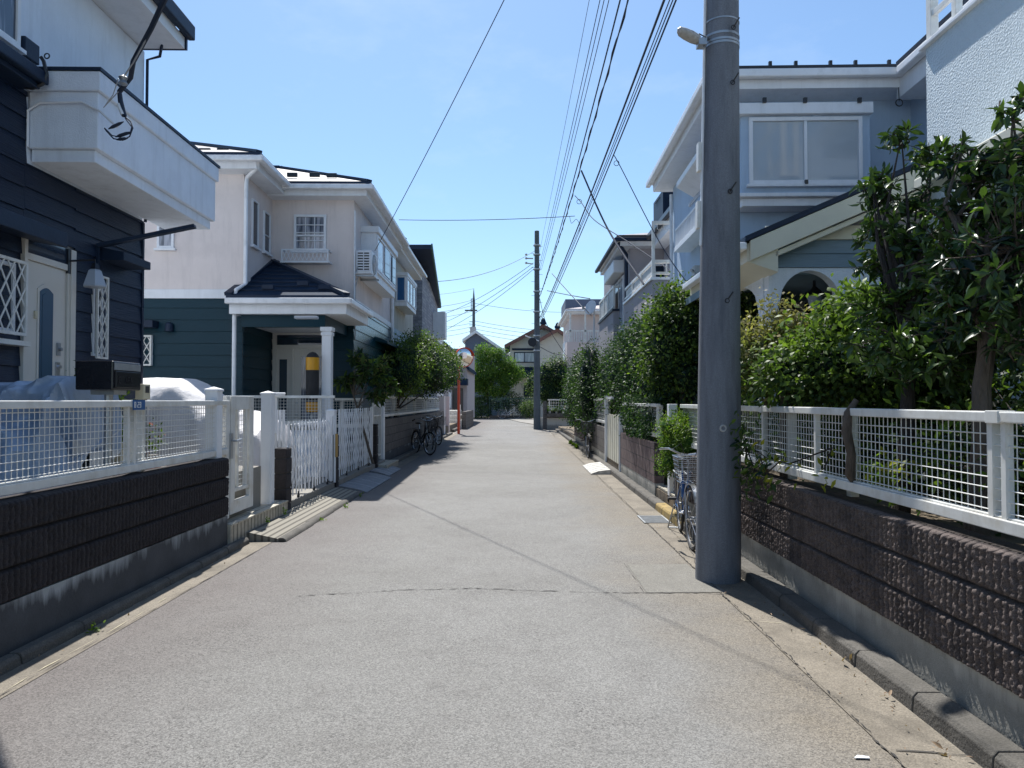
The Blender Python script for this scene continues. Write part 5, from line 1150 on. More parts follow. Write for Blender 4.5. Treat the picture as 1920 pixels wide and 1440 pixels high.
# Japanese house
hj=thing('house','cream Japanese house with red brown verge tiles behind the far utility pole','house',W,(H(1010,0,66)[0],67,0))
pA=H(946,648,66);pB=H(1018,609,66);pC=H(1100,655,66)
MB().slab([(pA[0]+.5,66,.0),(pC[0],66,0),(pC[0],66,pC[2]-.2),(pB[0],66,pB[2]-.3),(pA[0]+.5,66,pA[2]+.1)],(0,8,0)).build('wall',M['jwall'],hj)
def rake(P,Q,Y0,Y1,th=.28,name='roof',mat='roof_dark'):
    mb=MB(); mb.slab([(P[0],Y0,P[2]),(Q[0],Y0,Q[2]),(Q[0],Y0,Q[2]-th),(P[0],Y0,P[2]-th)],(0,Y1-Y0,0)); return mb
rf=rake(pA,pB,65.4,74).build('roof',M['roof_dark'],hj); rake(pB,pC,65.4,74).build('roof',M['roof_dark'],hj)
mb=rake((pA[0],0,pA[2]+.02),(pB[0],0,pB[2]+.02),65.3,65.4,.34); mb.build('verge_tiles',M['brownroof'],hj)
mb=rake((pB[0],0,pB[2]+.02),(pC[0],0,pC[2]+.02),65.3,65.4,.34); mb.build('verge_tiles',M['brownroof'],hj)
MB().lathe((pB[0],65.3,pB[2]-.05),[(.28,0),(.3,.2),(.18,.35),(.2,.45),(.05,.6)],8).build('ridge_ornament',M['roof_dark'],hj)
pA2=H(1000,642,63.8);pB2=H(1045,616,63.8);pC2=H(1095,650,63.8)
MB().slab([(pA2[0]+.6,64,.0),(pC2[0],64,0),(pC2[0],64,pC2[2]-.2),(pB2[0],64,pB2[2]-.3),(pA2[0]+.6,64,pA2[2]+.15)],(0,1.98,0)).build('front_wall',M['jwall'],hj)
for a,b in ((pA2,pB2),(pB2,pC2)): rake(a,b,63.5,66,.3).build('front_roof',M['roof_dark'],hj); rake((a[0],0,a[2]+.02),(b[0],0,b[2]+.02),63.4,63.5,.34).build('verge_tiles',M['brownroof'],hj)
MB().lathe((pB2[0],63.4,pB2[2]-.05),[(.26,0),(.28,.2),(.16,.35),(.18,.42),(.05,.55)],8).build('ridge_ornament',M['roof_dark'],hj)
BJ=south(66); a0,z1=W.f(BJ,964,660); a1,z0=W.f(BJ,1003,680); window(W,BJ,a0,a1,z0,z1,hj,.08,'lightglass',2,sill=False,framemat='darktrim',depth=.06)
a0,z1=W.f(BJ,960,653); a1,z0=W.f(BJ,1010,657); MB().bb(BJ,a0,a1,0,.05,z0,z1).build('trim_band',M['darktrim'],hj)
a0,z1=W.f(BJ,962,688); a1,z0=W.f(BJ,1003,708); mb=MB(); mb.slab([(a0,66,z1),(a0,64.6,z0+.2),(a0,64.6,z0),(a0,66,z0)],(a1-a0,0,0)); mb.build('lower_roof',M['roof_dark'],hj)
a0,z1=W.f(BJ,984,721); a1,z0=W.f(BJ,998,742); archpoly(BJ,a0-.1,a1+.1,z0-.1,z1+.1,.3,.02,.04).build('arched_frame',M['darktrim'],hj); archpoly(BJ,a0,a1,z0,z1,.28,.05,.06).build('arched_pane',M['glass'],hj)
hg=thing('house','grey blue gabled house behind the bright green tree, far end','house',W,(H(905,0,76)[0],77,0))
p1_=H(872,641,75);p2_=H(892,626,75);p3_=H(955,664,75)
MB().slab([(p1_[0],75,0),(p3_[0],75,0),(p3_[0],75,p3_[2]),(p2_[0],75,p2_[2]),(p1_[0],75,p1_[2])],(0,9,0)).build('wall',M['greyblue'],hg)
e1=H(867,636,74.5);e2=H(892,619,74.5);e3=H(960,665,74.5)
rake(e1,e2,74.4,84,.3).build('roof',M['whitepaint'],hg); rake(e2,e3,74.4,84,.3).build('roof',M['whitepaint'],hg)
# ================================================================== RIGHT WALL AND FENCE
wr_=thing('block_wall','brown ribbed block wall with a pale concrete footing, right foreground','wall',W,(2.1,5,.1))
BRt=west(2.10)
ribwall(W,BRt,1.2,9.66,.295,3,M['block_r'],11,.0065,wr_,rib=.05,rough=.010,depth=.034,stepz=.0075)
MB().bb(BRt,1.0,9.655,-.16,-.026,-.01,.297).build('footing',M['foot_r'],wr_)
fence(W,BRt,1.0,9.55,.955,1.50,'white mesh fence above the brown ribbed wall, right foreground',posts=(1.5,4.88,5.94,8.0),pz=.90,n=(-.13,-.08),stiles=(3.24,3.33,5.28,6.40,7.6),joints=(3.285,6.4))
# second rail fence further inside the garden
fence(W,west(3.7),1.5,9.0,.9,1.55,'second white rail fence deeper in the garden behind the trees',posts=(2,4,6,8),pz=.8,step=.12,hstep=.3,wr=.004)
t=thing('gate_post','white post with a name tablet between hedge and brown wall, right side','post',W,(2.2,10.0,.1))
MB().box(2.12,2.24,10.02,10.14,.12,1.50).build('shaft',M['whitepaint'],t,bevel=.006)
BT=south(10.02); mb=MB()
for z in (1.36,1.27,1.18):
    mb.bb(BT,2.21,2.225,0,.004,z,z+.055).bb(BT,2.155,2.21,0,.004,z+.045,z+.055).bb(BT,2.155,2.21,0,.004,z,z+.01)
mb.build('vertical_lettering',M['black'],t)
t=thing('tiled_step','cream tiled step beside the blue bicycle, right side','step',W,(2.2,10.1,0))
MB().box(2.13,3.2,9.70,10.95,.24,.262).build('tread',M['tile'],t); MB().box(2.14,3.2,9.70,10.95,-.01,.238).build('riser',M['tile_side'],t)
def farwall(y0,y1,z1,label,mat='blockgrey'):
    t=thing('block_wall',label,'wall',W,(2.15,(y0+y1)/2,.0)); B=west(2.1)
    MB().bb(B,y0,y1,-.15,0,.28,z1).build('blocks',M[mat],t); MB().bb(B,y0+.002,y1-.002,-.148,-.004,-.01,.28).build('footing',M['foot_r'],t); return t
farwall(11.0,14.6,.90,'dark brown block wall under the feathery hedge, right middle','blockred')
farwall(17.2,20.3,.90,'dark block wall past the white sheet gate, right side')
farwall(22.6,26.5,.92,'reddish block wall farthest along the right kerb','blockred')
t=fence(W,west(2.1),11.05,14.6,.98,1.50,'white rail fence swallowed by the feathery hedge',step=.1,hstep=.1,wr=.003,posts=(11.2,12.8,14.3),pz=.9,n=(-.10,-.05),stiles=(11.08,))
fence(W,west(2.1),17.3,20.2,.98,1.6,'white mesh fence under the dark hedge past the sheet gate',step=.1,hstep=.1,wr=.003,posts=(17.5,18.8,20),pz=.9,n=(-.10,-.05))
t=thing('sheet_gate','white vertical sheet gate between the two dark block walls, right side','gate',W,(2.15,15.8,.1))
mb=MB(); n=14
for i in range(n): y=14.75+i*(2.2/n); mb.box(2.12+.008*(i%2),2.14+.008*(i%2),y,y+2.2/n-.012,.14,1.22+.03*(i%3)/3)
mb.build('sheet_panel',M['creamfascia'],t)
MB().box(2.08,2.16,16.98,17.07,.1,1.66).box(2.08,2.16,14.64,14.70,.1,1.3).build('gate_posts',M['whitepaint'],t); MB().box(2.10,2.14,15.9,17.0,1.58,1.64).build('top_rail',M['whitepaint'],t)
t=thing('kerb_plate','white kerb ramp before the sheet gate, right side','ramp',W,(1.8,16,.0))
mb=MB(); mb.slab([(1.54,15.0,.004),(1.54,15.0,.02),(1.70,15.0,.075),(1.95,15.0,.105),(1.95,15.0,.004)],(0,1.9,0)); mb.build('plate',M['blockpale'],t)
mb=MB()
for k in range(5): mb.slab([(1.542,15.2+k*.34,.022),(1.70,15.2+k*.34,.079),(1.95,15.2+k*.34,.109),(1.95,15.2+k*.34,.10),(1.7,15.2+k*.34,.07)],(0,.03,0))
mb.build('rib',M['rampmetal'],t)
# drain grate
t=thing('drain_grate','slotted drain grate in the gutter near the blue bicycle','grate',W,(1.78,9.35,.0))
mb=MB(); mb.box(1.60,1.62,9.05,9.62,.006,.014).box(1.92,1.94,9.05,9.62,.006,.014)
for i in range(12): mb.box(1.62,1.92,9.06+i*.048,9.078+i*.048,.006,.013)
mb.build('bars',M['steel'],t); MB().box(1.605,1.935,9.055,9.615,.0048,.006).build('pit',M['black'],t)
# utility pole (near)
POL=Vector((1.74,6.25,0)); lean=R(.75)
t=thing('utility_pole','thick grey concrete utility pole in the right foreground','utility pole',W,tuple(POL))
mb=MB(); mb.lathe((0,0,0),[(.192,-.02),(.192,.02),(.190,.4),(.182,1.5),(.150,4.6),(.115,8),(.095,11)],40)
mb.build('shaft',M['pole'],t,smooth=True,base=(0,0,0))
def band(z,r,hh,mat='steel'): return MB().lathe((0,0,z),[(r,-hh/2),(r+.004,-hh/2),(r+.004,hh/2),(r,hh/2)],36).build('band',M[mat],t,smooth=True,base=(0,0,0))
zz=lambda y:W.v(1350,y,6.06).z
for y,hh in ((32,.012),(60,.02),(72,.02),(78,.02)): band(zz(y)+.03,.1925-.0098*zz(y)+.003,hh)
for px,y in ((1361,52),(1361,155),(1359,359),(1356,564)):
    p=W.v(px,y,6.09); mb=MB(); c=Vector((p.x-POL.x+.0,p.y-POL.y,p.z)); mb.torus(c+Vector((0,-.01,0)),(0.15,-1,0),.018,.005,14,6); mb.tube([c,c+Vector((.045,-.03,.075))],.006,6); mb.build('step_socket',M['black'],t,smooth=True,base=(0,0,0))
p=W.v(1352,803,6.07); mb=MB(); c=Vector((p.x-POL.x,p.y-POL.y-.002,p.z)); mb.torus(c,(0.1,-1,0),.024,.008,16,6); mb.build('step_socket',M['lamp'],t,smooth=True,base=(0,0,0))
mb=MB(); 
rr=lambda z:.1925-.0098*z
mb.tube([(-rr(z)-.012,-.03,z) for z in (.0+5.2,4.4,3.6,2.9)],.012,6); mb.build('cable_conduit',M['gutterpvc'],t,base=(0,0,0))
for ya,yb in ((255,310),(368,420)): 
    z0,z1=zz(yb),zz(ya); MB().box(-rr(z0)-.05,-rr(z0)-.022,-.05,.03,z0,z1).build('number_strip',M['whitemetal'],t,base=(0,0,0),bevel=.003)
MB().box(-1.0,.9,-.19,-.11,9.5,9.58).build('crossarm',M['steel'],t,base=(0,0,0)); MB().box(-.3,.5,-.17,-.09,7.9,7.97).build('crossarm',M['steel'],t,base=(0,0,0))
for z_,a_,w_,h_ in ((1.45,-1.9,.16,.11),(1.95,-1.2,.10,.16),(2.35,-2.1,.12,.08)):
    vs=[]; r_=.1925-.0098*z_+.0012
    for k in range(7):
        a=a_+(k/6-.5)*w_/.18
        for zz_ in (z_,z_+h_): vs.append((r_*math.cos(a),r_*math.sin(a),zz_))
    MB().add(vs,[(2*k,2*k+2,2*k+3,2*k+1) for k in range(6)]).build('sticker_residue',M['residue'],t,base=(0,0,0))
t.rotation_euler=(0,lean,0)
# street lamp on the pole
a=W.v(1270,57,6.0); b=W.v(1312,76,6.12)
t=thing('street_lamp','small ageing street lamp clamped to the near utility pole','street lamp',W,tuple(b))
d=(b-a).normalized(); up=Vector((0,0,1)); sdv=Vector((0,1,0))
mb=MB(); secs=[]
prof=[(0,.012,.02),(.02,.045,.035),(.07,.062,.042),(.14,.066,.045),(.19,.05,.042),(.215,.04,.035)]
L_=(b-a).length
nv=12; vs=[]
nrm=d.cross(sdv).normalized()
for s_,w_,h_ in prof:
    c=a+d*(s_/.215*L_)
    for k in range(nv): tt=2*math.pi*k/nv; vs.append(c+sdv*math.cos(tt)*w_+nrm*math.sin(tt)*h_)
mb.add(vs,[(i*nv+k,i*nv+(k+1)%nv,(i+1)*nv+(k+1)%nv,(i+1)*nv+k) for i in range(len(prof)-1) for k in range(nv)]+[tuple(range(nv)),tuple((len(prof)-1)*nv+k for k in range(nv))])
mb.build('lamp_head',M['lamp'],t,smooth=True)
e=W.v(1328,72,6.2); mb=MB(); mb.tube([b,b+Vector((.03,0,.015)),e],.018,8).box(b.x-.02,b.x+.05,b.y-.05,b.y+.05,b.z-.055,b.z+.0); mb.build('arm_bracket',M['steel'],t)
mb=MB(); mb.tube([b+Vector((-.02,0,.03)),b+Vector((.0,.02,.07)),b+Vector((.05,0,.03)),b+Vector((.03,-.02,-.06))],.006,5); mb.build('lead',M['black'],t,smooth=True)
# far pole
fp=thing('utility_pole','dark concrete utility pole at the bend on the right, far off','utility pole',W,(1.06,38.5,0))
MB().lathe((1.06,38.5,0),[(.19,-.01),(.17,3),(.145,7),(.125,10.72),(.09,10.74)],20).build('shaft',M['pole_far'],fp,smooth=True)
mb=MB()
for i in range(22): s_=1 if i%2 else -1; z=1.9+i*.38; mb.bar((1.06+s_*.12,38.5,z),(1.06+s_*.30,38.5,z),.018)
mb.build('step_bolts',M['steel'],fp)
for z in (4.2,5.0,6.3,7.4,8.6,9.4,9.9): MB().lathe((1.06,38.5,z),[(.19,0),(.2,.01),(.2,.07),(.19,.08)],16).build('band',M['steel'],fp)
mb=MB(); mb.bar((.85,38.35,9.2),(.5,38.3,9.2),.06).bar((.85,38.35,8.9),(.45,38.3,8.95),.05)
for z in (8.9,9.15,9.35): mb.lathe((.48,38.3,z),[(.05,0),(.07,.05),(.05,.1)],8)
mb.build('insulators',M['lamp'],fp)
mb=MB(); c=H(998,642,38.2); mb.tube([(c[0],38.0,c[2]),(c[0]+.02,38.1,c[2])],.24,16); mb.build('cable_coil',M['black'],fp)
c=H(996,633,38); mb=MB(); mb.bar((c[0]-.3,38,c[2]+.1),(c[0]+.4,38.3,c[2]-.15),.05); mb.build('lamp_arm',M['gutterpvc'],fp)
# distant pole
x9=H(889,0,80)[0]
dp=thing('utility_pole','distant dark utility pole with crossarms above the bright green tree','utility pole',W,(x9,80,0))
zt_=H(889,541,80)[2]
MB().lathe((x9,80,0),[(.22,0),(.15,zt_-1.4),(.14,zt_-1.38),(.02,zt_)],10).build('shaft',M['pole_far'],dp,smooth=True)
c=H(0,583,80)[2]; mb=MB(); mb.box(x9-1.0,x9+.4,79.9,80,c-.08,c+.08); mb.build('crossarm',M['pole_far'],dp)
c2=H(0,562,80)[2]; mb=MB(); mb.box(x9-.32,x9-.24,79.9,80,c,c2).box(x9-.32,x9,79.9,80,c2,c2+.06).box(x9-.32,x9,79.9,80,c,c+.06); mb.build('side_arm',M['pole_far'],dp)
c=H(0,626,80)[2]; MB().lathe((x9-.05,79.6,c-.6),[(.33,0),(.35,.1),(.35,1.2),(.3,1.3)],14).build('transformer',M['lamp'],dp,smooth=True)
mb=MB()
for yy in (604,610,616,623): c=H(0,yy,80)[2]; mb.box(x9-.5,x9+.1,79.9,80,c-.03,c+.03)
mb.build('wire_rack',M['pole_far'],dp)
# road mirror
m0=W.v(860,813,33.3); t=thing('road_mirror','round convex road mirror on an orange red pole, left kerb','road mirror',W,(m0.x,33.3,0))
zt_=H(860,655,33.3)[2]; MB().tube([(m0.x,33.3,-.01),(m0.x,33.3,zt_)],.065,14).build('post',M['orange'],t,smooth=True)
mc=Vector(H(870,670,33.1)); nrm=Vector((.42,-.88,-.14)).normalized(); ux=nrm.orthogonal().normalized(); uy=nrm.cross(ux)
rad=.46
def disc(c,n_,profile,seg=32):
    vs=[];
    for r_,h_ in profile:
        for k in range(seg): a=2*math.pi*k/seg; vs.append(c+(ux*math.cos(a)+uy*math.sin(a))*r_+n_*h_)
    m_=len(profile); return MB().add(vs,[(i*seg+k,i*seg+(k+1)%seg,(i+1)*seg+(k+1)%seg,(i+1)*seg+k) for i in range(m_-1) for k in range(seg)]+[tuple(range(seg)),tuple((m_-1)*seg+k for k in range(seg))])
disc(mc,nrm,[(rad-.03,.0),(rad-.032,.012),(rad*.8,.05),(rad*.5,.085),(rad*.25,.1),(.01,.105)]).build('mirror_face',M['mirror'],t,smooth=True)
disc(mc,nrm,[(rad,-.05),(rad+.01,.0),(rad,.02),(rad-.028,.02),(rad-.03,-.01)]).build('orange_rim',M['orange'],t,smooth=True)
disc(mc-nrm*.06,nrm,[(rad*.3,-.08),(rad*.7,-.05),(rad,.0)]).build('back_shell',M['orange'],t,smooth=True)
mb=MB(); vs=[]; seg=14
for k in range(seg+1):
    a=math.pi*(k/seg)*.9+.15
    for rr_,hh in ((rad+.0,.0),(rad+.02,.14)): vs.append(mc+(Vector((0,0,1))*math.sin(a)+nrm.cross(Vector((0,0,1))).normalized()*math.cos(a))*rr_+nrm*hh)
mb.add(vs,[(2*k,2*k+1,2*k+3,2*k+2) for k in range(seg)]); mb.build('hood',M['orange'],t)
# ================================================================== BLUE HOUSE (right)
F3=Fr(3.25,10.8,R(-1.07)); BS3=south(0); BW3=west(0)
hb=thing('house','pale blue stucco house with arched porch, blinds window and white eaves, right side','house',F3,(2.5,2,.2))
f3=lambda x,y:F3.f(BS3,x,y); zE=F3.v(1500,131,-.5).z
vE=F3.u(1262,400,0).y
MB().box(0,9,0,vE,.2,zE-.25).box(F3.u(1708,300,2.4).x if False else f3(1709,300)[0],9,-2.4,0,.2,zE-.25).build('wall',M['stucco_blue'],hb)
ur=f3(1709,300)[0]
hip(F3,hb,-.42,9.4,-.5,vE+.3,zE+.06,.36,'roof_dark',edge='black',gh=.12,fh=.12,ov=.04,cap=False)
# wing eave
zg=zE; mb=MB(); mb.box(ur-.52,9,-3.0,-.6,zg-.02,zg+.05); mb.build('wing_roof',M['roof_dark'],hb); MB().box(ur-.53,ur-.41,-3.02,-.62,zg-.14,zg-.022).build('wing_gutter',M['gutterpvc'],hb,bevel=.02); MB().box(ur-.40,9,-3.0,-.38,zg-.40,zg-.022).build('wing_soffit',M['whitepaint'],hb)
mb=MB()
for px in (1444,1492,1557,1604,1667): p=F3.v(px,128,-.45); mb.box(p.x-.022,p.x+.022,-.47,-.43,zE+.05,zE+.15)
mb.build('roof_bracket',M['black'],hb)
# bay with blinds
nb=.38; BB3=south(-nb)
a0,zt_=F3.f(BB3,1389,244); a1,zb_=F3.f(BB3,1633,366)
zt_=F3.f(BB3,1500,212)[1]; zb_=F3.f(BB3,1500,362)[1]
mb=MB(); mb.box(a0,a1,-nb,-.002,zb_,zt_); by=mb.build('bay_window',M['stucco_blue'],hb,bevel=.006)
h0,ht=F3.f(south(-nb-.1),1372,193); h1,hz=F3.f(south(-nb-.1),1638,211)
MB().box(h0,h1,-nb-.10,-.002,hz,ht).build('bay_hood',M['whitepaint'],by,bevel=.008)
mb=MB(); mb.box(a0-.04,a1+.04,-nb-.05,-.002,zb_-.06,zb_-.002).box(a0+.02,a1-.02,-nb+.03,-.002,zb_-.18,zb_-.061); mb.build('bay_sill',M['whitepaint'],by,bevel=.01)
w0,wt=F3.f(BB3,1403,222); w1,wb=F3.f(BB3,1616,345)
ww=window(F3,BB3,w0,w1,wb,wt,hb,.055,'blind',2,sill=True,depth=.045)
mb=MB()
for px in (1432,1508,1610): p=F3.v(px,191,-nb-.1); mb.box(p.x-.02,p.x+.03,p.y-.04,p.y,p.z-.02,p.z+.05)
p=F3.v(1511,342,-nb-.06); mb.box(p.x-.02,p.x+.02,p.y-.04,p.y,p.z-.03,p.z+.03); mb.build('hook',M['black'],ww)
p=F3.v(1528,216,-nb); MB().tube([(p.x,p.y-.02,p.z),(p.x,p.y,p.z)],.06,14).build('vent_cap',M['stucco_blue'],by)
# west side features
def fW(x,y): return F3.f(BW3,x,y)
hd=.34; q0=F3.u(1268,330,-hd); q1=F3.u(1330,268,-hd); MB().slab([(0,q1.y,5.72),(-hd,q1.y,5.60),(-hd,q1.y,5.50),(0,q1.y,5.30)],(0,q0.y-q1.y,0)).build('window_hood',M['whitepaint'],hb,bevel=.01)
a0,_=fW(1318,360); a1,_=fW(1294,360); window(F3,BW3,a0-.6,a1,fW(1294,388)[1],5.3,hb,.05,'lightglass',2,sill=False)
q0=F3.u(1265,430,-.30); q1=F3.u(1318,382,-.30); ya,yb=q1.y,q0.y; zt_=4.80; zb_=4.46
mb=MB(); mb.box(-.30,-.26,ya,yb,zt_-.04,zt_).box(-.30,0,ya,ya+.04,zt_-.04,zt_).box(-.30,0,yb-.04,yb,zt_-.04,zt_).box(-.31,0,ya,yb,zb_-.09,zb_); fb=mb.build('window_balcony',M['whitepaint'],hb,bevel=.004)
mb=MB(); 
for i in range(20): y=ya+.03+(yb-ya-.06)*i/19; mb.box(-.295,-.27,y-.012,y+.012,zb_,zt_-.04)
mb.build('balusters',M['whitepaint'],fb)
downpipe(hb,[(-.05,vE-.05,zE-.4),(-.05,vE-.05,3.7)],.035)
mb=MB(); p=F3.u(1308,506,-.08); mb.box(-.16,0,p.y-.12,p.y+.12,p.z-.1,p.z+.06).bar((-.1,p.y,p.z-.05),(-.22,p.y-.1,p.z-.02),.04); mb.build('wall_fitting',M['lamp'],hb)
# lean-to roof edge on the west side
mb=MB(); mb.slab([(-.65,-2.2,3.12),(.0,-2.2,3.42),(.0,-2.2,3.34),(-.65,-2.2,3.02)],(0,vE+2.3,0)); mb.build('lean_to_roof',M['slateblue'],hb); 
# porch
pc=W.v(1439,451,8.2); PX,PY=pc.x,8.2; lp=F3.i@pc; pu,pv=lp.x,lp.y
zt_=pc.z; zb_=W.v(1439,502,8.2).z
BP=south(pv); BPW=west(pu)
mb=MB(); mb.siding(BP,pu,ur+2,zb_,zt_,.16,start=zb_); mb.siding(BPW,pv,-.02,zb_,zt_,.16,start=zb_); mb.build('porch_siding',M['slateblue'],hb)
mb=MB(); mb.box(pu+.005,ur+2,pv+.005,pv+.16,zb_-.0,zt_).box(pu+.005,pu+.16,pv+.16,-.01,zb_,zt_); mb.build('porch_beam',M['slateblue'],hb)
def archwall(B,a0,a1,z0,z1,oa,ob,zs,crown,th,n=16):
    """wall slab with an arched opening from oa to ob; springing zs"""
    mb=MB(); O,Rv,N=B
    def q(a,z): return tuple(O+Rv*a)+(z,)
    d=tuple(N*-th)+(0,)
    mb.slab([q(a0,z0),q(oa,z0),q(oa,z1),q(a0,z1)],d); mb.slab([q(ob,z0),q(a1,z0),q(a1,z1),q(ob,z1)],d)
    for k in range(n):
        t0,t1=k/n,(k+1)/n; x0=oa+(ob-oa)*t0; x1=oa+(ob-oa)*t1
        e=lambda t: zs+(crown-zs)*math.sqrt(max(0,1-(2*t-1)**2))
        mb.slab([q(x0,e(t0)),q(x1,e(t1)),q(x1,z1),q(x0,z1)],d)
    return mb
def fp_(x,y): return F3.f(BP,x,y)
oa=fp_(1460,560)[0]; ob=fp_(1578,560)[0]; crown=fp_(1510,507)[1]; zs=fp_(1462,575)[1]
archwall(BP,pu+.012,ur+2,.3,zb_-.004,oa,ob,zs,crown,.16).build('porch_front_wall',M['stucco_w'],hb)
ob2=F3.f(BPW,1432,560)[0]; archwall(BPW,pv+.17,-.02,.3,zb_-.006,pv+.35,-.35,zs,crown-.02,.155).build('porch_side_wall',M['stucco_w'],hb)
mb=MB(); mb.siding(south(-.02),pu+.2,ur+1.5,.3,zb_,.2); mb.siding(west(ob+1.1),pv+.2,-.03,.3,zb_,.2); mb.build('porch_inner_wall',M['navy'],hb)
MB().box(pu+.16,ur,pv+.16,-.03,zb_-.05,zb_-.0).build('porch_ceiling',M['slateblue'],hb)
d0,dt=F3.f(south(-.04),1494,556); mb=MB(); B_=south(-.042); mb.bb(B_,d0,d0+.10,0,.05,.4,dt).bb(B_,d0+.10,d0+1.1,0,.05,dt-.10,dt).bb(B_,d0+1.1,d0+1.2,0,.05,.4,dt); fr_=mb.build('door_frame',M['creamdoor'],hb); MB().bb(B_,d0+.1,d0+1.1,0,.02,.4,dt-.1).build('door',M['navy'],fr_)
MB().bb(B_,d0+.12,d0+1.05,.02,.04,.4,F3.f(B_,1500,610)[1]).build('lower_panel',M['creamdoor'],fr_)
c=F3.v(1527,560,pv+.6); t=thing('porch_lantern','dark hanging lantern with frosted glass inside the arched porch','lantern',F3,tuple(c))
mb=MB(); mb.lathe(tuple(c),[(.012,.28),(.02,.15),(.05,.12),(.13,.05),(.135,.03)],10).tube([c+Vector((0,0,.2)),c+Vector((0,0,.6))],.008,5); mb.build('hood',M['black'],t); MB().lathe(tuple(c),[(.04,-.18),(.085,.0),(.09,.03)],8).build('glass_shade',M['lampglass'],t)
# gable roof over porch
rl=F3.v(1406,444,pv-.32); slope=.43
gx=lambda u: rl.z+(u-rl.x)*slope
u0_,u1_=rl.x-.05,ur+1.2; yv=pv-.32
mb=MB(); mb.slab([(u0_,yv,gx(u0_)+.03),(u1_,yv,gx(u1_)+.03),(u1_,yv,gx(u1_)-.03),(u0_,yv,gx(u0_)-.03)],(0,-yv-.003,0)); pr_=mb.build('porch_roof',M['darktrim'],hb)
mb=MB(); mb.slab([(u0_+.06,yv+.01,gx(u0_)-.035+.02),(u1_,yv+.01,gx(u1_)-.035),(u1_,yv+.01,gx(u1_)-.26),(u0_+.06,yv+.01,gx(u0_)-.24)],(0,.05,0)); mb.slab([(u0_+.35,yv+.065,gx(u0_+.35)-.28),(u1_,yv+.065,gx(u1_)-.28),(u1_,yv+.065,gx(u1_)-.34),(u0_+.35,yv+.065,gx(u0_+.35)-.34)],(0,.1,0)); mb.build('bargeboard',M['creamfascia'],pr_,bevel=.005)
mb=MB(); mb.slab([(u0_+.04,yv+.065,gx(u0_)-.04),(u0_+.04,yv+.065,gx(u0_)-.24),(u0_+.38,yv+.065,gx(u0_)-.36),(u0_+.38,yv+.065,gx(u0_+.38)-.06)],(0,-yv-.08,0)); mb.build('eave_box',M['creamfascia'],pr_)
MB().box(u0_-.08,u0_+.02,yv,-.01,gx(u0_)-.12,gx(u0_)-.035).build('porch_gutter',M['gutterpvc'],pr_,bevel=.015)
mb=MB(); mb.bb(BP,pu-.03,ur+1.2,0,.05,zt_,fp_(1500,425)[1]).box(pu-.035,pu,pv,-.03,zt_,zt_+.13); mb.build('porch_band',M['creamfascia'],hb,bevel=.004)
mb=MB(); zc_=fp_(1500,425)[1]; mb.slab([(pu+.1,pv+.02,zc_),(ur+1.2,pv+.02,zc_),(ur+1.2,pv+.02,gx(ur+1.2)-.1),(pu+.1+.3,pv+.02,max(zc_+.02,gx(pu+.4)-.1))],(0,.06,0)); mb.build('gable_panel',M['stucco_grey'],hb)
# small balcony rail on the wing
BWg=west(ur); a0,zt_=F3.f(BWg,1708,262); mb=MB(); u=ur-.25
mb.box(u,u+.05,-2.3,-.75,4.85,4.93).box(u,u+.05,-2.3,-.75,4.38,4.43).box(u,u+.05,-.80,-.74,4.2,4.93)
for i in range(14): mb.box(u+.01,u+.03,-2.25+i*.11,-2.22+i*.11,4.43,4.85)
mb.build('wing_balcony_rail',M['whitemetal'],hb)
p=F3.v(1686,190,-.45); mb=MB(); mb.tube([(p.x,p.y,zE-.1),(p.x-.01,p.y,p.z+.25),(p.x,p.y,p.z)],.006,5).torus((p.x,p.y,p.z-.02),(0,1,0),.05,.008,14,5); mb.build('hanging_cable',M['black'],hb)
# ================================================================== NEAR RIGHT HOUSE
q=W.v(1736,92,8.05); XN=q.x; ZN=q.z
hn=thing('house','coarse textured pale house with a railed balcony, upper right foreground','house',W,(XN+2,4,.8))
MB().box(XN,XN+5,-4,8.05,.8,ZN).build('wall',M['stucco_near'],hn)
MB().box(XN-.05,XN+.3,-4,8.12,ZN,ZN+.05).build('coping',M['gutterpvc'],hn,bevel=.01)
mb=MB(); 
mb.box(XN+.0,XN+.09,7.95,8.04,ZN+.05,ZN+1.3).box(XN+.02,XN+.07,7.2,7.26,ZN+.05,ZN+1.3).box(XN+.25,XN+.33,7.9,7.98,ZN+.05,ZN+1.3)
mb.box(XN+.01,XN+.06,-3,7.95,ZN+.32,ZN+.38).box(XN+.0,XN+.07,-3,7.95,ZN+1.05,ZN+1.12)
for i in range(4): mb.box(XN+.02,XN+.06,6.3-i*.9,6.36-i*.9,ZN+.05,ZN+1.05)
mb.build('balcony_rail',M['whitemetal'],hn,bevel=.004)
MB().box(XN+2.2,XN+5,-4,7.6,ZN-.1,ZN+2.4).build('upper_wall',M['stucco_w'],hn)
# small pent roof with rounded underside
q1=W.u(1772,300,XN-.55); ya,yb=2.5,W.u(1772,292,XN-.30).y; zc_=W.u(1850,262,XN-.5).z
zq=3.72
mb=MB(); mb.slab([(XN,ya,zq+.30),(XN-.62,ya,zq+.06),(XN-.62,ya,zq-.04),(XN,ya,zq-.0)],(0,yb-ya,0)); mb.build('pent_roof',M['creamfascia'],hn,bevel=.01)
MB().bb(west(XN),3.5,yb-.5,0,.04,2.5,3.5).build('window',M['whitepaint'],hn); MB().bb(west(XN),3.56,yb-.56,.03,.05,2.56,3.44).build('pane',M['glass'],hn)
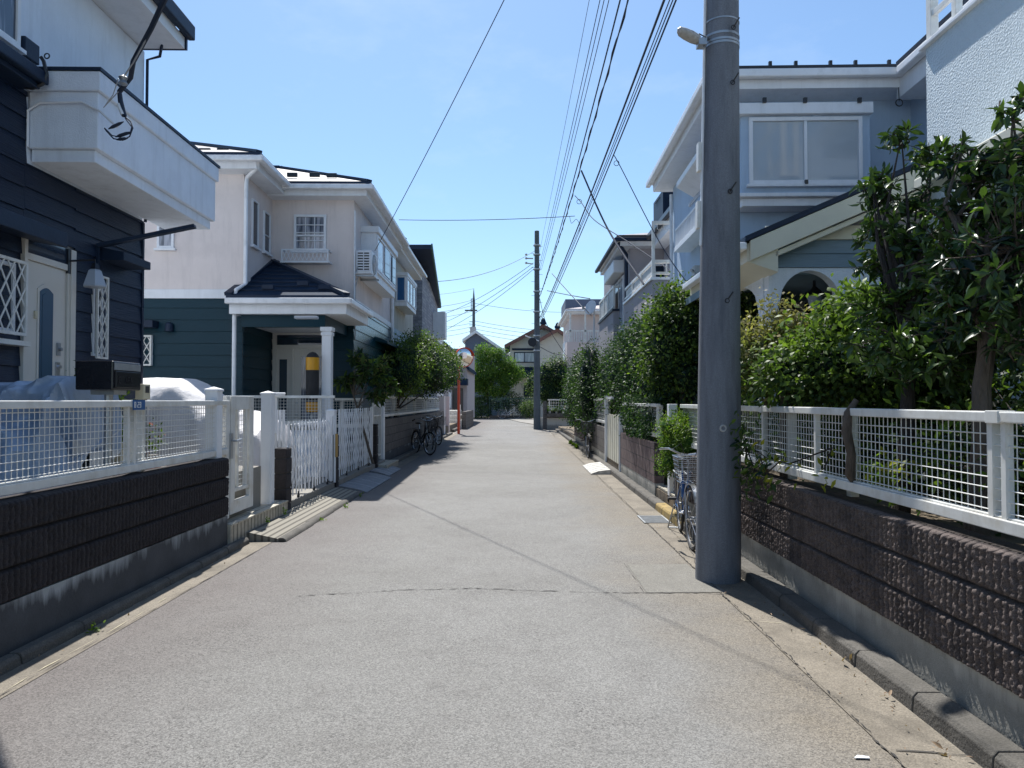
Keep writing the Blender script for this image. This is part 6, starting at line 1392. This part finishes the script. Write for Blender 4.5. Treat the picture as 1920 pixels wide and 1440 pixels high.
# ================================================================== GREY HOUSE (right, further)
F4=W; hg4=thing('house','grey stucco house with a railed corner balcony and dark gutters, right side','house',W,(5,20,.2))
ze4=W.v(1162,440,19.2).z
MB().box(3.1,9,19.7,25.5,.2,ze4-.25).build('wall',M['stucco_grey'],hg4)
hip(W,hg4,2.72,9,19.25,24.0,ze4,.30,'roof_tile',edge='black',gut='darktrim',soffit='whitepaint',cap=False)
downpipe(hg4,[(2.75,19.35,ze4-.2),(3.0,19.6,ze4-.45),(3.0,19.6,3.2)],.05,'darktrim')
bx=W.v(1223,525,15.5); xb=bx.x; zr=W.v(1223,487,15.5).z; zp_=bx.z
MB().box(xb,6.0,15.5,19.6,.2,zp_).build('lower_wall',M['stucco_grey'],hg4)
MB().box(xb-.04,6.0,15.46,19.6,zp_,zp_+.06).build('coping',M['gutterpvc'],hg4,bevel=.008)
mb=MB(); mb.box(xb,xb+.06,15.5,19.5,zr-.07,zr).box(xb+.06,6,15.5,15.56,zr-.07,zr).box(xb,xb+.05,15.51,19.5,zp_+.13,zp_+.18).box(xb+.05,6,15.51,15.55,zp_+.13,zp_+.18)
for y in (15.5,16.9,18.2): mb.box(xb-.005,xb+.065,y-.005,y+.07,zp_+.06,zr+.01)
for i in range(7): mb.box(xb+.3+i*.33,xb+.33+i*.33,15.51,15.54,zp_+.18,zr-.07)
mb.build('balcony_rail',M['whitemetal'],hg4,bevel=.004)
MB().box(xb+.02,xb+.035,15.58,19.4,zp_+.2,zr-.09).build('rail_screen',M['lamp'],hg4)
zt_=W.v(1223,420,15.5).z; mb=MB(); mb.box(xb,xb+.06,15.5,15.56,zr,zt_).box(xb,6,15.5,15.56,zt_,zt_+.07); mb.build('laundry_frame',M['whitemetal'],hg4)
for px in (1238,1250): p=W.v(px,425,15.5); MB().tube([(p.x-.06,15.52,zt_),(p.x-.06,15.52,zt_-.1),(p.x,15.52,zt_-.14),(p.x+.05,15.52,zt_-.08)],.007,5).build('laundry_hook',M['whitemetal'],hg4)
a0,z1=W.f(south(19.7),1225,505); window(W,south(19.7),a0,a0+1.6,zp_+.1,z1+.15,hg4,.06,'glass',3,sill=False)
# road side window with shutter box
BW4=west(3.1); a1_,z_=W.f(BW4,1150,520); mb=MB(); MB().box(2.78,3.1,20.6,22.9,5.25,5.62).build('shutter_box',M['whitepaint'],hg4,bevel=.03); window(W,BW4,20.7,22.8,3.6,5.2,hg4,.06,'lightglass',2,sill=False)
x5=W.v(1150,560,21.6).x; z5=W.v(1150,583,21.6).z; MB().box(x5,3.09,21.6,25.4,.2,z5).build('second_bay',M['stucco_grey'],hg4); MB().box(x5-.04,3.09,21.56,25.4,z5,z5+.06).build('coping',M['darktrim'],hg4)
zr5=W.v(1150,535,21.6).z; mb=MB(); mb.box(x5,x5+.06,21.6,25.4,zr5-.07,zr5).box(x5+.06,3.09,21.6,21.66,zr5-.07,zr5).box(x5,x5+.05,21.6,25.4,z5+.12,z5+.17)
for i in range(4): mb.box(x5,x5+.06,21.62+i*1.2,21.69+i*1.2,z5+.06,zr5-.07)
mb.build('bay_rail',M['whitemetal'],hg4); MB().box(x5+.02,x5+.035,21.7,25.3,z5+.18,zr5-.08).build('rail_screen',M['lamp'],hg4)
# second roof wing with dormer
MB().box(3.95,9,15.9,19.2,3.8,5.8).build('wing_wall',M['stucco_grey'],hg4)
mb=MB(); mb.slab([(3.55,13.5,6.02),(7.5,13.5,8.1),(7.5,13.5,8.0),(3.55,13.5,5.92)],(0,5.6,0)); mb.build('wing_roof',M['roof_dark'],hg4); MB().box(3.46,3.56,13.5,19.1,5.86,5.98).build('wing_gutter',M['black'],hg4,bevel=.01); MB().box(3.6,9,13.6,19.0,5.6,5.90).build('wing_soffit',M['whitepaint'],hg4)
p=W.v(1243,355,17); p2=W.v(1243,400,17); MB().box(p.x,p.x+1.2,17,18.2,6.0,p.z).build('dormer',M['darktrim'],hg4,bevel=.01); MB().bb(west(p.x),17.3,17.9,0,.02,6.5,p.z-.1).build('dormer_pane',M['glass'],hg4)
# satellite dish
c=W.v(1109,577,24); t=thing('satellite_dish','white satellite dish on a slim mast above the hedge, right side','satellite dish',W,(c.x,24.1,3.0))
nrm=Vector((-.75,-.62,.25)).normalized(); ux=nrm.orthogonal().normalized(); uy=nrm.cross(ux); rad=.25
disc(c,nrm,[(rad,.05),(rad*.7,.015),(.02,0),(.02,-.01),(rad*.7,.005),(rad,.04)],24).build('dish',M['whitepaint'],t,smooth=True)
MB().tube([c-nrm*.02,(c.x+.1,24.1,c.z-.05),(c.x+.1,24.1,3.0)],.03,8).build('mast',M['gutterpvc'],t); MB().tube([c-Vector((0,0,.28)),c+nrm*.4-Vector((0,0,.1))],.015,6).box(c.x+nrm.x*.4-.04,c.x+nrm.x*.4+.04,24+nrm.y*.4-.04,24+nrm.y*.4+.04,c.z-.08,c.z+.02).build('receiver_arm',M['lamp'],t)
# pink house
hp=thing('house','pale pink house with a white balcony beside the far utility pole, right','house',W,(5,43,.2))
Y=41; q=lambda px,py,y=Y:W.v(px,py,y)
xw=q(1071,600).x; ze5=q(1080,582).z
MB().box(xw,12,Y,48,.2,ze5-.2).build('wall',M['stucco_pink'],hp)
hip(W,hp,q(1063,580,40.2).x,12,40.2,48,ze5,.22,'roof_pale',edge='roof_pale',cap=False)
MB().box(q(1060,560,43).x,7,43,47,ze5,q(1060,561,43).z).build('upper_block',M['greyblue'],hp)
x2=q(1063,620,39.6).x; zt_=q(1063,619,39.6).z; zb_=q(1063,641,39.6).z
MB().box(x2,6,39.6,40.99,.2,zb_).build('balcony_base',M['stucco_pink'],hp)
mb=MB(); mb.box(x2,6,39.6,39.66,zt_-.08,zt_).box(x2,x2+.06,39.67,41,zt_-.08,zt_)
for i in range(18): mb.box(x2+i*.13,x2+i*.13+.05,39.61,39.65,zb_,zt_-.08)
for px in (1068,1096): a=q(px,600,39.6).x; mb.box(a,a+.09,39.6,39.68,zb_,ze5-.3)
mb.build('balcony_rail',M['whitemetal'],hp)
MB().box(q(1058,0,44).x,xw-.01,44,46,3.2,q(1058,640,44).z).build('side_balcony',M['whitepaint'],hp)
# ================================================================== BICYCLES
G=lambda x,y:W.z(x,y,0)
b1=G(791,852); 
bicycle('nearest black bicycle of the row, wheel turned toward the road, left wall',W,(-3.0,21.2,0),R(-62),steer=R(12),group='black bicycles parked along the left wall',basketmat='black')
bicycle('second black bicycle, tucked close behind the nearest one, left wall',W,(-3.0,23.6,0),R(-72),steer=R(-8),group='black bicycles parked along the left wall',basketmat='black')
bicycle('farthest black bicycle of the row, nearest the orange mirror pole',W,(-3.02,25.9,0),R(-76),steer=R(14),group='black bicycles parked along the left wall',basketmat='black')
bicycle('black bicycle parked by the right kerb before the dark hedge',W,(1.98,20.3,0.0),R(-95),steer=R(8),basketmat='black')
bicycle('blue city bicycle with a wire basket behind the near utility pole',W,(1.90,7.85,0.0),R(88),steer=R(18),paint='bluebike',lean=R(-1)) if False else bicycle('blue city bicycle with a wire basket behind the near utility pole',W,(1.93,8.52,0.0),R(-96.9),steer=R(5),paint='bluebike',basketmat='chrome')
# ================================================================== WIRES
def wthrough(px0,fx,fy,Zn,sag,r,label,twist=0,Yn=6.3,yend=38.4):
    far=W.v(fx,fy,yend)
    def pt(t,Xn): 
        return Vector((far.x+(Xn-far.x)*t,far.y+(Yn-far.y)*t,far.z+(Zn-far.z)*t-sag*4*t*(1-t)))
    best=None
    for i in range(2001):
        t=i/2000; p=pt(t,0); e=abs((p.z-CAMH)/max(p.y,.1)-math.tan(math.atan(720/FPX)+PITCH)) if p.y>0 else 9
        if best is None or e<best[0]: best=(e,t,p.y)
    _,t,y=best; X=W.v(px0,0,y).x; Xn=far.x+(X-far.x)/t
    wire(label,(Xn,Yn,Zn),tuple(far),sag,r,twist=twist)
wthrough(1105,1010,480,10.2,.15,.006,'thinnest overhead wire, leftmost of the bundle meeting the far pole')
wthrough(1125,1011,500,9.9,.2,.009,'first of three close overhead wires, left one, running to the far pole')
wthrough(1133,1013,503,9.9,.2,.009,'middle one of three close overhead wires running to the far pole')
wthrough(1142,1015,506,9.9,.2,.009,'right one of three close overhead wires running to the far pole')
wthrough(1163,1013,553,8.0,.35,.014,'plain black cable beside the lumpy twisted cable overhead')
wthrough(1178,1012,556,8.0,.35,.013,'lumpy twisted black cable overhead, in the middle of the bundle',twist=1)
wthrough(1246,1012,596,7.0,.25,.018,'thickest black cable overhead, right part of the bundle')
wthrough(1256,1013,598,7.0,.22,.008,'thin wire just right of the thickest overhead cable')
wthrough(1262,1013,600,7.05,.22,.009,'thin wire second right of the thickest overhead cable')
wthrough(1268,1014,602,7.0,.28,.013,'rightmost black cable of the overhead bundle')
wire('single overhead wire dropping from top centre to the cream house',(1.7,6.25,8.9),tuple(W.v(703,470,15.1)),.15,.007,name='service_wire',group=None)
wire('horizontal wire crossing the sky from the overhead cables to the left houses',tuple(W.v(1078,405,18.2)),tuple(W.v(748,412,19.5)),.05,.009,name='service_wire',group=None)
P=W.v
dropwire('thick service cable slanting down to the grey house balcony',[P(1090,320,18.5),P(1140,430,17.4),P(1207,533,15.45)],.022)
dropwire('thin service cable with a coil slanting to the pale blue house',[P(1150,290,14.1),P(1163,312,14),P(1240,460,13.2),P(1300,545,12.6)],.009,coils=((P(1156,306,14.05),.05),))
dropwire('looped service cable from the twisted cable to the grey house wall',[P(1078,367,21.4),P(1090,380,21),P(1115,413,20),P(1180,455,18),P(1268,515,15.4)],.012,coils=((P(1086,378,21.2),.07),))
dropwire('long cable from the twisted bundle down to the satellite dish',[P(1035,513,34),P(1070,552,30),P(1100,585,24.2)],.018)
dropwire('sagging cable from near the far pole to the dish mast',[P(1026,545,36),P(1060,552,32),P(1106,560,24.5)],.018)
dropwire('wavy loop of wire under the horizontal wire',[P(1068,406,18.3),P(1071,418,18.3),P(1075,416,18.3),P(1080,411,18.2),P(1084,415,18.2),P(1088,425,18.2),P(1085,436,18.2)],.006)
dropwire('thin cable from the far pole down to the pale pink house',[P(1012,560,38.3),P(1026,610,39),P(1060,665,40.8)],.016)
dropwire('low cable from the far pole to the pink house wall',[P(1012,650,38.3),P(1035,662,39),P(1052,665,40.5)],.016)
for i,(x0,y0,x1,y1,yy,lb) in enumerate(((1003,470,815,528,30,'upper wire from the far pole to the navy roofed stone house'),(1000,493,800,600,45,'upper one of the three wires fanning left from the far pole'),(1000,500,800,618,45,'middle one of the three wires fanning left from the far pole'),(1000,505,800,635,45,'lower one of the three wires fanning left from the far pole'))):
    wire(lb,tuple(P(x0,y0,38.3)),tuple(P(x1,y1,yy)),.35,.013,name='side_wire',group=None)
nms=['top','second','third','fourth','fifth','lowest']
for i,(y0,y1) in enumerate(((562,576),(572,586),(583,596),(605,612),(612,621),(620,632))):
    wire(f'{nms[i]} wire running left from the distant pole behind the stone house',tuple(P(887,y0,79.9)),tuple(P(770,y1,72)),.3,.022,name='distant_wire',group='distant wires left of the far pole',cat='wire')
for i,(y0,y1) in enumerate(((569,583),(602,620),(609,628),(617,636),(624,646))):
    wire(f'{nms[i]} wire running right from the distant pole over the Japanese house',tuple(P(891,y0,79.9)),tuple(P(1120,y1,95)),.5,.022,name='distant_wire',group='distant wires right of the far pole',cat='wire')
wire('thin distant wire from the tip of the distant pole to the left',tuple(P(889,541,79.9)),tuple(P(770,555,75)),.2,.015,name='distant_wire',group=None)
# heavy drop cable at the upper left balcony
t=thing('drop_cable','thick black drop cable with clamp and looped ends at the stucco balcony corner','cable',W,tuple(P(233,150,7.35)))
e=P(308,0,6.4); d=(e-P(240,135,7.2)); 
mb=MB(); mb.tube([e+d*.8+Vector((.1,0,.1)),e,P(284,52,6.75),P(250,115,7.15),P(245,145,7.25),P(224,172,7.3),P(226,190,7.3),P(233,218,7.3)],.026,8); mb.build('main_cable',M['cable'],t,smooth=True)
MB().tube([e+d*.8+Vector((.13,0,.1)),e+Vector((.02,0,0)),P(280,62,6.8),P(248,120,7.12)],.009,6).build('support_wire',M['steel'],t,smooth=True)
mb=MB(); mb.lathe(tuple(P(231,151,7.2)),[(.02,-.05),(.045,-.035),(.03,0),(.045,.03),(.025,.05)],12); mb.build('insulator',M['steel'],t,smooth=True)
mb=MB(); mb.tube([P(248,120,7.12),P(233,143,7.18)],.008,5).tube([P(222,148,7.2),P(212,178,7.25),P(196,200,7.28)],.005,5).tube([P(222,172,7.25),P(205,190,7.27),P(194,202,7.28)],.005,5); mb.build('clamp_wire',M['steel'],t)
mb=MB(); mb.tube([P(233,218,7.3),P(245,228,7.27),P(249,240,7.26),P(243,256,7.26),P(230,263,7.26),P(213,260,7.26),P(200,246,7.27),P(196,240,7.27)],.007,6).tube([P(235,222,7.3),P(247,238,7.29),P(244,250,7.28),P(225,257,7.28),P(210,254,7.28),P(198,242,7.28)],.006,6)
for a_,b_ in (((203,242),(232,228)),((216,257),(246,247)),((218,262),(240,259))):
    A_,B__=P(*a_,7.25),P(*b_,7.25); mb.tube([A_,A_.lerp(B__,.3),A_.lerp(B__,.7),B__],[.004,.017,.016,.004],8)
mb.build('looped_ends',M['cable'],t,smooth=True)
mb=MB(); mb.tube([P(222,195,7.285),P(230,215,7.285)],.021,8); mb.build('white_tape',M['whitepaint'],t)
# ================================================================== VEGETATION
# ---- large leaf tree, right foreground (trunk by px 1860)
def bl(px,py,Y,rx,ry,rz): p=W.v(px,py,Y); return (p.x,p.y,p.z,rx,ry,rz)
def litter(): pass
tb=W.v(1862,770,3.6)
tree('tree','tall glossy leaved tree with a dark trunk behind the fence, far right foreground','tree',W,(tb.x,3.75,.8),
 [bl(1870,400,3.9,.30,.4,.24),bl(1905,470,3.6,.32,.4,.32),bl(1820,490,4.0,.36,.4,.26),bl(1890,570,3.7,.38,.45,.22),bl(1900,300,3.8,.22,.3,.20),bl(1800,290,4.1,.16,.25,.13),bl(1900,205,3.9,.12,.2,.09),bl(1850,330,4,.2,.3,.14),bl(1770,420,4.2,.22,.3,.16),bl(1800,590,3.9,.3,.3,.2),bl(1910,640,3.5,.22,.3,.12),bl(1870,620,4.1,.3,.3,.25)],
 3900,.082,'leaf_big',41,trunk=tuple(W.v(1858,440,3.8)),r0=.062,per=9,kind='leaf',bark='bark_l',up=.6,rosette=1,droop=.15)
tb=W.v(1702,765,4.6)
def wf(t,p,nn,rng):
    idx=rng.integers(0,len(p),26); pp=np.repeat(p[idx],7,0)+rng.normal(0,.022,(26*7,3)); leaves('blossom',M['blossom'],pp,np.repeat(nn[idx],7,0),.035,rng,t,'small',tone=rng.random(26*7),up=1)
tree('tree','glossy leaved tree with white blossoms and a forked dark trunk, right','tree',W,(tb.x,4.7,.8),
 [bl(1658,375,5.1,.14,.25,.17),bl(1636,345,5.1,.12,.2,.12),bl(1640,430,5.1,.14,.2,.12),bl(1682,450,5.0,.17,.3,.13),bl(1740,560,4.8,.38,.45,.26),bl(1675,580,5.0,.30,.4,.22),bl(1700,650,4.7,.42,.4,.20),bl(1720,470,4.9,.25,.3,.16),bl(1800,640,4.4,.34,.4,.20),bl(1655,500,5.2,.15,.3,.12),bl(1745,300,5.0,.20,.25,.14),bl(1690,255,5.0,.14,.2,.10),bl(1720,380,5,.15,.2,.12),bl(1760,690,4.5,.35,.35,.15)],
 3900,.086,'leaf_big',42,trunk=tuple(W.v(1715,490,4.8)),r0=.06,per=9,kind='leaf',bark='bark',extra=wf,rosette=1,droop=.15,tonefn=lambda p,t:t+np.clip((3.1-p[:,0])*.35,0,.3)*(p[:,2]<3.1))
# fresh green shrub around px 1450-1600
tree('shrub','bushy bright green shrub before the arched porch','shrub',W,(W.v(1580,760,6.2).x,6.3,.8),
 [bl(1600,610,6.3,.26,.3,.24),bl(1612,585,6.4,.18,.3,.20),bl(1645,610,6.2,.36,.35,.25),bl(1560,640,6.2,.35,.3,.22),bl(1560,690,6.0,.42,.3,.25),bl(1650,690,5.8,.42,.3,.3),bl(1740,700,5.6,.4,.3,.3),bl(1500,700,6.2,.34,.3,.25)],
 13000,.062,'leaf_mid',43,r0=.035,clump=.08,per=12,ntips=30,shell=.65,core=.6,tonefn=lambda p,t:t+.22+.5*((p[:,2]>1.95)&(p[:,0]<3.2)))  # upper leaves brightened: light from above put into their tone
tree('nandina','feathery nandina shrub with pinkish plumes behind the near pole','shrub',W,(W.v(1440,760,6.9).x,7.0,.8),
 [bl(1440,650,7.0,.30,.3,.22),bl(1400,680,7.0,.28,.3,.25),bl(1475,620,7.0,.2,.25,.16),bl(1460,690,6.8,.36,.3,.25),bl(1520,640,6.9,.25,.25,.18),bl(1450,590,7.0,.08,.1,.18),bl(1500,620,6.9,.1,.1,.15)],
 8500,.05,'leaf_nandina',44,r0=.03,clump=.07,per=14,ntips=22,bark='bark_l',tonefn=lambda p,t:t*.7+np.clip((p[:,2]-1.85)*1.1,0,.8))
t=thing('tree_stump_trunk','pale brown trunk rising behind the fence below the nandina plumes','trunk',W,(W.v(1475,760,6.2).x,6.3,.8))
p=W.v(1476,765,6.25); MB().tube([(p.x,6.3,.78),(p.x+.01,6.3,1.3),(p.x-.01,6.3,1.8)],[.055,.048,.04],10).build('trunk',M['bark_l'],t,smooth=True)
# gnarled vine trunk in front of the mesh
p=W.v(1588,770,4.72); q=W.v(1600,890,4.72)
t=thing('vine_trunk','thick gnarled vine stump twisted against the white mesh fence','vine',W,(p.x,4.7,.9))
mb=MB(); mb.tube([W.v(1606,750,4.70),W.v(1590,775,4.70),W.v(1587,810,4.68),W.v(1596,850,4.68),W.v(1594,890,4.70),W.v(1600,905,4.72)],[.018,.026,.032,.028,.034,.016],10)
mb.build('gnarled_stem',M['bark_l'],t,smooth=True)
# ivy and yellow leaved vine over the wall near the pole
rng=np.random.default_rng(50)
def vine(label,pts,n,size,mat,seed,spread=.07,base=None,name='climbing_vine',stems=True):
    rng=np.random.default_rng(seed); P_=np.array([tuple(W.v(*q)) for q in pts]); t=thing(name,label,'plant',W,tuple(P_[0]))
    k=rng.integers(0,len(P_),n); p=P_[k]+rng.normal(0,spread,(n,3))*np.array([.5,1.6,1]); nn=rng.normal(0,.5,(n,3)); nn[:,0]-=.8; nn/=np.linalg.norm(nn,axis=1)[:,None]
    leaves('foliage',M[mat],p,nn,size,rng,t,'leaf',droop=.5,up=.2,tone=np.clip(rng.normal(.4,.25,n),0,1))
    mb=MB(); mb.tube([tuple(v) for v in P_],.006,5); mb.build('stem',M['bark'],t,smooth=True); return t
vine('dark ivy spilling over the brown wall beside the near pole',[(1395,800,5.9),(1400,860,5.9),(1430,880,5.7),(1400,890,5.9),(1440,860,5.6),(1396,830,5.95),(1420,895,5.8)],170,.075,'leaf_mid',51)
vine('yellowing vine leaves threading the white mesh near the pole',[(1425,855,5.65),(1435,890,5.6),(1462,865,5.4),(1480,870,5.3),(1560,840,4.95),(1545,880,4.95)],46,.06,'leaf_yellow',52,spread=.05)
vine('yellow green low leaves behind the mesh fence, right foreground',[(1640,885,4.7),(1670,875,4.65),(1690,895,4.6),(1660,900,4.7),(1740,845,4.5),(1800,880,4.1),(1900,905,3.45),(1905,890,3.45),(1750,870,4.4)],170,.07,'leaf_lime',53,spread=.06)
vine('broad yellow leaf cluster at the foot of the mesh fence',[(1650,880,4.55),(1665,890,4.55),(1690,888,4.55)],34,.08,'leaf_yellow',54,spread=.05)
# undergrowth behind the right fence (dense dark shade; lit patches put into the leaf tone)
mb_=tree('undergrowth_shrub','dense dark undergrowth behind the right foreground fence','shrub',W,(3.0,4.5,.8),
 [(3.0,4.0,1.15,.35,1.6,.35),(3.2,6.5,1.2,.5,1.6,.4),(2.9,8.5,1.2,.45,.9,.4),(3.3,2.6,1.3,.4,1.0,.5),(3.7,4.5,1.9,.4,2.0,.5),(3.5,6.8,1.7,.5,1.2,.45),(3.9,3.0,2.0,.4,.9,.6)],26000,.07,'leaf_mid',55,clump=.13,per=14,r0=.03,ntips=50,shell=.35,tonefn=lambda p,t:t+.25*(np.sin(p[:,1]*3.1)*np.sin(p[:,2]*5)>.5))
# ---- shrub left of the pole (px 1205-1312)
tree('camellia','tall glossy camellia with a bent trunk beside the left of the near pole','tree',W,(2.75,11.6,.8),
 [bl(1265,600,11.6,.42,.6,.42),bl(1250,660,11.5,.40,.6,.42),bl(1285,630,11.3,.35,.5,.5),bl(1240,700,11.8,.32,.5,.28),bl(1290,700,11.2,.3,.4,.3),bl(1280,560,11.5,.28,.4,.18),bl(1330,600,11.2,.5,.5,.5),bl(1400,600,10.0,.35,.4,.42),bl(1420,560,9.8,.25,.3,.25)],
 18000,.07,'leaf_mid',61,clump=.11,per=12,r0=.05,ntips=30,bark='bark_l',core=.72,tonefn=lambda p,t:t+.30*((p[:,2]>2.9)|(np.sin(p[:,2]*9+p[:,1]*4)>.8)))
tree('azalea','low rounded yellow green azalea beside the white post','shrub',W,(W.v(1275,850,9.3).x,9.35,.5),
 [bl(1272,815,9.4,.22,.35,.26),bl(1265,850,9.4,.17,.3,.25),bl(1292,830,9.2,.2,.3,.3),bl(1250,800,9.4,.10,.2,.10),bl(1285,785,9.4,.12,.2,.08),bl(1255,870,9.4,.12,.2,.12)],11000,.028,'leaf_lime',62,clump=.05,per=14,r0=.02,ntips=8,core=.7,shell=.8)
# ---- box hedge px 1110-1232
def hx(px,Y): return W.v(px,0,Y).x
tree('hedge','tall dark evergreen hedge overhanging the brown wall, right middle','hedge',W,(2.8,16,.8),
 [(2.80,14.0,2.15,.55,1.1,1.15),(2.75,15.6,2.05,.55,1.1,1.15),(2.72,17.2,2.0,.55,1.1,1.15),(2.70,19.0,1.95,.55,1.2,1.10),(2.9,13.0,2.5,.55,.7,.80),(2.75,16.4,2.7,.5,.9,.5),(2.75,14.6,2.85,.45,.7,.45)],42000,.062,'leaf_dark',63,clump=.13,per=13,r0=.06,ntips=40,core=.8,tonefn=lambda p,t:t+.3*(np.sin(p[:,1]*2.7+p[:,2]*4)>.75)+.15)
tree('conifer_hedge','feathery low conifer hedge spilling over the white rail, right middle','hedge',W,(2.4,12.8,.9),
 [(2.36,11.8,1.20,.24,.75,.36),(2.32,13.2,1.25,.24,.9,.40),(2.30,12.5,1.05,.22,1.2,.22),(2.34,14.2,1.3,.22,.5,.35)],17000,.05,'leaf_conifer',64,clump=.07,per=14,r0=.03,ntips=12,droop=.8,up=.1,core=.8)
tree('hedge','narrow dark hedge column farthest along the right kerb','hedge',W,(2.5,22,.3),
 [(2.15,20.9,1.9,.38,.8,1.3),(2.2,22.4,1.85,.38,.9,1.25),(2.15,24.2,1.85,.4,1.0,1.25),(2.1,25.8,1.8,.35,.8,1.1),(2.25,20.0,.95,.25,.7,.5)],24000,.065,'leaf_dark',65,clump=.12,per=13,r0=.05,ntips=20,core=.8,tonefn=lambda p,t:t+.35*(np.sin(p[:,1]*3+p[:,2]*5)>.7)+.1)
tree('shrub','silvery green rounded bush behind the planter wall at the bend','shrub',W,(2.3,41,.3),
 [bl(1035,705,40.5,.95,.8,.95),bl(1052,700,40.2,.85,.8,.9),bl(1030,735,40.2,.9,.6,.6),bl(1050,745,40,1.1,.6,.6),bl(1005,720,43,.6,.6,.7)],15000,.085,'leaf_mid',66,clump=.14,per=13,r0=.06,ntips=16,core=.8)
# ---- left tree over wall px 720-850
tree('tree','round citrus tree with yellowish leaves leaning over the left wall','tree',W,(-3.55,20,.3),
 [bl(755,700,19.0,.55,.7,.55),bl(770,680,19.5,.55,.7,.5),bl(745,665,19.5,.38,.6,.3),bl(790,670,21,.65,.9,.55),bl(800,700,22,.65,.9,.6),bl(820,690,24.5,.7,1.1,.75),bl(838,690,27,.45,1.0,.65),bl(785,650,21,.45,.6,.35)],
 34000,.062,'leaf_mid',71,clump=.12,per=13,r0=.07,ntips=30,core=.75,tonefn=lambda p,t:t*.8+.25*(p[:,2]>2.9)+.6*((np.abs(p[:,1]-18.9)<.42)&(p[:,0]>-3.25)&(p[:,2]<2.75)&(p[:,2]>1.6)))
def lq(t,p,nn,rng):
    idx=rng.integers(0,len(p),9); pp=np.repeat(p[idx],22,0)+rng.normal(0,.05,(9*22,3)); leaves('flower_buds',M['leaf_nandina'],pp,np.repeat(nn[idx],22,0),.05,rng,t,'small',tone=.6+.4*rng.random(9*22),up=1)
tree('loquat','loquat with long drooping leaves and pale buds in front of the teal porch','tree',W,(W.v(700,740,14.2).x,14.2,.3),
 [bl(655,715,14.2,.28,.3,.22),bl(690,690,14.1,.30,.3,.30),bl(672,670,14.2,.2,.3,.14),bl(715,720,14.3,.30,.3,.30),bl(705,745,14.3,.25,.3,.15),bl(725,690,14.5,.2,.3,.25)],560,.19,'leaf_mid',72,per=8,kind='leaf',r0=.03,droop=.4,up=.5,extra=lq,bark='bark_l',rosette=1)
# hydrangea-like plant at px 735-755
# weeds and fallen leaves
rng=np.random.default_rng(90)
def ground_leaves():
    n=150; y=rng.uniform(2.4,9,n); x=1.93-np.abs(rng.normal(0,.10,n)); m=rng.random(n)<.2; x=np.where(m,rng.uniform(-2.9,-2.75,n),x)
    p=np.stack([x,y,np.full(n,.022)],-1); nn=rng.normal(0,1,(n,3)); nn[:,2]=0; nn/=np.linalg.norm(nn,axis=1)[:,None]
    o=leaves('fallen_leaves',M['leaf_dry'],p,nn,.024,rng,None,'leaf',droop=0,up=3,tone=rng.random(n)); o['kind']='stuff'; o['label']='dry fallen leaves scattered along the gutters'
ground_leaves()
for i,(px,py,s_,lb) in enumerate(((1588,1240,.055,'curled dry leaf lying against the right kerb'),(1770,1408,.06,'curled dry leaf near the bottom right kerb'),(1664,1308,.04,'small curled brown leaf on the right gutter'))):
    p=np.array([tuple(W.z(px,py,.02))]*3)+rng.normal(0,.012,(3,3))*np.array([1,1,.3]); nn=rng.normal(0,1,(3,3)); nn[:,2]=.3; nn/=np.linalg.norm(nn,axis=1)[:,None]
    o=leaves('dry_leaf',M['leaf_dry'],p,nn,s_,rng,None,'leaf',droop=-.1,up=1.5,tone=rng.uniform(.5,1,3)); tag(o,lb,'leaf','curled dry leaves by the right kerb')
p=W.z(1615,1420,.006); MB().slab([(p.x-.035,p.y-.008,.006),(p.x+.03,p.y-.012,.006),(p.x+.035,p.y+.004,.006),(p.x-.01,p.y+.016,.006)],(0,0,.003)).top('paper_scrap','tiny white scrap lying on the asphalt, bottom right','scrap',M['whitepaint'],W,tuple(p))
def weeds(label,pts,seed,size=.03,n=26):
    rng=np.random.default_rng(seed); P_=np.repeat(np.array(pts),n,0); p=P_+np.abs(rng.normal(0,.03,P_.shape))*np.array([1,1.5,1]); nn=rng.normal(0,.6,P_.shape); nn[:,2]=np.abs(nn[:,2])+.5; nn/=np.linalg.norm(nn,axis=1)[:,None]
    o=leaves('weeds',M['leaf_lime'],p,nn,size,rng,None,'small',up=.3,droop=-.2); o['kind']='stuff'; o['label']=label
weeds('small weeds sprouting at the foot of the left step and curb',[(-2.84,4.75,.0),(-2.93,8.3,.12),(-2.93,8.9,.12),(-2.55,9.2,0),(-2.50,10.3,0),(-2.52,11.4,0)],91)
weeds('grassy weeds at the far right kerb',[(1.9,23.0,.0),(1.92,23.6,0),(1.9,24.5,0),(1.88,25.5,0)],92,.09,60)
